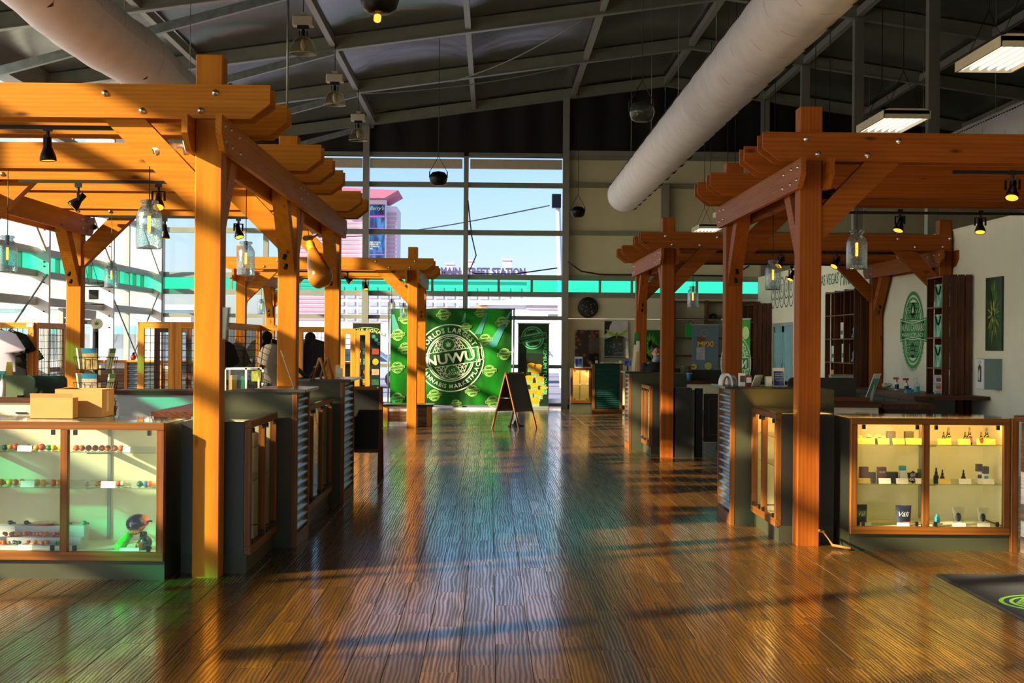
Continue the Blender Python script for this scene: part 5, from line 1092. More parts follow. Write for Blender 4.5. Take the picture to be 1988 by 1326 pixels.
for k, (x, y) in enumerate(((640, 130), (1358, 228), (1150, 440), (1395, 615), (1200, 820), (990, 1065), (1240, 1195), (525, 1120), (170, 545), (30, 780), (55, 1160), (170, 175), (915, 285), (60, 380), (1085, 108), (790, 1225))):
    c = zt(x, y); r_ = .145 if y not in (285, 108, 1225) else .11
    if c.x-r_*1.2 < bx0 or c.x+r_*1.2 > bx1: c.x = min(max(c.x, bx0+r_*1.25), bx1-r_*1.25)
    for i, (l, m) in enumerate(zip(es, (M_PALEG, M_BGREEN, M_PALEG))):
        mb = MB(); l.put(mb, lambda u, v: V(c.x+u*r_, YBD+wave(c.x+u*r_, c.z+v*r_)-.009-.004*i, c.z+v*r_)); mb.build(('print_emblem', 'print_ink', 'lettering')[i], m, bd)
# roll-up banners
def rollup(label, x0, x1, ztop, Y, m, prints=(), basem=M_ALU, rz=0.):
    W_ = x1-x0; t = local('rollup_banner', label, 'banner')
    mb = MB(); mb.bbox(0, W_, -.1, .1, 0, .09, .02); mb.build('base', basem, t)
    mb = MB(); mb.grid(lambda u, v: V(.02+(W_-.04)*u, .0, .09+(ztop-.1)*v), 1, 12); mb.build('sheet', m, t)
    mb = MB(); mb.bbox(.0, W_, -.012, .016, ztop-.015, ztop+.01, .003); mb.build('top_bar', basem, t)
    mb = MB(); mb.tube([(W_/2, .05, .08), (W_/2, .02, ztop)], .012); mb.build('pole', M_BLACKM, t)
    for k, (fl, mm, nm) in enumerate(prints):
        mb = MB(); fl.put(mb, lambda u, v: V(u, -.004-.003*k, v)); mb.build(nm, mm, t)
    t.location = (x0, Y, 0); t.rotation_euler = (0, 0, rz); return t
def shift(fls, cx, cz, r):
    out = []
    for f in fls:
        o = Flat(); o.p = [([(cx+u*r, cz+v*r) for u, v in vs], fs) for vs, fs in f.p]; out.append(o)
    return out
# 'premium flower'
p0, p1 = atY(1004, 700, 37.5), atY(1067, 700, 37.5); W_ = p1.x-p0.x; zt_ = atY(1035, 628, 37.5).z
e1, e2, e3 = shift(emblem_small(.2), W_*.47, zt_-.36, .29); gr_ = mat('jade_ink', S(96, 200, 140), .55)
tx = Flat(); tx.textfit('PREMIUM FLOWER', W_*.86, 1.02, 1.3, .09, rot=-HP)
lids, cups = Flat(), Flat()
for cx, cz, r in ((.36, 1.12, .11), (.53, 1.1, .10), (.46, .98, .12), (.3, .8, .12), (.58, .78, .12), (.44, .62, .11), (.30, .45, .12), (.54, .44, .13), (.68, .56, .10), (.45, .24, .14)):
    lids.poly([(cx*W_/.82+r*math.cos(a), cz+r*.55*math.sin(a)) for a in [i*math.pi/9 for i in range(18)]]); cups.rect(cx*W_/.82-r*.85, cz-.17, cx*W_/.82+r*.85, cz)
dk = Flat(); dk.rect(.04, .12, W_-.04, 1.42)
rollup('dark green roll-up banner with yellow jars, right of the large backdrop', p0.x, p1.x, zt_, 37.5, M_DKGREEN, ((dk, mat('black_green_ink', S(14, 34, 20), .5, var=.4, scale=5), 'print_shadow'), (cups, mat('jar_ink', S(150, 176, 110), .5, var=.3, scale=20), 'print_jars'), (lids, mat('yellow_lid_ink', S(226, 160, 16), .5, var=.25, scale=14), 'print_lids'), (e1, gr_, 'print_emblem'), (e2, M_DKGREEN, 'print_ink'), (e3, gr_, 'lettering'), (tx, gr_, 'lettering')))
# 'smoke signals'
p0, p1 = atY(683, 700, 35), atY(740, 700, 35); W_ = p1.x-p0.x; zt_ = atY(711, 627, 35).z; tx = Flat(); tx.arc('SMOKE SIGNALS', 1.0, .115, 90, True, c=(W_/2, zt_-1.17)); tx.ring(.94, .95, (W_/2, zt_-1.05), 72, 108, 14)
dots = Flat(); [dots.disc(.045, (W_*.74+i*.06, zt_-.32-i*.08), 14) for i in range(3)]
cols = [('amber_thumb', S(200, 160, 30)), ('beige_thumb', S(190, 150, 120)), ('forest_thumb', S(40, 90, 60)), ('rainbow_thumb', S(70, 130, 120)), ('rust_thumb', S(150, 60, 40))]
ths = [Flat() for _ in cols]
for r in range(5):
    for c in range(3): (ths[(r+2*c) % 5].rect if (r+c) % 3 else lambda a, b, c_, d: ths[(r+2*c) % 5].disc(.075, ((a+c_)/2, (b+d)/2), 16))(.05+c*.21, 1.38-r*.24, .05+c*.21+.17, 1.38-r*.24+.14)
rollup('black-green roll-up banner headed smoke signals behind the wire grids', p0.x, p1.x, zt_, 35, mat('black_banner', S(10, 28, 24), .5), [(tx, M_PALEG, 'lettering'), (dots, mat('teal_dot_ink', S(60, 150, 130), .5), 'print_dots')]+[(f, mat(n, c, .5, var=.3, scale=18), 'print_thumbnails') for f, (n, c) in zip(ths, cols)])
# slate roll-up
p0, p1 = atY(1341, 690, 36), atY(1396, 690, 36); W_ = p1.x-p0.x; zt_ = atY(1368, 630, 36).z; tx = Flat(); tx.textfit('MPX', W_*.5, zt_-.47, .36, .13, .02); tx.line((W_*.74, zt_-.54), (W_*.80, zt_-.47), .03).line((W_*.80, zt_-.47), (W_*.74, zt_-.40), .03)
rg = Flat(); rg.ring(.075, .085, (W_*.48, zt_-.2), n=20).rect(W_*.42, zt_-.3, W_*.54, zt_-.285); b1 = Flat(); b1.rect(W_*.22, zt_-.42, W_*.5, zt_-.30); b2 = Flat(); b2.rect(W_*.2, zt_-.85, W_*.5, zt_-.55); b3 = Flat(); b3.disc(.09, (W_*.62, zt_-1.0), 18).disc(.07, (W_*.12, zt_-1.02), 14)
rollup('slate blue roll-up banner with yellow lettering at the back right', p0.x, p1.x, zt_, 36, mat('slate_banner', S(84, 106, 124), .5, var=.1, scale=2), ((rg, mat('dull_gold_ink', S(140, 140, 100), .5), 'print_ring'), (b1, mat('maroon_ink', S(110, 50, 44), .5), 'print_jar'), (b2, mat('silver_ink', S(150, 156, 160), .5, var=.25, scale=12), 'print_jar'), (b3, mat('yellow_ink2', S(170, 160, 60), .5), 'print_buds'), (tx, mat('gold_ink', S(214, 166, 24), .5), 'lettering')))
p0, p1 = atY(1399, 690, 36.4), atY(1442, 690, 36.4)
rollup('dark narrow roll-up banner right of the slate one, mostly hidden', p0.x, p1.x, atY(1410, 634, 36.4).z, 36.4, mat('ink_blue_banner', S(36, 46, 62), .5), ((shift([rg], -.1, 0, 1)[0], mat('steel_ink', S(90, 104, 120), .5), 'print_ring'),))
# green banner seen from its back (mirrored print, light shining through)
e1, e2, e3 = emblem_big(.0); q = [Flat() for _ in range(3)]
for a, b in zip((e1, e2, e3), q): b.p = [([(.425-u*.44, 1.38+v*.44) for u, v in vs], fs) for vs, fs in a.p]
q2 = shift(emblem_small(text=False), .72, 1.86, .1)
rollup('bright green banner seen edge-on from its back, with mirrored lettering', 3.70, 4.55, 2.08, 23.86, cloth_print('green_backlit_cloth', S(20, 110, 12), S(40, 160, 20), S(70, 200, 40), 1.2, .45), ((q[0], M_WPRINT, 'print_white'), (q[1], M_BGREEN, 'print_green'), (q[2], M_WPRINT, 'lettering'), (q2[0], M_PALEG, 'print_emblem')), rz=-math.atan2(.78, .335))
# ------------------------------------------------------------------ chalkboard A-frame signs
def aframe(label, loc, rz, W_, H_, spread, board0, fm_=M_TRIMW):
    t = local('chalkboard_sign', label, 'sign')
    for s in (-1, 1):
        f = lambda x, h, o=0.: V(x, s*(spread/2*(1-h/H_)+o), h)
        mb = MB(); n = s*.012
        for x in (-W_/2+.02, W_/2-.02): mb.beam(f(x, 0), f(x, H_), .04, .025, up=(0, 1, 0))
        mb.beam(f(-W_/2, H_-.02), f(W_/2, H_-.02), .025, .045); mb.beam(f(-W_/2, board0), f(W_/2, board0), .022, .04); mb.build('frame', fm_, t)
        mb = MB(); a, b, c, d = f(-W_/2+.03, board0), f(W_/2-.03, board0), f(W_/2-.03, H_-.03), f(-W_/2+.03, H_-.03); e = V(0, s*.008, 0); mb.add([a-e, b-e, c-e, d-e, a+e, b+e, c+e, d+e], [(0, 1, 2, 3), (7, 6, 5, 4), (0, 4, 5, 1), (1, 5, 6, 2), (2, 6, 7, 3), (3, 7, 4, 0)]); mb.build('chalkboard', M_BLACK, t)
    mb = MB(); [mb.cyl((x, -.03, H_-.01), (x, .03, H_-.01), .012, n=8) for x in (-W_/2+.06, W_/2-.06)]; mb.build('hinge', M_CHROME, t)
    for x in (-W_/2+.01, W_/2-.01):
        mb = MB(); h = H_*.55; mb.tube([(x, -spread/2*(1-h/H_), h), (x, spread/2*(1-h/H_), h)], .007); mb.build('spreader', M_CHROME, t)
    t.location = loc; t.rotation_euler = (0, 0, rz); return t
aframe('black folding chalkboard sign standing in the middle of the aisle near the backdrop', (.48, 29.2, 0), math.radians(52), .60, 1.10, .66, .36)
aframe('dark folding chalkboard sign at the end of the left podiums', (-1.60, 18.15, 0), 0, .60, 1.13, .5, .36)
t = thing('sign_stand', 'thin stand with black round weighted feet behind the folding chalkboard', 'stand', (.52, 30.0, 0)); mb = MB(); mb.lathe((.52, 30.0, 0), [(0, .0), (.17, 0), (.17, .02), (.05, .05), (.025, .12), (0, .12)], 18); mb.build('base', M_BLACK, t); mb = MB(); mb.tube([(.52, 30.0, .1), (.52, 30.0, .72)], .018); mb.build('pole', M_BLACKM, t)
# bench around the far left post
t = thing('bench', 'low bench box with plank sides and a dark top behind the far left post', 'bench', (-1.6, 30, 0))
mb = MB(); mb.bbox(-2.14, -1.12, 29.58, 30.45, .40, .44, .005); mb.build('bench_top', M_SLAB, t)
mb = MB(); mb.box(-2.08, -1.2, 29.66, 30.4, 0, .40); mb.build('core', M_BLACK, t)
for x in (-2.11, -1.25): mb = MB(); mb.bbox(x, x+.09, 29.61, 29.66, 0, .40, .004); mb.build('corner_post', M_PINE, t)
for k in range(4):
    for a, b, m in ((-2.02, -1.80, M_RECLW), (-1.80, -1.64, M_RECLW if k != 1 and k != 2 else M_RECLB), (-1.64, -1.25, M_RECLG)):
        if k in (1, 2) and a < -2: m = M_RECLB
        mb = MB(); mb.bbox(a+.002, b-.002, 29.63, 29.66, k*.1+.002, k*.1+.098, .002); mb.build('plank', m, t)
for k in range(4): mb = MB(); mb.bbox(-1.2, -1.17, 29.66, 30.4, k*.1+.002, k*.1+.098, .002); mb.build('plank', M_RECLG, t)

# ------------------------------------------------------------------ wood framed wire grid panels for clothing
def gridpanel(label, p, q, z0, z1, m=M_PINE):
    p, q = V(p[0], p[1], 0), V(q[0], q[1], 0); d = (q-p).normalized(); L = (q-p).length; n = V(-d.y, d.x, 0)
    t = thing('wire_grid_panel', label, 'display panel', p+V(0, 0, 0)); fw = .09
    for a in (0, L-fw):
        mb = MB(); mb.beam(p+d*(a+fw/2), p+d*(a+fw/2)+V(0, 0, z1), .05, fw, up=d); mb.build('stile', m, t)
    for z in (z1-fw/2, z0): mb = MB(); mb.beam(p+d*fw+V(0, 0, z), p+d*(L-fw)+V(0, 0, z), .05, fw); mb.build('rail', m, t)
    mb = MB(); k = int((L-2*fw)/.075)
    for i in range(k+1): a = fw+(L-2*fw)*i/k; mb.beam(p+d*a+V(0, 0, z0), p+d*a+V(0, 0, z1-fw), .008, .008, up=d)
    k = int((z1-z0-fw)/.1)
    for i in range(k+1): z = z0+(z1-fw-z0)*i/k; mb.beam(p+d*fw+V(0, 0, z)+n*.006, p+d*(L-fw)+V(0, 0, z)+n*.008, .008, .008)
    mb.build('wire_mesh', M_BLACKM, t, kind='stuff')
    return t
X = lambda px, Y: atY(px, 660, Y).x
gridpanel('wire grid panel with shirts hung on it at the left edge of the view', (X(-30, 23), 23), (X(66, 23), 23), .5, 1.93)
gridpanel('narrow wire grid side panel left of the left rear post', (X(68, 23), 23.02), (X(68, 23), 24.6), .5, 1.93)
gridpanel('sunlit wire grid panel behind the nearest left post', (X(268, 21), 21), (X(340, 21), 21), .5, 1.93)
gridpanel('second sunlit wire grid panel directly beside the nearest left post', (X(341, 21), 21), (X(435, 21), 21), .5, 1.93)
gridpanel('shaded wire grid panel between the nearest and the middle left posts', (X(436, 21), 21.03), (X(436, 21), 24.1), .5, 1.93)
gridpanel('sunlit wire grid panel behind the middle left post', (X(497, 24.1), 24.12), (X(578, 24.1), 24.12), .5, 1.93)
gridpanel('wire grid panel between the middle and the third left posts', (X(579, 26.5), 26.5), (X(660, 26.5), 26.5), .5, 1.93)
gridpanel('slim wire grid panel right of the third left post', (X(661, 28), 28), (X(690, 28), 28), .5, 1.92)
gridpanel('last wire grid panel in front of the black roll-up banner', (X(690, 30), 30), (X(718, 30), 30), .4, 1.90)
gridpanel('wire grid panel on a dark post behind the sunlit ones', (X(300, 25.2), 25.2), (X(372, 25.2), 25.2), .5, 1.9, M_DWOOD)
# clothing
def garment(label, x, y, ztop, w_, L, m, hood=False, ang=0., name='t_shirt', cat='shirt'):
    t = local(name, label, cat)
    pts = [(-.08, 0), (.08, 0), (.2*w_/.4, -.05), (.34*w_/.4, -.28), (.24*w_/.4, -.33), (.19*w_/.4, -.22), (.2*w_/.4, -L), (-.2*w_/.4, -L), (-.19*w_/.4, -.22), (-.24*w_/.4, -.33), (-.34*w_/.4, -.28), (-.2*w_/.4, -.05)]
    mb = MB(); n = len(pts)
    for s in (-1, 1): mb.add([V(0, s*.07, -L*.55)]+[V(u, s*.015, v) for u, v in pts], [(0, 1+i, 1+(i+1) % n) if s > 0 else (0, 1+(i+1) % n, 1+i) for i in range(n)], smooth=True)
    mb.add([V(u, s*.015, v) for s in (-1, 1) for u, v in pts], [(i, (i+1) % n, n+(i+1) % n, n+i) for i in range(n)]); mb.build('cloth', m, t)
    mb = MB(); mb.tube([(-.15*w_/.4, 0, -.06), (0, 0, .02), (.15*w_/.4, 0, -.06)], .01); mb.tube([(0, 0, .02), (0, 0, .07), (.02, 0, .09), (.03, 0, .07)], .004); mb.build('hanger', M_TRIMW, t)
    if hood: mb = MB(); mb.ell((0, .02, .02), .1, .07, .1); mb.build('hood', m, t)
    t.location = (x, y, ztop); t.rotation_euler = (0, 0, ang); return t
M_LILAC = mat('lilac_white_cotton', S(222, 218, 240), .85, var=.05); M_DKCOT = mat('black_cotton', S(24, 26, 28), .9, var=.15); M_GRCOT = mat('grey_cotton', S(120, 112, 104), .9, var=.15); M_TEALC = mat('dark_teal_cotton', S(20, 56, 52), .9, var=.15)
garment('white shirt on a wooden hanger at the left edge', X(2, 22.6), 22.6, 1.80, .42, .62, M_LILAC, ang=.2)
garment('black shirt behind the white one at the left edge', X(24, 22.85), 22.85, 1.79, .42, .7, M_DKCOT, ang=.15)
garment('dark teal shirt hung beside the black cap', X(42, 23.2), 23.2, 1.66, .4, .6, M_TEALC, ang=.1)
garment('black hooded top behind the middle left post', X(517, 24.22), 24.22, 1.72, .46, .7, M_DKCOT, True, name='hoodie', cat='hoodie')
garment('grey top beside the black hooded one', X(527, 24.0), 24.0, 1.62, .3, .62, M_GRCOT)
garment('black hooded top between the middle and third left posts', X(602, 26.6), 26.6, 1.72, .55, .75, M_DKCOT, True, name='hoodie', cat='hoodie')
garment('dark top seen through the shaded grid panel', X(440, 20.5)-.05, 20.7, 1.66, .42, .6, M_DKCOT, ang=1.2)
garment('olive camouflage top hung behind the shaded grid', X(436, 21)-.12, 22.6, 1.62, .4, .6, mat('camouflage_cotton', S(96, 92, 70), .9, var=.5, scale=22), ang=1.0)
t = thing('cap', 'black-green baseball cap hung on the wire grid at the left', 'cap', atY(48, 672, 22.9)); c = ORG[t.name]
mb = MB(); mb.lathe(c, [(.095, -.02), (.098, .02), (.085, .08), (.05, .115), (0, .125)], 16, d=(0, -.35, 1)); mb.build('crown', mat('dark_green_twill', S(24, 46, 36), .85), t)
mb = MB(); mb.grid(lambda u, v: c+V(.085*math.cos(math.pi*u), -.02-.08*math.sin(math.pi*u)*v-.05*v, -.04-.05*v), 12, 3); mb.build('visor', M_BLACK, t)
mb = MB(); q = c+V(.02, -.115, -.075); mb.cyl(q, q+V(0, -.004, 0), .022, n=12); mb.build('sticker', M_WHITE, t)
# low wall of planks and corrugated metal under the left back windows
t = thing('wall_pony', 'low rear wall of reclaimed planks and corrugated metal with an orange cap', 'wall', (-6.5, 31.5, 0), kind='structure')
xw = [X(p, 31.5) for p in (150, 243, 248, 271, 276, 310, 330, 336, 400, 440)]
mb = MB(); mb.bbox(xw[0], X(700, 31.5), 31.4, 31.62, 1.21, 1.25, .004); mb.build('wall_cap', M_PINE, t)
mb = MB(); mb.box(xw[0], X(700, 31.5), 31.52, 31.56, 0, 1.21); mb.build('core', M_OLIVED, t)
for a, b in ((150, 243), (312, 332), (380, 440)):
    for k in range(9): mb = MB(); mb.bbox(X(a, 31.5), X(b, 31.5), 31.485, 31.52, k*.134+.002, (k+1)*.134-.002, .003); mb.build('plank', (M_RECLG, M_RECLB, M_RECLG, M_RECLW, M_RECLB)[k % 5], t)
for a, b in ((249, 270), (277, 309), (336, 378), (445, 520)): mb = MB(); corr(mb, X(a, 31.5), X(b, 31.5), 0, 1.2, 31.51, .09, .02); mb.build('corrugated_sheet', M_CORR, t)
for a in (243, 271, 309, 332): mb = MB(); mb.bbox(X(a, 31.5), X(a, 31.5)+.06, 31.45, 31.52, 0, 1.21, .004); mb.build('post', M_PINE, t)
p = atY(259, 697, 31.5); t = thing('ornament', 'small red ornament on the orange wall cap', 'ornament', V(p.x, 31.5, 1.25)); q = V(p.x, 31.5, 1.25); mb = MB(); mb.ell(q+V(0, 0, .06), .06, .06, .06); mb.build('body', mat('red_lacquer', S(190, 30, 30), .3), t); mb = MB(); mb.lathe(q, [(.02, .11), (.03, .14), (0, .17)], 8); mb.build('stem', M_BLACKM, t)

# ------------------------------------------------------------------ things on the left counters
def carton(label, x0, x1, y0, y1, z, h, flap=None):
    t = thing('cardboard_box', label, 'box', ((x0+x1)/2, y0, z)); e = .006
    mb = MB(); mb.box(x0, x1, y0, y0+e, z, z+h); mb.box(x0, x1, y1-e, y1, z, z+h); mb.box(x0, x0+e, y0+e, y1-e, z, z+h); mb.box(x1-e, x1, y0+e, y1-e, z, z+h); mb.box(x0, x1, y0, y1, z, z+.004); mb.build('walls', M_CARD, t)
    mb = MB(); mb.add([(x0, y0, z+h), (x1, y0, z+h), (x1, y0-.01 if flap == 'up' else y0+.10, z+h+(.03 if flap == 'up' else -.02)), (x0, y0-.01 if flap == 'up' else y0+.10, z+h+(.03 if flap == 'up' else -.02))], [(0, 1, 2, 3)]); mb.add([(x0, y0, z+h), (x0, y1, z+h), (x0+.04, y1, z+h+.012), (x0+.1, y0+.03, z+h+.014)], [(0, 1, 2, 3)]); mb.build('flap', M_CARD, t)
    return t
a, b = atY(55, 800, 10.62).x, atY(138, 800, 10.62).x
carton('small open cardboard box with one flap up, on the left glass case', a, b, 10.66, 10.80, 1.107, .15, 'up')
a, b = atY(108, 800, 10.85).x, atY(199, 800, 10.85).x
t = carton('larger taped cardboard box on the left glass case, behind the small one', a, b, 10.83, 11.18, 1.107, .205)
mb = MB(); mb.box(b, b+.0015, 10.96, 11.02, 1.18, 1.30); mb.build('tape', M_TAPE, t); mb = MB(); mb.box(b-.001, b+.001, 10.96, 11.02, 1.15, 1.29); mb.build('tape', M_TAPE, t)
# rotating rack of booklets
rx, ry = atY(186, 700, 12.2).x, 12.2
rk = thing('spinner_rack', 'black wire spinner rack of booklets behind the cardboard boxes', 'rack', (rx, ry, 0))
mb = MB(); mb.lathe((rx, ry, 0), [(0, 0), (.2, 0), (.2, .02), (.03, .05), (.02, .08), (.02, 1.74), (0, 1.75)], 16); mb.build('pole', M_BLACKM, rk)
tiers = (1.03, 1.225, 1.43)
for z in tiers:
    for k in range(4):
        a = k*HP-.12; d = V(math.cos(a), math.sin(a), 0); s = V(-d.y, d.x, 0); c = V(rx, ry, z)
        mb = MB(); pts = [c+d*.10-s*.075, c+d*.135-s*.075, c+d*.135+s*.075, c+d*.10+s*.075]
        for h in (0, .1): mb.tube([p+V(0, 0, h)+(d*.02 if h else d*0) for p in pts], .003, 4)
        for q in (-.075, -.03, .03, .075): mb.tube([c+d*.02+s*q, c+d*.135+s*q, c+d*.155+s*q*1.0+V(0, 0, .1)], .003, 4)
        mb.build('wire_pocket', M_BLACKM, rk)
mb = MB(); mb.cyl((rx+.01, ry-.02, 1.80), (rx+.01, ry, 1.80), .045, n=20); tp = mb.build('topper_disc', M_CREAM, rk); mb = MB(); Flat().leaf((0, -.005), .034).put(mb, lambda u, v: V(rx+.01+u, ry-.0215, 1.80+v)); mb.build('print_leaf', M_GREENW, tp); mb = MB(); mb.box(rx-.005, rx+.02, ry-.02, ry, 1.735, 1.76); mb.build('clamp', M_BLACK, rk)
M_BLUEB = mat('blue_cover', S(20, 110, 150), .4, var=.1); M_PHOTO = mat('photo_print', S(150, 130, 84), .4, var=.55, scale=34); M_PHOTO2 = mat('sketch_print', S(178, 160, 140), .4, var=.25, scale=40); M_GRCOV = mat('green_cover', S(20, 130, 60), .4, var=.15, scale=20); M_WCOV = mat('white_green_cover', S(214, 226, 200), .4, var=.12, scale=30)
for ti, z in enumerate(tiers):
    for k, (m, mb2) in enumerate(((M_WCOV, M_GRCOV), (M_WCOV, M_GRCOV), (M_WCOV, M_GRCOV), (M_PHOTO if ti != 1 else M_PHOTO2, M_BLUEB))):
        a = k*HP-.12; d = V(math.cos(a), math.sin(a), 0); s = V(-d.y, d.x, 0); c = V(rx, ry, z)+d*.105
        if k == 1: continue
        tr = ('lowest', 'middle', 'top')[ti]; face = {3: 'facing the viewer with a blue header', 0: 'on the right side', 2: 'on the left side'}[k]
        t = thing('booklet', '%s-tier booklet %s of the spinner rack' % (tr, face), 'booklet', c)
        up_ = V(0, 0, 1)+d*.16; up_.normalize(); h = .175; e = d*.012
        mb = MB(); vs = [c-s*.062, c+s*.062, c+s*.062+up_*h, c-s*.062+up_*h]; mb.add(vs+[p+e for p in vs], [(3, 2, 1, 0), (4, 5, 6, 7), (0, 1, 5, 4), (1, 2, 6, 5), (2, 3, 7, 6), (3, 0, 4, 7)]); mb.build('cover', m, t)
        mb = MB(); o_ = e+d*.0015; mb.add([p+o_ for p in (c-s*.062+up_*(h-.04), c+s*.062+up_*(h-.04), c+s*.062+up_*h, c-s*.062+up_*h)], [(0, 1, 2, 3)]); mb.build('header_band', mb2, t)
        if k != 3:
            for j in (1, 2): pass
# leaflet rack on the nearest post, boards, scanner etc.
q = atY(434, 655, 10.64); t = thing('leaflet_holder', 'small clear leaflet holder fixed to the side of the nearest left post', 'holder', (-1.895, 10.64, 1.69))
mb = MB(); mb.prism([(-1.897, 1.68), (-1.872, 1.68), (-1.853, 1.91), (-1.897, 1.91)], lambda u, v, w_: V(u, w_, v), 10.58, 10.70); mb.build('pocket', M_PLEXI, t); mb = MB(); mb.prism([(-1.892, 1.69), (-1.878, 1.69), (-1.862, 1.905), (-1.892, 1.905)], lambda u, v, w_: V(u, w_, v), 10.585, 10.695); mb.build('leaflets', M_WCOV, t)
def board(label, p, q, z, h, lean, m, m2=None, name='table_sign', txt=None, mt=M_PAPER, leg=True):
    # a thin upright board from p to q (xy) leaning back, with an easel leg
    p, q = V(p[0], p[1], z), V(q[0], q[1], z); d = (q-p).normalized(); n = V(-d.y, d.x, 0); t = thing(name, label, 'sign', p); up_ = (V(0, 0, 1)*math.cos(lean)+n*math.sin(lean)); e = n*.006
    mb = MB(); vs = [p, q, q+up_*h, p+up_*h]; mb.add(vs+[v_+e for v_ in vs], [(0, 1, 2, 3), (7, 6, 5, 4), (0, 4, 5, 1), (1, 5, 6, 2), (2, 6, 7, 3), (3, 7, 4, 0)]); mb.build('board', m, t)
    L = (q-p).length
    if m2: mb = MB(); mb.add([p+d*(L*a)+up_*(h*b)-n*.0015 for a, b in ((.08, .06), (.92, .06), (.92, .82), (.08, .82))], [(0, 1, 2, 3)]); mb.build('poster', m2, t)
    if txt:
        fl = Flat(); [fl.rect(.18 if i else .25, .3+i*.09, .82, .33+i*.09) for i in range(5)]; fl.rect(.12, .87, .88, .94); mb = MB(); fl.put(mb, lambda u, v: p+d*(L*u)+up_*(h*v)-n*.003); mb.build('print_lines', mt, t)
    if not leg: return t
    mb = MB(); m_ = (p+q)/2; mb.beam(m_+up_*(h*.6)+e, m_+n*(h*math.sin(lean)+.08), .03, .004, up=d); mb.build('easel_leg', m, t); return t
M_BLUEP = cloth_print('blue_notice_print', S(20, 50, 130), S(40, 90, 190), S(120, 160, 220), 9, 0)
board('thin white sign seen edge-on, leaning on the first left podium', (-1.62, 12.38), (-1.68, 12.83), 1.283, .33, .34, M_WHITE, M_BLUEP, leg=False)
for i, (dx, dy) in enumerate(((0, 0), (.055, .18))):
    x, y = -1.80+dx, 15.75+dy; t = thing('plywood_easel', 'folded plywood easel on the second left podium, %s one' % ('front' if i == 0 else 'rear'), 'easel', (x, y, 1.283))
    for s in (-1, 1): mb = MB(); mb.prism([(x+s*.075, 1.283), (x+s*.062, 1.283), (x+s*.003, 1.47), (x+s*.0, 1.5), (x+s*.012, 1.5)], lambda u, v, w_: V(u, w_, v), y, y+.14); mb.build('panel', M_CARD, t)
t = thing('acrylic_card_holder', 'clear block holder with a printed card on the second left podium', 'holder', (-1.57, 15.8, 1.283)); mb = MB(); mb.bbox(-1.635, -1.545, 15.78, 15.81, 1.283, 1.43, .004); mb.build('block', M_PLEXI, t); mb = MB(); mb.box(-1.625, -1.555, 15.774, 15.779, 1.295, 1.39); mb.build('card', M_WCOV, t)
p = V(-1.98, 15.62, 1.283); t = thing('barcode_scanner', 'dark teal hand scanner on its stand on the second left podium', 'scanner', p); mb = MB(); mb.tube([p+V(-.06, 0, .13), p+V(-.03, 0, .10), p+V(.05, 0, .03)], .022, 8); mb.ell(p+V(-.065, 0, .125), .035, .03, .045, 10, 8); mb.build('body', mat('teal_black_plastic', S(26, 44, 48), .4), t); mb = MB(); mb.cyl(p, p+V(0, 0, .012), .045, n=12); mb.tube([p+V(.04, 0, .01), p+V(.05, 0, .04)], .012); mb.build('stand', M_BLACK, t)
p = V(-1.86, 15.65, 1.283); t = thing('clipboard', 'dark clipboard propped between the scanner and the easels', 'clipboard', p); mb = MB(); mb.add([p+V(-.05, 0, 0), p+V(.02, 0, .12), p+V(.02, .12, .12), p+V(-.05, .12, 0), p+V(-.045, 0, -.0), p+V(.027, 0, .117), p+V(.027, .12, .117), p+V(-.043, .12, 0)], [(0, 1, 2, 3), (7, 6, 5, 4), (0, 4, 5, 1), (1, 5, 6, 2), (2, 6, 7, 3), (3, 7, 4, 0)]); mb.build('board', M_BLACK, t); mb = MB(); mb.box(p.x+.012, p.x+.03, p.y+.03, p.y+.09, 1.395, 1.41); mb.build('clip', M_CHROME, t)
# white framed acrylic display on the inner left counter
t = thing('acrylic_case', 'white framed acrylic counter case with a green and amber poster inside', 'display case', (-2.75, 16.5, 1.05)); x0, x1, y0, y1, z0, z1 = -2.93, -2.54, 16.5, 16.8, 1.05, 1.375
mb = MB(); [mb.box(a, a+.02, y0, y0+.02, z0, z1) for a in (x0, -2.70, x1-.02)]; [mb.box(x0, x1, b, b+.02, z1-.02, z1) for b in (y0, y1-.02)]; [mb.box(a, a+.02, y1-.02, y1, z0, z1) for a in (x0, x1-.02)]; mb.build('frame', M_WHITE, t)
mb = MB(); mb.box(x0+.005, x1-.005, y0+.008, y0+.012, z0, z1-.02); mb.build('front_glass', M_SHELFG, t)
mb = MB(); mb.box(-2.67, -2.57, y1-.04, y1-.03, z0+.17, z1-.04); mb.build('amber_card', mat('amber_green_card', S(170, 160, 30), .5, var=.4, scale=25), t); mb = MB(); mb.box(x0+.05, x0+.13, y0+.06, y0+.16, z0, z0+.24); mb.build('carton', M_CARD, t); mb = MB(); mb.box(x0+.15, x0+.21, y0+.08, y0+.16, z0, z0+.25); mb.build('carton', mat('teal_carton', S(30, 110, 104), .5), t)
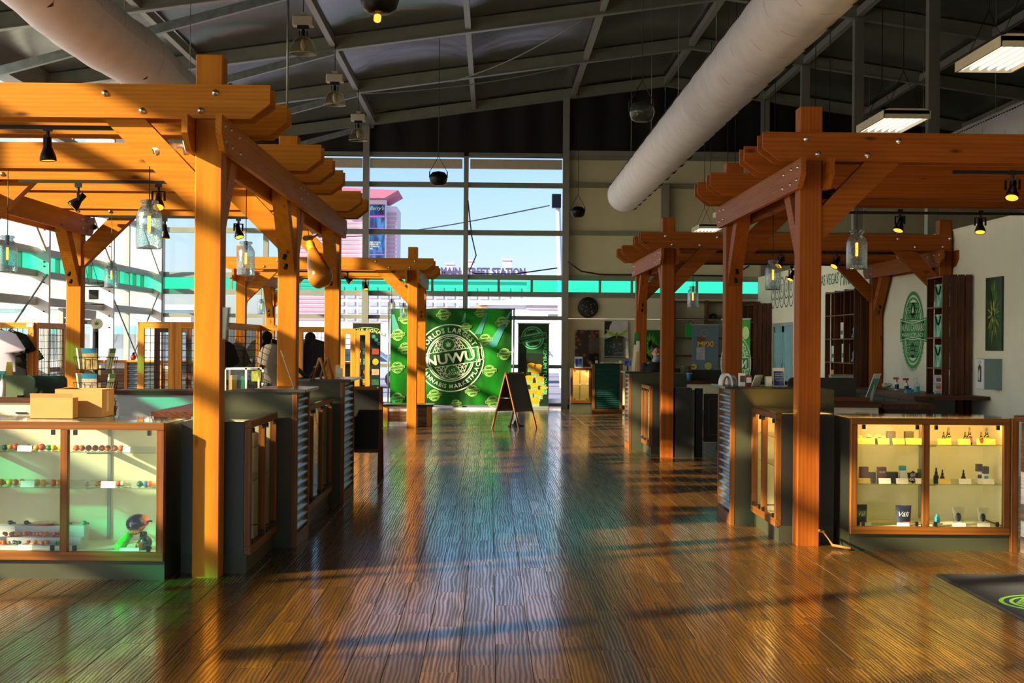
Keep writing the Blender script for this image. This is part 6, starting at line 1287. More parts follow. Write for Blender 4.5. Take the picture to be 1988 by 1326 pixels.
# on the left work counter
p = V(X(8, 16.25), 16.22, 1.04); t = thing('spray_bottle', 'teal-topped spray bottle on the left work counter', 'bottle', p); z0 = 1.05; p.z = z0
mb = MB(); mb.lathe(p, [(0, 0), (.03, 0), (.032, .15), (.014, .19)], 14); mb.build('body', M_WHITE, t); mb = MB(); mb.cyl(p+V(0, 0, .185), p+V(0, 0, .25), .014, n=10); mb.bbox(p.x-.06, p.x+.03, p.y-.012, p.y+.012, 1.29, 1.325, .004); mb.build('trigger_head', mat('teal_plastic', S(60, 190, 176), .4), t); p2 = p
t = thing('paper_easel', 'yellow cardboard easel stand behind the spray bottle', 'stand', (X(14, 16.6), 16.6, 1.04)); x = X(14, 16.6); mb = MB(); mb.prism([(x-.06, 1.04), (x-.05, 1.04), (x-.002, 1.42), (x+.055, 1.42), (x+.075, 1.04), (x+.05, 1.04), (x+.03, 1.17), (x-.0, 1.17), (x-.02, 1.04)], lambda u, v, w_: V(u, w_, v), 16.6, 16.615); mb.build('panel', mat('yellow_cardboard', S(206, 172, 70), .8), t); mb = MB(); mb.add([(x, 16.616, 1.4), (x+.03, 16.616, 1.4), (x+.04, 16.7, 1.04), (x-.01, 16.7, 1.04)], [(0, 1, 2, 3)]); mb.build('strut', M_CARD, t)
t = thing('price_card', 'small white card taped to the top rail of the left wire grid', 'card', atY(57, 631, 22.93)); p = ORG[t.name]; mb = MB(); mb.box(p.x-.045, p.x+.045, p.y-.003, p.y, p.z-.03, p.z+.03); mb.build('card', M_PAPER, t)
p = atY(182, 572, 30.9); t = thing('hanging_sign', 'dark scrolled hanging sign against the left windows', 'sign', p); mb = MB(); mb.cbox(p, .20, .02, .2); [mb.tube([p+V(-.2, 0, z), p+V(.2, 0, z)], .012) for z in (-.2, .17, .24)]; mb.build('plate', M_BLACK, t); mb = MB(); [mb.tube([p+V(s*.1, 0, .2), V(-8.6, p.y+s*.02, 4.5)], .006) for s in (-1, 1)]; mb.build('chain', M_BLACKM, t)

# ------------------------------------------------------------------ right partition: emblem, lettering, art, dispenser
XF = XW-.004
def onwall(y0, z0): return lambda u, v, i=0: V(XF-.002*i, y0-u, z0+v)     # u grows towards the viewer
we = thing('wall_emblem', 'green emblem painted on the cream partition', 'emblem', (XF, 24.15, 1.93)); f = onwall(24.15, 1.935)
G, W_, T = Flat(), Flat(), Flat()
G.ring(.57, .63); G.ring(.50, .535); star(G, .5, w=.05, ymin=lambda x: .17); star(G, .5, w=.05, ymax=lambda x: -.17); G.disc(.13, (0, .32)).disc(.13, (0, -.33)); G.poly([(-.74, -.2), (-.4, -.16), (0, -.14), (.4, -.16), (.74, -.2), (.74, .2), (.4, .16), (0, .14), (-.4, .16), (-.74, .2)]); [G.line((.64*math.cos(a), .64*math.sin(a)), (.67*math.cos(a), .67*math.sin(a)), .03) for a in [math.radians(200+i*7) for i in range(21)]]
T.leaf((0, .29), .11); T.text('LAS', 0, -.29, .085).text('VEGAS', 0, -.37, .07); T.textfit('NUWU CANNABIS', 0, .045, 1.3, .12).textfit('MARKETPLACE', 0, -.075, 1.25, .065); T.line((-.72, .165), (0, .11), .015).line((0, .11), (.72, .165), .015).line((-.72, -.165), (0, -.115), .015).line((0, -.115), (.72, -.165), .015)
for i, (l, m, n) in enumerate(((G, M_GREENW, 'emblem_print'), (T, M_CREAMW, 'lettering'))): mb = MB(); l.put(mb, lambda u, v: f(u, v, i+1)); mb.build(n, m, we)
wt = thing('wall_lettering', 'teal wall lettering praising the city, above the crate shelf', 'lettering', (XF, 29.4, 2.9)); fl = Flat(); fl.textfit("LAS VEGAS'", -.55, .1, 1.75, .23); fl.textfit('Finest', 1.05, .1, 1.25, .34, shear=.3); mb = MB(); f = onwall(29.65, 2.92); fl.put(mb, lambda u, v: f(u, v, 1)); mb.build('letters', M_TEALP, wt)
wr_ = thing('wall_rings', 'dark green ringed letters on the partition above the teal door', 'lettering', (XF, 35.1, 3.0)); fl = Flat()
for i, ch in enumerate('WUCO'+'O'):
    fl.ring(.235, .265, (-1.1+i*.55, .04), n=24); fl.text(ch, -1.1+i*.55, .04, .3)
    fl.ring(.235, .265, (-1.1+i*.55, -.16), 180, 360, 14)
mb = MB(); f = onwall(35.1, 2.98); fl.put(mb, lambda u, v: f(u, v, 1)); mb.build('letters', mat('forest_paint', S(18, 84, 70), .6), wr_)
# bud print
va = thing('canvas_print', 'tall close-up plant print on the cream partition at the far right', 'picture', (XF, 20.2, 2.1)); y0, y1, z0, z1 = 19.87, 20.52, 1.62, 2.62
mb = MB(); mb.box(XW-.03, XW-.001, y0, y1, z0, z1); mb.build('canvas', mat('dark_leaf_ink', S(30, 60, 24), .4, var=.5, scale=8), va)
for m, sd, n_, sc in ((mat('olive_yellow_ink', S(170, 160, 30), .4, var=.4, scale=20), 3, 26, 1.), (mat('leaf_green_ink', S(60, 130, 40), .4, var=.4, scale=20), 5, 22, 1.1), (mat('pale_pistil_ink', S(206, 200, 130), .4), 8, 12, .45)):
    rr_ = random.Random(sd); fl = Flat()
    for i in range(n_):
        a = rr_.uniform(0, 2*math.pi); L = sc*rr_.uniform(.2, .48); d = (math.cos(a)*.62, math.sin(a)); w_ = .022*rr_.uniform(.6, 1.4); e_ = (min(.31, max(-.31, d[0]*L)), min(.48, max(-.48, d[1]*L))); s_ = (d[0]*.06, d[1]*.06); n2 = (-d[1]*w_, d[0]*w_); c_ = ((s_[0]+e_[0])/2, (s_[1]+e_[1])/2)
        fl.poly([s_, (min(.32, max(-.32, c_[0]+n2[0])), c_[1]+n2[1]), e_, (min(.32, max(-.32, c_[0]-n2[0])), c_[1]-n2[1])])
    mb = MB(); fl.put(mb, lambda u, v: V(XW-.0315-.001*sd/3, (y0+y1)/2-u, (z0+z1)/2+v)); mb.build('print_leaves', m, va)
ds = thing('dispenser', 'blue-grey wall dispenser with a white front below the plant print', 'dispenser', (6.74, 20.08, 1.1)); mb = MB(); mb.bbox(6.62, 6.86, 19.92, 20.26, 1.10, 1.51, .006); mb.build('housing', mat('blue_grey_metal', S(120, 146, 152), .5, var=.04), ds); mb = MB(); mb.box(6.612, 6.62, 19.925, 20.255, 1.105, 1.505); mb.build('front_plate', M_WHITE, ds); mb = MB(); mb.prism([(20.02, 1.2), (20.14, 1.2), (20.14, 1.4), (20.08, 1.44), (20.02, 1.4)], lambda u, v, w_: V(w_, u, v), 6.606, 6.612); mb.build('slot', M_BLACK, ds); mb = MB(); mb.ell((6.604, 20.08, 1.29), .004, .03, .08); mb.build('bottle_print', M_WHITE, ds); fl = Flat(); fl.text('STOP', 0, 0, .05); mb = MB(); fl.put(mb, lambda u, v: V(6.61, 20.08-u, 1.465+v)); mb.build('lettering', mat('pink_red_ink', S(210, 110, 120), .5), ds)
# crate shelves: slatted sides, open front towards the aisle
def crates(label, y0, cols, rows, W_=.76, z0=.06, ph=.436, d=.45):
    t = thing('crate_shelf', label, 'shelf', (XW-d/2, y0, 0)); xf, xb = XW-d, XW-.015; y1 = y0+cols*W_
    for yy in [y0+i*W_ for i in range(cols+1)]:
        n = 4
        for k in range(n):
            a = xf+(xb-xf)*k/n; mb = MB(); th = .018; o_ = 0 if yy == y0 else -th/2 if yy < y1-.01 else -th
            mb.box(a+.004, a+(xb-xf)/n-.012, yy+o_, yy+o_+th, 0, z0+rows*ph+.02); mb.build('slat', M_DWOOD, t)
    for r in range(rows+1):
        for c in range(cols): mb = MB(); mb.bbox(xf, xb, y0+c*W_+.02, y0+(c+1)*W_-.02, z0+r*ph-.018, z0+r*ph, .003); mb.build('shelf_board', M_DWOOD, t)
    for c in range(cols):
        for k in range(2): mb = MB(); a = y0+c*W_+.05+k*(W_-.1)/2; mb.box(xb-.012, xb, a+.02, a+(W_-.1)/2-.02, z0, z0+rows*ph); mb.build('back_slat', M_DWOOD, t)
    mb = MB(); [mb.box(xf-.004, xf, yy-.012 if i else yy, yy+.012 if i < cols else yy, z0, z0+rows*ph) for i, yy in enumerate([y0+i*W_ for i in range(cols+1)])]; [mb.box(xf-.004, xf, y0, y1, z0+r*ph-.02, z0+r*ph) for r in range(rows+1)]; mb.build('front_edging', M_TRIMW, t)
    return t
crates('tall dark crate shelf of gift bags right of the green wall emblem', 21.1, 1, 6)
crates('wide dark crate shelf of three columns under the teal wall lettering', 26.25, 3, 6)
crates('dark crate shelf in the far right corner beside the teal door', 36.3, 2, 6)
M_BAGW = cloth_print('green_wash_bag', S(225, 232, 225), S(120, 190, 160), S(20, 110, 84), 7, .0); M_RIB = M_BLACK
for z, k in ((2.245, 'top'), (1.81, 'second'), (1.372, 'third')):
    y0, y1, xa, xb = 21.22, 21.66, 6.46, 6.62; t = thing('gift_bag', 'green-washed white gift bag on the %s shelf of the crate tower' % k, 'bag', (xa, 21.45, z)); h = .325
    mb = MB(); mb.prism([(y0+.02, z), (y1-.02, z), (y1, z+h), (y0, z+h)], lambda u, v, w_: V(w_, u, v), xa, xb); mb.build('bag', M_BAGW, t)
    mb = MB(); mb.tube([V(xa-.008, 21.33+.24*s, z+h-.03-.12*math.sin(math.pi*s)) for s in [i/8 for i in range(9)]], .012, 6); mb.build('ribbon_handle', M_RIB, t)
t = thing('brochure_display', 'white tiered brochure display on the fourth shelf of the crate tower', 'display', (6.5, 21.45, .934))
mb = MB(); mb.box(6.46, 6.6, 21.28, 21.31, .934, 1.26); mb.box(6.46, 6.6, 21.6, 21.63, .934, 1.26); [mb.box(6.46, 6.6, 21.31, 21.6, z, z+.012) for z in (.934, 1.04, 1.15)]; mb.build('shell', M_WHITE, t); mb = MB(); mb.prism([(21.31, 1.24), (21.6, 1.24), (21.6, 1.36), (21.53, 1.40), (21.38, 1.40), (21.31, 1.36)], lambda u, v, w_: V(w_, u, v), 6.585, 6.597); mb.build('header', M_WHITE, t)
for k, (z, c) in enumerate(((.946, 'green'), (1.052, 'red'), (1.162, 'maroon'))): mb = MB(); mb.box(6.47, 6.52, 21.34, 21.57, z, z+.05); mb.build('leaflets', LB[c], t)
for i, (nm, lb_, y, r, w_, h, m) in enumerate((('product_box', 'white boxed product on the top row of the wide crate shelf', 27.55, 4, .2, .3, M_WHITE), ('product_box', 'tall green and white box on the second row of the wide crate shelf', 28.25, 3, .24, .3, M_WCOV), ('table_sign', 'tilted green-white sign on the second row of the wide crate shelf', 27.4, 3, .3, .34, M_WCOV), ('product_box', 'orange-beige leaflet pack on the third row of the wide crate shelf', 28.3, 2, .3, .28, M_CARD), ('product_box', 'bright green box on the fourth row of the wide crate shelf', 27.4, 1, .3, .3, M_GREENW), ('product_box', 'small white packet on the third row of the wide crate shelf', 27.2, 2, .12, .1, M_PAPER))):
    z = .06+r*.436; t = thing(nm, lb_, 'box' if nm == 'product_box' else 'sign', (6.5, y, z)); mb = MB(); mb.bbox(6.5, 6.58, y-w_/2, y+w_/2, z, z+h, .003); mb.build('carton', m, t); mb = MB(); mb.box(6.497, 6.5, y-w_*.35, y+w_*.35, z+h*.25, z+h*.5); mb.build('label_print', LB['green'] if m is not M_GREENW else M_PAPER, t)
for i, (y, r) in enumerate(((26.6, 4), (26.62, 3))):
    z = .06+r*.436; p = V(6.52, y, z); t = thing('bottle', 'dark green figurine bottle, %s row of the wide crate shelf' % ('top' if i == 0 else 'second'), 'bottle', p); mb = MB(); mb.lathe(p, [(0, 0), (.07, 0), (.07, .04), (.04, .1), (.05, .17), (.02, .24), (.03, .3), (0, .32)], 12); mb.build('body', gl('bottle_green_glass_%d' % i, S(20, 70, 50)), t); mb = MB(); mb.cyl(p+V(0, 0, .3), p+V(0, 0, .34), .02, n=8); mb.build('stopper', M_BLACK, t)
# things on the wall counter
def trig(px, py, label, capm, bandm, h=.17, r=.032):
    p = atZ(px, py, .99); t = thing('spray_bottle', label, 'bottle', p); mb = MB(); mb.lathe(p, [(0, 0), (r, 0), (r, h*.6), (r*.4, h*.78)], 14); mb.build('body', M_WHITE, t); mb = MB(); mb.lathe(p, [(r*1.02, h*.12), (r*1.02, h*.55)], 14); mb.build('label_band', bandm, t); mb = MB(); mb.cyl(p+V(0, 0, h*.76), p+V(0, 0, h), r*.35, n=8); mb.bbox(p.x-.055, p.x+.03, p.y-.012, p.y+.012, .99+h, .99+h+.03, .004); mb.build('trigger_head', capm, t)
trig(1741, 758, 'red-topped spray bottle with a navy label, left one on the wall counter', LB['red'], LB['navy']); trig(1760, 762, 'red-topped white spray bottle, right one on the wall counter', LB['red'], LB['navy'], .18)
p = atZ(1780, 765, .99); t = thing('pump_bottle', 'clear sanitizer pump bottle at the right end of the wall counter', 'bottle', p); mb = MB(); mb.lathe(p, [(0, 0), (.035, 0), (.035, .14), (.012, .17)], 14); mb.build('body', M_PLEXI, t); mb = MB(); mb.lathe(p, [(.0355, .03), (.0355, .11)], 14); mb.build('label_band', LB['teal'], t); mb = MB(); mb.tube([p+V(0, 0, .16), p+V(0, 0, .23), p+V(-.04, 0, .225)], .008); mb.build('pump', M_WHITE, t)
p = atZ(1767, 764, .99); t = thing('tissue_box', 'small blue box on the wall counter', 'box', p); mb = MB(); mb.bbox(p.x-.055, p.x+.055, p.y, p.y+.07, .99, 1.05, .003); mb.build('carton', mat('azure_carton', S(60, 150, 190), .5), t); mb = MB(); mb.ell(p+V(0, .03, .06), .03, .02, .02); mb.build('contents', M_BLACK, t)
p = atZ(1720, 757, .99); t = thing('basket', 'clear tray of small bagged samples on the wall counter', 'tray', p); mb = MB(); mb.prism([(-.13, 0), (.13, 0), (.15, .06), (-.15, .06)], lambda u, v, w_: p+V(u, w_, v), 0, .2); mb.build('tray', M_PLEXI, t); mb = MB(); [mb.ell(p+V(R.uniform(-.1, .1), R.uniform(.04, .16), .06+R.uniform(0, .03)), .045, .03, .03, 8, 5) for _ in range(9)]; mb.build('bags', mat('frosted_bag', S(200, 204, 190), .4, var=.15, scale=30), t)
p = atZ(1696, 756, .99); t = thing('cup', 'pale blue cup at the left end of the wall counter', 'cup', p); mb = MB(); mb.lathe(p, [(0, 0), (.035, 0), (.04, .07), (.036, .07), (.03, .01)], 12); mb.build('body', mat('pale_blue_plastic', S(140, 180, 210), .4), t); mb = MB(); mb.lathe(p, [(.04, .066), (.043, .07), (.04, .074)], 12); mb.build('rim', M_WHITE, t)
a = atY(1676, 777, 16.6); board('tall tilted acrylic sign with a teal edge on the right work counter', (a.x, 16.55), (a.x+.13, 16.75), 1.055, .33, -.35, M_WHITE, mat('teal_notice_print', S(70, 170, 180), .5, var=.2, scale=8))
t = thing('laptop', 'closed silver laptop on top of the dark rounded screen', 'laptop', (3.95, 16.7, 1.31)); mb = MB(); mb.bbox(3.83, 4.08, 16.72, 16.86, 1.311, 1.335, .003); mb.build('base', M_GALV, t); mb = MB(); mb.bbox(3.83, 4.08, 16.72, 16.86, 1.337, 1.347, .003); mb.build('lid', M_ALU, t)
# on the near right podium
def arch(label, x, y, z, r, w_, m):
    t = thing('brochure_arch', label, 'holder', (x, y, z)); mb = MB(); n = 12
    for i in range(n):
        a0, a1 = math.pi*i/n, math.pi*(i+1)/n; P = lambda a, q: V(x+q*math.cos(a), y, z+q*2.1*math.sin(a)); mb.add([P(a0, r), P(a1, r), P(a1, r-.012), P(a0, r-.012)]+[P(a0, r)+V(0, w_, 0), P(a1, r)+V(0, w_, 0), P(a1, r-.012)+V(0, w_, 0), P(a0, r-.012)+V(0, w_, 0)], [(0, 1, 2, 3), (7, 6, 5, 4), (0, 4, 5, 1), (2, 6, 7, 3)])
    mb.build('arch', m, t); mb = MB(); mb.box(x-r, x+r, y+.01, y+w_, z, z+.008); mb.build('foot_plate', M_PLEXI, t)
arch('white arched leaflet holder on the near right podium, left one', 2.235, 14.05, 1.287, .055, .2, M_WHITE)
arch('white arched leaflet holder on the near right podium, right one', 2.315, 14.2, 1.287, .045, .2, M_WHITE)
for i, (x, m, h, lb_) in enumerate(((2.37, M_PAPER, .12, 'white stack of leaflets between the arch and the brown one'), (2.43, LB['maroon'], .1, 'brown booklet block on the near right podium'), (2.62, M_WCOV, .09, 'white-green leaflet pack leaning on the near right podium'))):
    t = thing('leaflet_stack', lb_, 'leaflets', (x, 14.0, 1.287)); mb = MB(); mb.bbox(x-.03, x+.025, 13.98, 14.06, 1.287, 1.287+h, .002); mb.build('stack', m, t); mb = MB(); mb.box(x-.026, x+.021, 13.977, 13.98, 1.287+h*.3, 1.287+h*.8); mb.build('label_print', M_PAPER if m is not M_PAPER else LB['grey'], t)
board('white folded card stand right of the green banner on the podium', (2.45, 13.95), (2.56, 14.15), 1.287, .11, -.35, M_WHITE, M_WCOV)
a, b = atY(1501, 752, 14.2), atY(1524, 752, 14.2); board('blue framed notice standing on the near right podium', (a.x, 14.2), (b.x, 14.2), 1.276, .185, .25, M_WHITE, M_BLUEP, txt=True)
board('blue notice on the plank wall cap at the right edge', (4.33, 11.85), (4.5, 11.8), 1.115, .28, .2, M_WHITE, M_BLUEP, txt=True)
t = thing('card_reader', 'black card reader on a stalk at the right edge', 'reader', (4.44, 11.95, 1.115)); mb = MB(); mb.tube([(4.47, 12.02, 1.115), (4.47, 12.02, 1.36)], .01); mb.cyl((4.47, 12.02, 1.115), (4.47, 12.02, 1.125), .05, n=12); mb.build('stalk', M_BLACKM, t); mb = MB(); mb.bbox(4.40, 4.54, 12.0, 12.04, 1.34, 1.42, .008); mb.build('body', M_BLACK, t)
# cables along the back windows
mb = MB(); mb.tube([V(-.6, 38.05, 5.3), V(-.5, 38.1, 4.4), V(-.38, 38.1, 3.9), V(-.55, 38.1, 3.5), V(-.4, 38.15, 3.44), V(.6, 38.2, 3.44), V(1.7, 38.1, 3.6)], .018); mb.build('cable', M_BLACK, None, 'dark cable dangling beside the middle back mullion', 'cable')
mb = MB(); mb.tube([V(1.95, 37.98, 3.75), V(2.3, 38.06, 3.52), V(2.8, 38.19, 3.445), V(4.6, 38.19, 3.445), V(6.2, 38.19, 3.44), V(6.6, 38.06, 3.7)], .02); mb.build('cable', M_BLACK, None, 'dark cable lying along the rail above the right green strip', 'cable')
# cable at the foot of the near right post
mb = MB(); mb.tube([atZ(1591, 1030, .35), V(2.79, 12.42, .12), V(2.83, 12.25, .03), V(2.95, 12.13, .02)], .012); mb.build('cable', mat('tan_cable', S(150, 100, 50), .5), None, 'tan cable curling from the near right post to the display case', 'cable')
# door mat
mt = thing('door_mat', 'dark grey entrance mat with a green ring emblem at the right edge', 'mat', (3.75, 9.7, 0)); mb = MB(); mb.bbox(3.27, 4.3, 8.5, 10.86, 0, .012, .004); mb.build('carpet', mat('grey_carpet', S(66, 70, 76), .95, var=.2, scale=60, bump=.5), mt)
G = Flat(); G.ring(.31, .34); G.ring(.25, .275); star(G, .24, w=.05); mb = MB(); G.put(mb, lambda u, v: V(3.66+u, 9.62+v, .0135)); mb.build('emblem_print', mat('lime_print', S(150, 226, 90), .8), mt)

# ------------------------------------------------------------------ back right corner
podium('teal corrugated counter standing before the beige back wall', (2.46, 36.0, 0), 0, .74, .6, Hc=1.19, m=M_CORRG, pitch=.045, tr=.07)
case('small warm-lit display case left of the teal corrugated counter', (1.95, 36.15, 0), 0, .5, .45, (), Hc=1.08, kick=.3, shelves=(.66,), lit=True)
for k, x in enumerate((2.18, 2.27, 2.35)): mb = MB(); mb.bbox(x-.03, x+.03, 36.3, 36.36, .66, .70+.01*k, .003); mb.build('packet', M_PAPER, None, 'tiny white packet on the glass shelf of the far small case, %s' % ('left', 'middle', 'right')[k], 'packet')
t = thing('sneeze_guard', 'clear acrylic guard standing on the teal corrugated counter', 'guard', (2.8, 36.1, 1.2)); a, b = atY(1143, 690, 36.1), atY(1221, 656, 36.1); mb = MB(); mb.box(a.x, b.x, 36.1, 36.108, 1.225, b.z); mb.build('sheet', glassm('acrylic_guard', (.72, .76, .80, 1), refl=2.), t); mb = MB(); [mb.cbox((x, 36.1, 1.215), .05, .12, .03) for x in (2.7, 3.05)]; mb.build('foot', M_WHITE, t)
board('blue-white notice on the small far display case', (2.05, 36.2), (2.24, 36.2), 1.09, .27, .2, M_WHITE, M_BLUEP)
for k, px in enumerate((1158, 1204)): p = atY(px, 706, 36.05); mb = MB(); mb.bbox(p.x-.03, p.x+.03, 36.02, 36.06, 1.203, 1.27, .003); mb.build('table_card', M_WHITE, None, 'tiny white card on the teal corrugated counter, %s' % ('left', 'right')[k], 'card')
a = atY(1219, 705, 35.2); mb = MB(); mb.bbox(a.x-.08, a.x+.08, 35.2, 35.3, a.z-.06, a.z+.06, .004)
mb.build('display_screen', M_BLUEP, None, 'small blue screen left of the far right podium', 'screen'); t = thing('screen_stand', 'slim black stand under the small blue screen', 'stand', (a.x, 35.25, 0)); mb = MB(); mb.cyl((a.x, 35.25, 0), (a.x, 35.25, a.z-.06), .02); mb.build('pole', M_BLACKM, t); mb = MB(); mb.cyl((a.x, 35.25, 0), (a.x, 35.25, .02), .15, n=18); mb.build('base', M_BLACK, t)
def picture(label, px0, py0, px1, py1, m, prints=(), Y=38.24):
    a, b = atY(px0, py1, Y), atY(px1, py0, Y); t = thing('canvas_print', label, 'picture', ((a.x+b.x)/2, Y, a.z)); mb = MB(); mb.bbox(a.x, b.x, Y, Y+.05, a.z, b.z, .004); mb.build('canvas', m, t)
    for k, (fl, mm) in enumerate(prints): mb = MB(); fl.put(mb, lambda u, v: V(a.x+(b.x-a.x)*u, Y-.002-.002*k, a.z+(b.z-a.z)*v)); mb.build('print', mm, t)
picture('square print of brown seeds on the beige back wall', 1116, 641, 1163, 712, vor_print('seed_print', [(.2, S(110, 40, 20)), (.45, S(150, 90, 50)), (.7, S(190, 150, 110)), (.95, S(150, 40, 30))], 7.5, S(24, 10, 8)))
sk = Flat(); sk.poly([(0, 1), (.33, 1), (.22, .86), (.18, .72), (.0, .62)]); so = Flat(); so.poly([(0, .44), (1, .44), (1, .52), (.75, .6), (.5, .62), (.3, .58), (0, .5)])
lv = Flat(); [lv.poly([(.52, .64), (.52+d*.14, .60+.07), (.52+d*.34, .66+.10), (.52+d*.46, .62+.16), (.52+d*.36, .6+.05), (.52+d*.18, .56+.03)]) for d in (-1, 1)]; lv.line((.52, .52), (.52, .66), .03).disc(.05, (.52, .66), 8)
du = Flat(); du.rect(0, 0, 1, .45); sp_ = Flat(); [sp_.disc(R.uniform(.008, .03), (R.uniform(.08, .92), R.uniform(.1, .42)), 8) for _ in range(26)]; sp_.rect(0, .03, 1, .06)
picture('print of a green seedling over dark soil on the beige back wall', 1173, 624, 1220, 695, mat('grey_sky_ink', S(196, 200, 206), .5), ((sk, M_BLACK), (so, M_BLACK), (du, mat('slate_ink', S(50, 66, 84), .5)), (lv, mat('seedling_ink', S(150, 190, 40), .5)), (sp_, mat('sand_ink', S(190, 180, 160), .5))))
gl_ = Flat(); [gl_.leaf((R.uniform(.2, .8), R.uniform(.15, .7)), R.uniform(.25, .45)) for _ in range(8)]; gl2 = Flat(); [gl2.leaf((R.uniform(.2, .8), R.uniform(.15, .7)), R.uniform(.2, .35)) for _ in range(6)]
picture('print of bright green leaves behind the shop assistant', 1252, 641, 1282, 712, mat('deep_leaf_ink', S(20, 90, 20), .5, var=.3), ((gl_, mat('mid_leaf_ink', S(50, 150, 30), .5, var=.2)), (gl2, mat('light_leaf_ink', S(90, 190, 50), .5))))
p = atY(1141.5, 597, 38.24); t = thing('wall_disc', 'round black speckled disc high on the beige back wall', 'disc', p); mb = MB(); mb.lathe(p, [(.265, .0), (.265, -.02), (.25, -.035), (0, -.035)], 32, d=(0, 1, 0)); mb.build('disc', mat('black_slate', S(20, 24, 26), .5, var=.3), t); sp_ = Flat()
for _ in range(26): a_ = R.uniform(0, 6.28); q_ = R.uniform(.05, .23); sp_.disc(R.uniform(.004, .011), (q_*math.cos(a_), q_*math.sin(a_)), 7)
mb = MB(); sp_.put(mb, lambda u, v: V(p.x+u, p.y-.037, p.z+v)); mb.build('speckles', M_GREYP, t)
bs_ = thing('shelf_unit', 'brown open shelf unit against the back wall behind the slate banner', 'shelf', (5.5, 38.0, 0)); xs_ = [X(p_, 38) for p_ in (1308, 1372, 1436, 1480)]
for x in xs_: mb = MB(); mb.bbox(x-.03, x+.03, 37.9, 38.27, 0, 2.8, .004); mb.build('upright', M_DWOOD, bs_)
for z in (.5, .95, 1.4, 1.85, 2.34, 2.78): 
    for a, b in zip(xs_, xs_[1:]): mb = MB(); mb.bbox(a+.03, b-.03, 37.9, 38.27, z-.03, z, .003); mb.build('shelf_board', M_DWOOD, bs_)
for k, (px, z, lb_) in enumerate(((1385, 2.34, 'black cap on the upper shelf of the back shelf unit'), (1420, 2.34, 'dark cap at the right of the upper back shelf'))): x = X(px, 38); t = thing('cap', lb_, 'cap', (x, 38.05, z)); mb = MB(); mb.lathe((x, 38.05, z), [(.1, 0), (.1, .05), (.07, .11), (0, .13)], 14); mb.build('crown', M_BLACK, t); mb = MB(); mb.box(x-.08, x+.08, 37.91, 38.0, z, z+.012); mb.build('visor', M_BLACK, t)
x = X(1340, 37.98); t = thing('gift_bag', 'green bag on the back shelf left of the slate banner', 'bag', (x, 37.98, 1.85)); mb = MB(); mb.bbox(x-.12, x+.12, 37.95, 38.05, 1.85, 2.2, .01); mb.build('bag', M_GREENW, t); mb = MB(); mb.tube([V(x-.07+.14*s, 37.94, 2.2+.08*math.sin(math.pi*s)) for s in [i/6 for i in range(7)]], .008); mb.build('handle', M_DKGREEN, t)
# leaflet stand on the far right podium
t = thing('leaflet_stand', 'tall white and green leaflet stand on the far right podium', 'stand', (2.28, 23.9, 1.237)); a, b = atY(1225, 715, 23.9), atY(1243, 645, 23.9)
mb = MB(); mb.prism([(a.x, 1.237), (b.x, 1.237), (b.x+.02, b.z), (a.x+.05, b.z)], lambda u, v, w_: V(u, w_, v), 23.95, 23.965); mb.build('back_panel', M_PLEXI, t); mb = MB(); mb.prism([(a.x+.04, b.z-.26), (b.x-.05, b.z-.26), (b.x-.02, b.z-.01), (a.x+.06, b.z-.01)], lambda u, v, w_: V(u, w_, v), 23.93, 23.945); mb.build('leaflets', M_GRCOV, t); mb = MB(); mb.prism([(a.x+.01, 1.24), (a.x+.06, 1.24), (a.x+.09, b.z-.2), (a.x+.05, b.z-.2)], lambda u, v, w_: V(u, w_, v), 23.9, 23.925); mb.box(b.x-.06, b.x-.01, 23.9, 23.92, 1.24, 1.72); mb.build('leaflets', M_PAPER, t); mb = MB(); mb.box(a.x+.08, a.x+.10, 23.88, 23.9, 1.24, 1.55); mb.build('leaflets', LB['yellow'], t)
t = thing('tablet', 'small tablet and card stand on the far right rear counter', 'tablet', (2.85, 25.6, 1.05)); mb = MB(); mb.box(2.78, 3.02, 25.6, 25.61, 1.3, 1.44) ; mb.build('screen', M_BLUEP, t); mb = MB(); mb.tube([(2.9, 25.605, 1.05), (2.9, 25.605, 1.31)], .012); mb.cyl((2.9, 25.605, 1.05), (2.9, 25.605, 1.06), .06, n=12); mb.build('stand', M_BLACKM, t)

# ------------------------------------------------------------------ shop assistant behind the far right counter
px_, py_ = 2.74, 24.8; pr = thing('person', 'person in glasses and a lowered blue mask behind the far right counter', 'person', (px_, py_, 0))
P = lambda x, y, z: V(px_+x, py_+y, z)
hd = P(.015, -.03, 1.53); fy = V(.35, -.94, 0).normalized(); fs_ = V(fy.y*-1, fy.x, 0)       # the face looks towards the viewer's right
body = MB(); body.ell(hd, .073, .088, .108, 18, 14); body.ell(hd+fy*.02-V(0, 0, .055), .052, .058, .06, 14, 10)
body.ell(hd+fy*.094-V(0, 0, .02), .013, .016, .022, 8, 6)
for s in (-1, 1): body.ell(hd+fs_*(s*.074)-V(0, 0, .012), .012, .018, .03, 8, 6)
body.cyl(P(0, .0, 1.34), P(.008, -.015, 1.47), .054, .048, 14)
for a, b, r0, r1 in ((P(0, .01, .92), P(0, 0, 1.08), .13, .12), (P(0, 0, 1.08), P(0, 0, 1.28), .12, .135), (P(-.15, 0, 1.32), P(.15, 0, 1.32), .05, .05)): body.cyl(a, b, r0, r1, 18)
body.ell(P(0, 0, 1.25), .165, .1, .13, 16, 10); body.ell(P(0, .01, .95), .15, .11, .12, 16, 10)
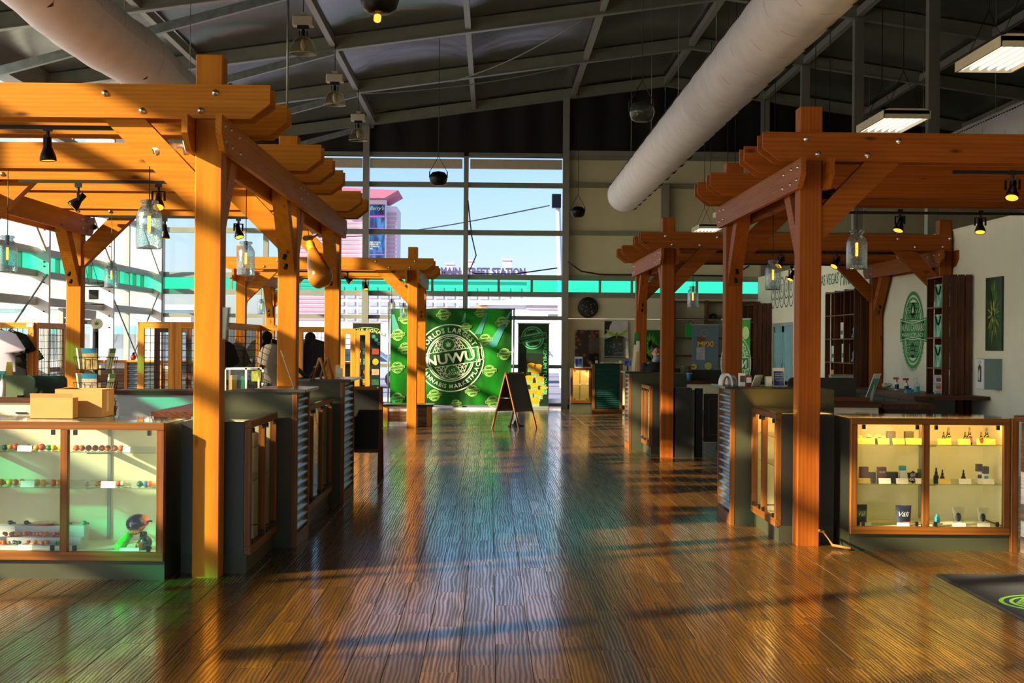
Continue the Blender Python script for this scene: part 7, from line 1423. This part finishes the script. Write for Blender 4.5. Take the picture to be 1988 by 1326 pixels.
for s in (-1, 1):
    sh, el, wr2 = P(s*.175, 0, 1.31), P(s*.21, -.02, 1.06), P(s*.13, -.22, 1.0)
    body.ell(sh, .055, .055, .055, 10, 8); body.cyl(sh, el, .048, .037, 12); body.ell(el, .038, .038, .038, 8, 6); body.cyl(el, wr2, .036, .025, 12); hv = (wr2-el).normalized(); pc = wr2+hv*.045; body.ell(pc, .034, .045, .02, 10, 8)
    for k in range(4): q0 = pc+hv*.03+V((k-1.5)*.017, 0, 0); q1 = q0+hv*(.035+.006*(k in (1, 2)))-V(0, 0, .012); q2 = q1+hv*.022-V(0, 0, .02); body.tube([q0, q1, q2], .009, 6)
    body.tube([pc+V(-s*.025, .01, 0), pc+V(-s*.05, -.02, .0), pc+V(-s*.05, -.05, -.01)], .01, 6)
    hp, kn, an = P(s*.09, 0, .88), P(s*.1, -.01, .48), P(s*.1, .02, .08); body.cyl(hp, kn, .085, .055, 14); body.ell(kn, .055, .055, .055, 10, 8); body.cyl(kn, an, .053, .036, 12); body.ell(P(s*.1, -.06, .035), .042, .11, .035, 12, 8)
M_SKIN = mat('skin', S(196, 142, 112), .5, var=.05); bo = body.build('body', M_SKIN, pr); rm = bo.modifiers.new('fuse', 'REMESH'); rm.mode = 'VOXEL'; rm.voxel_size = .007; rm.use_smooth_shade = True; sm_ = bo.modifiers.new('smooth', 'SMOOTH'); sm_.iterations = 3
mb = MB(); mb.cyl(P(0, .01, .88), P(0, 0, 1.1), .15, .14, 18); mb.ell(P(0, 0, 1.24), .185, .14, .15, 18, 10); mb.ell(P(0, 0, 1.34), .10, .075, .045, 14, 8)
for s in (-1, 1): mb.cyl(P(s*.16, 0, 1.32), P(s*.2, -.014, 1.14), .062, .058, 14); mb.ell(P(s*.165, 0, 1.31), .066, .066, .062, 12, 8)
so_ = mb.build('shirt', M_DKCOT, pr); r2 = so_.modifiers.new('fuse', 'REMESH'); r2.mode = 'VOXEL'; r2.voxel_size = .012; r2.use_smooth_shade = True
mb = MB(); [mb.cyl(P(s*.09, 0, .9), P(s*.1, -.005, .1), .1, .062, 14) for s in (-1, 1)]; mb.ell(P(0, .01, .92), .165, .125, .1, 16, 8); to_ = mb.build('trousers', M_BLACK, pr)
mb = MB(); mb.ell(hd-fy*.026+V(0, 0, .034), .083, .092, .094, 18, 12); mb.ell(hd-fy*.07-V(0, 0, .03), .07, .055, .1, 14, 10); [mb.ell(hd+fs_*(s*.068)-fy*.025-V(0, 0, .02), .018, .035, .085, 10, 8) for s in (-1, 1)]; mb.build('hair', mat('dark_hair', S(26, 18, 16), .5, var=.2, scale=60), pr)
for s in (-1, 1):
    mb = MB(); c = hd+fy*.08+fs_*(s*.03)+V(0, 0, .012); mb.ell(c, .011, .009, .008, 8, 6); mb.build('eye', M_WHITE, pr)
mb = MB()
for s in (-1, 1): c = hd+fy*.098+fs_*(s*.032)+V(0, 0, .01); mb.tube([c+fs_*(.024*math.cos(a))+V(0, 0, .018*math.sin(a)) for a in [2*math.pi*i/12 for i in range(13)]], .0035, 5); mb.tube([c+fs_*(s*.024), hd+fs_*(s*.078)+V(0, 0, .012)], .003, 5)
mb.tube([hd+fy*.1+fs_*.009+V(0, 0, .014), hd+fy*.1-fs_*.009+V(0, 0, .014)], .003, 5); mb.build('glasses', mat('brown_spectacles', S(60, 28, 20), .3), pr)
mb = MB(); mb.tube([hd+fy*.083+fs_*.02-V(0, 0, .052), hd+fy*.087-V(0, 0, .055), hd+fy*.083-fs_*.02-V(0, 0, .052)], .005, 6); mb.build('mouth', mat('lips', S(160, 80, 80), .5), pr)
mb = MB(); mb.grid(lambda u, v: hd+fs_*(.066*math.cos(math.pi*u))+fy*(.03+.068*math.sin(math.pi*u)-.02*v)-V(0, 0, .072+.06*v-.01*math.sin(math.pi*u)), 12, 5); mb.build('mask', mat('blue_face_mask', S(110, 170, 210), .7, var=.03), pr)
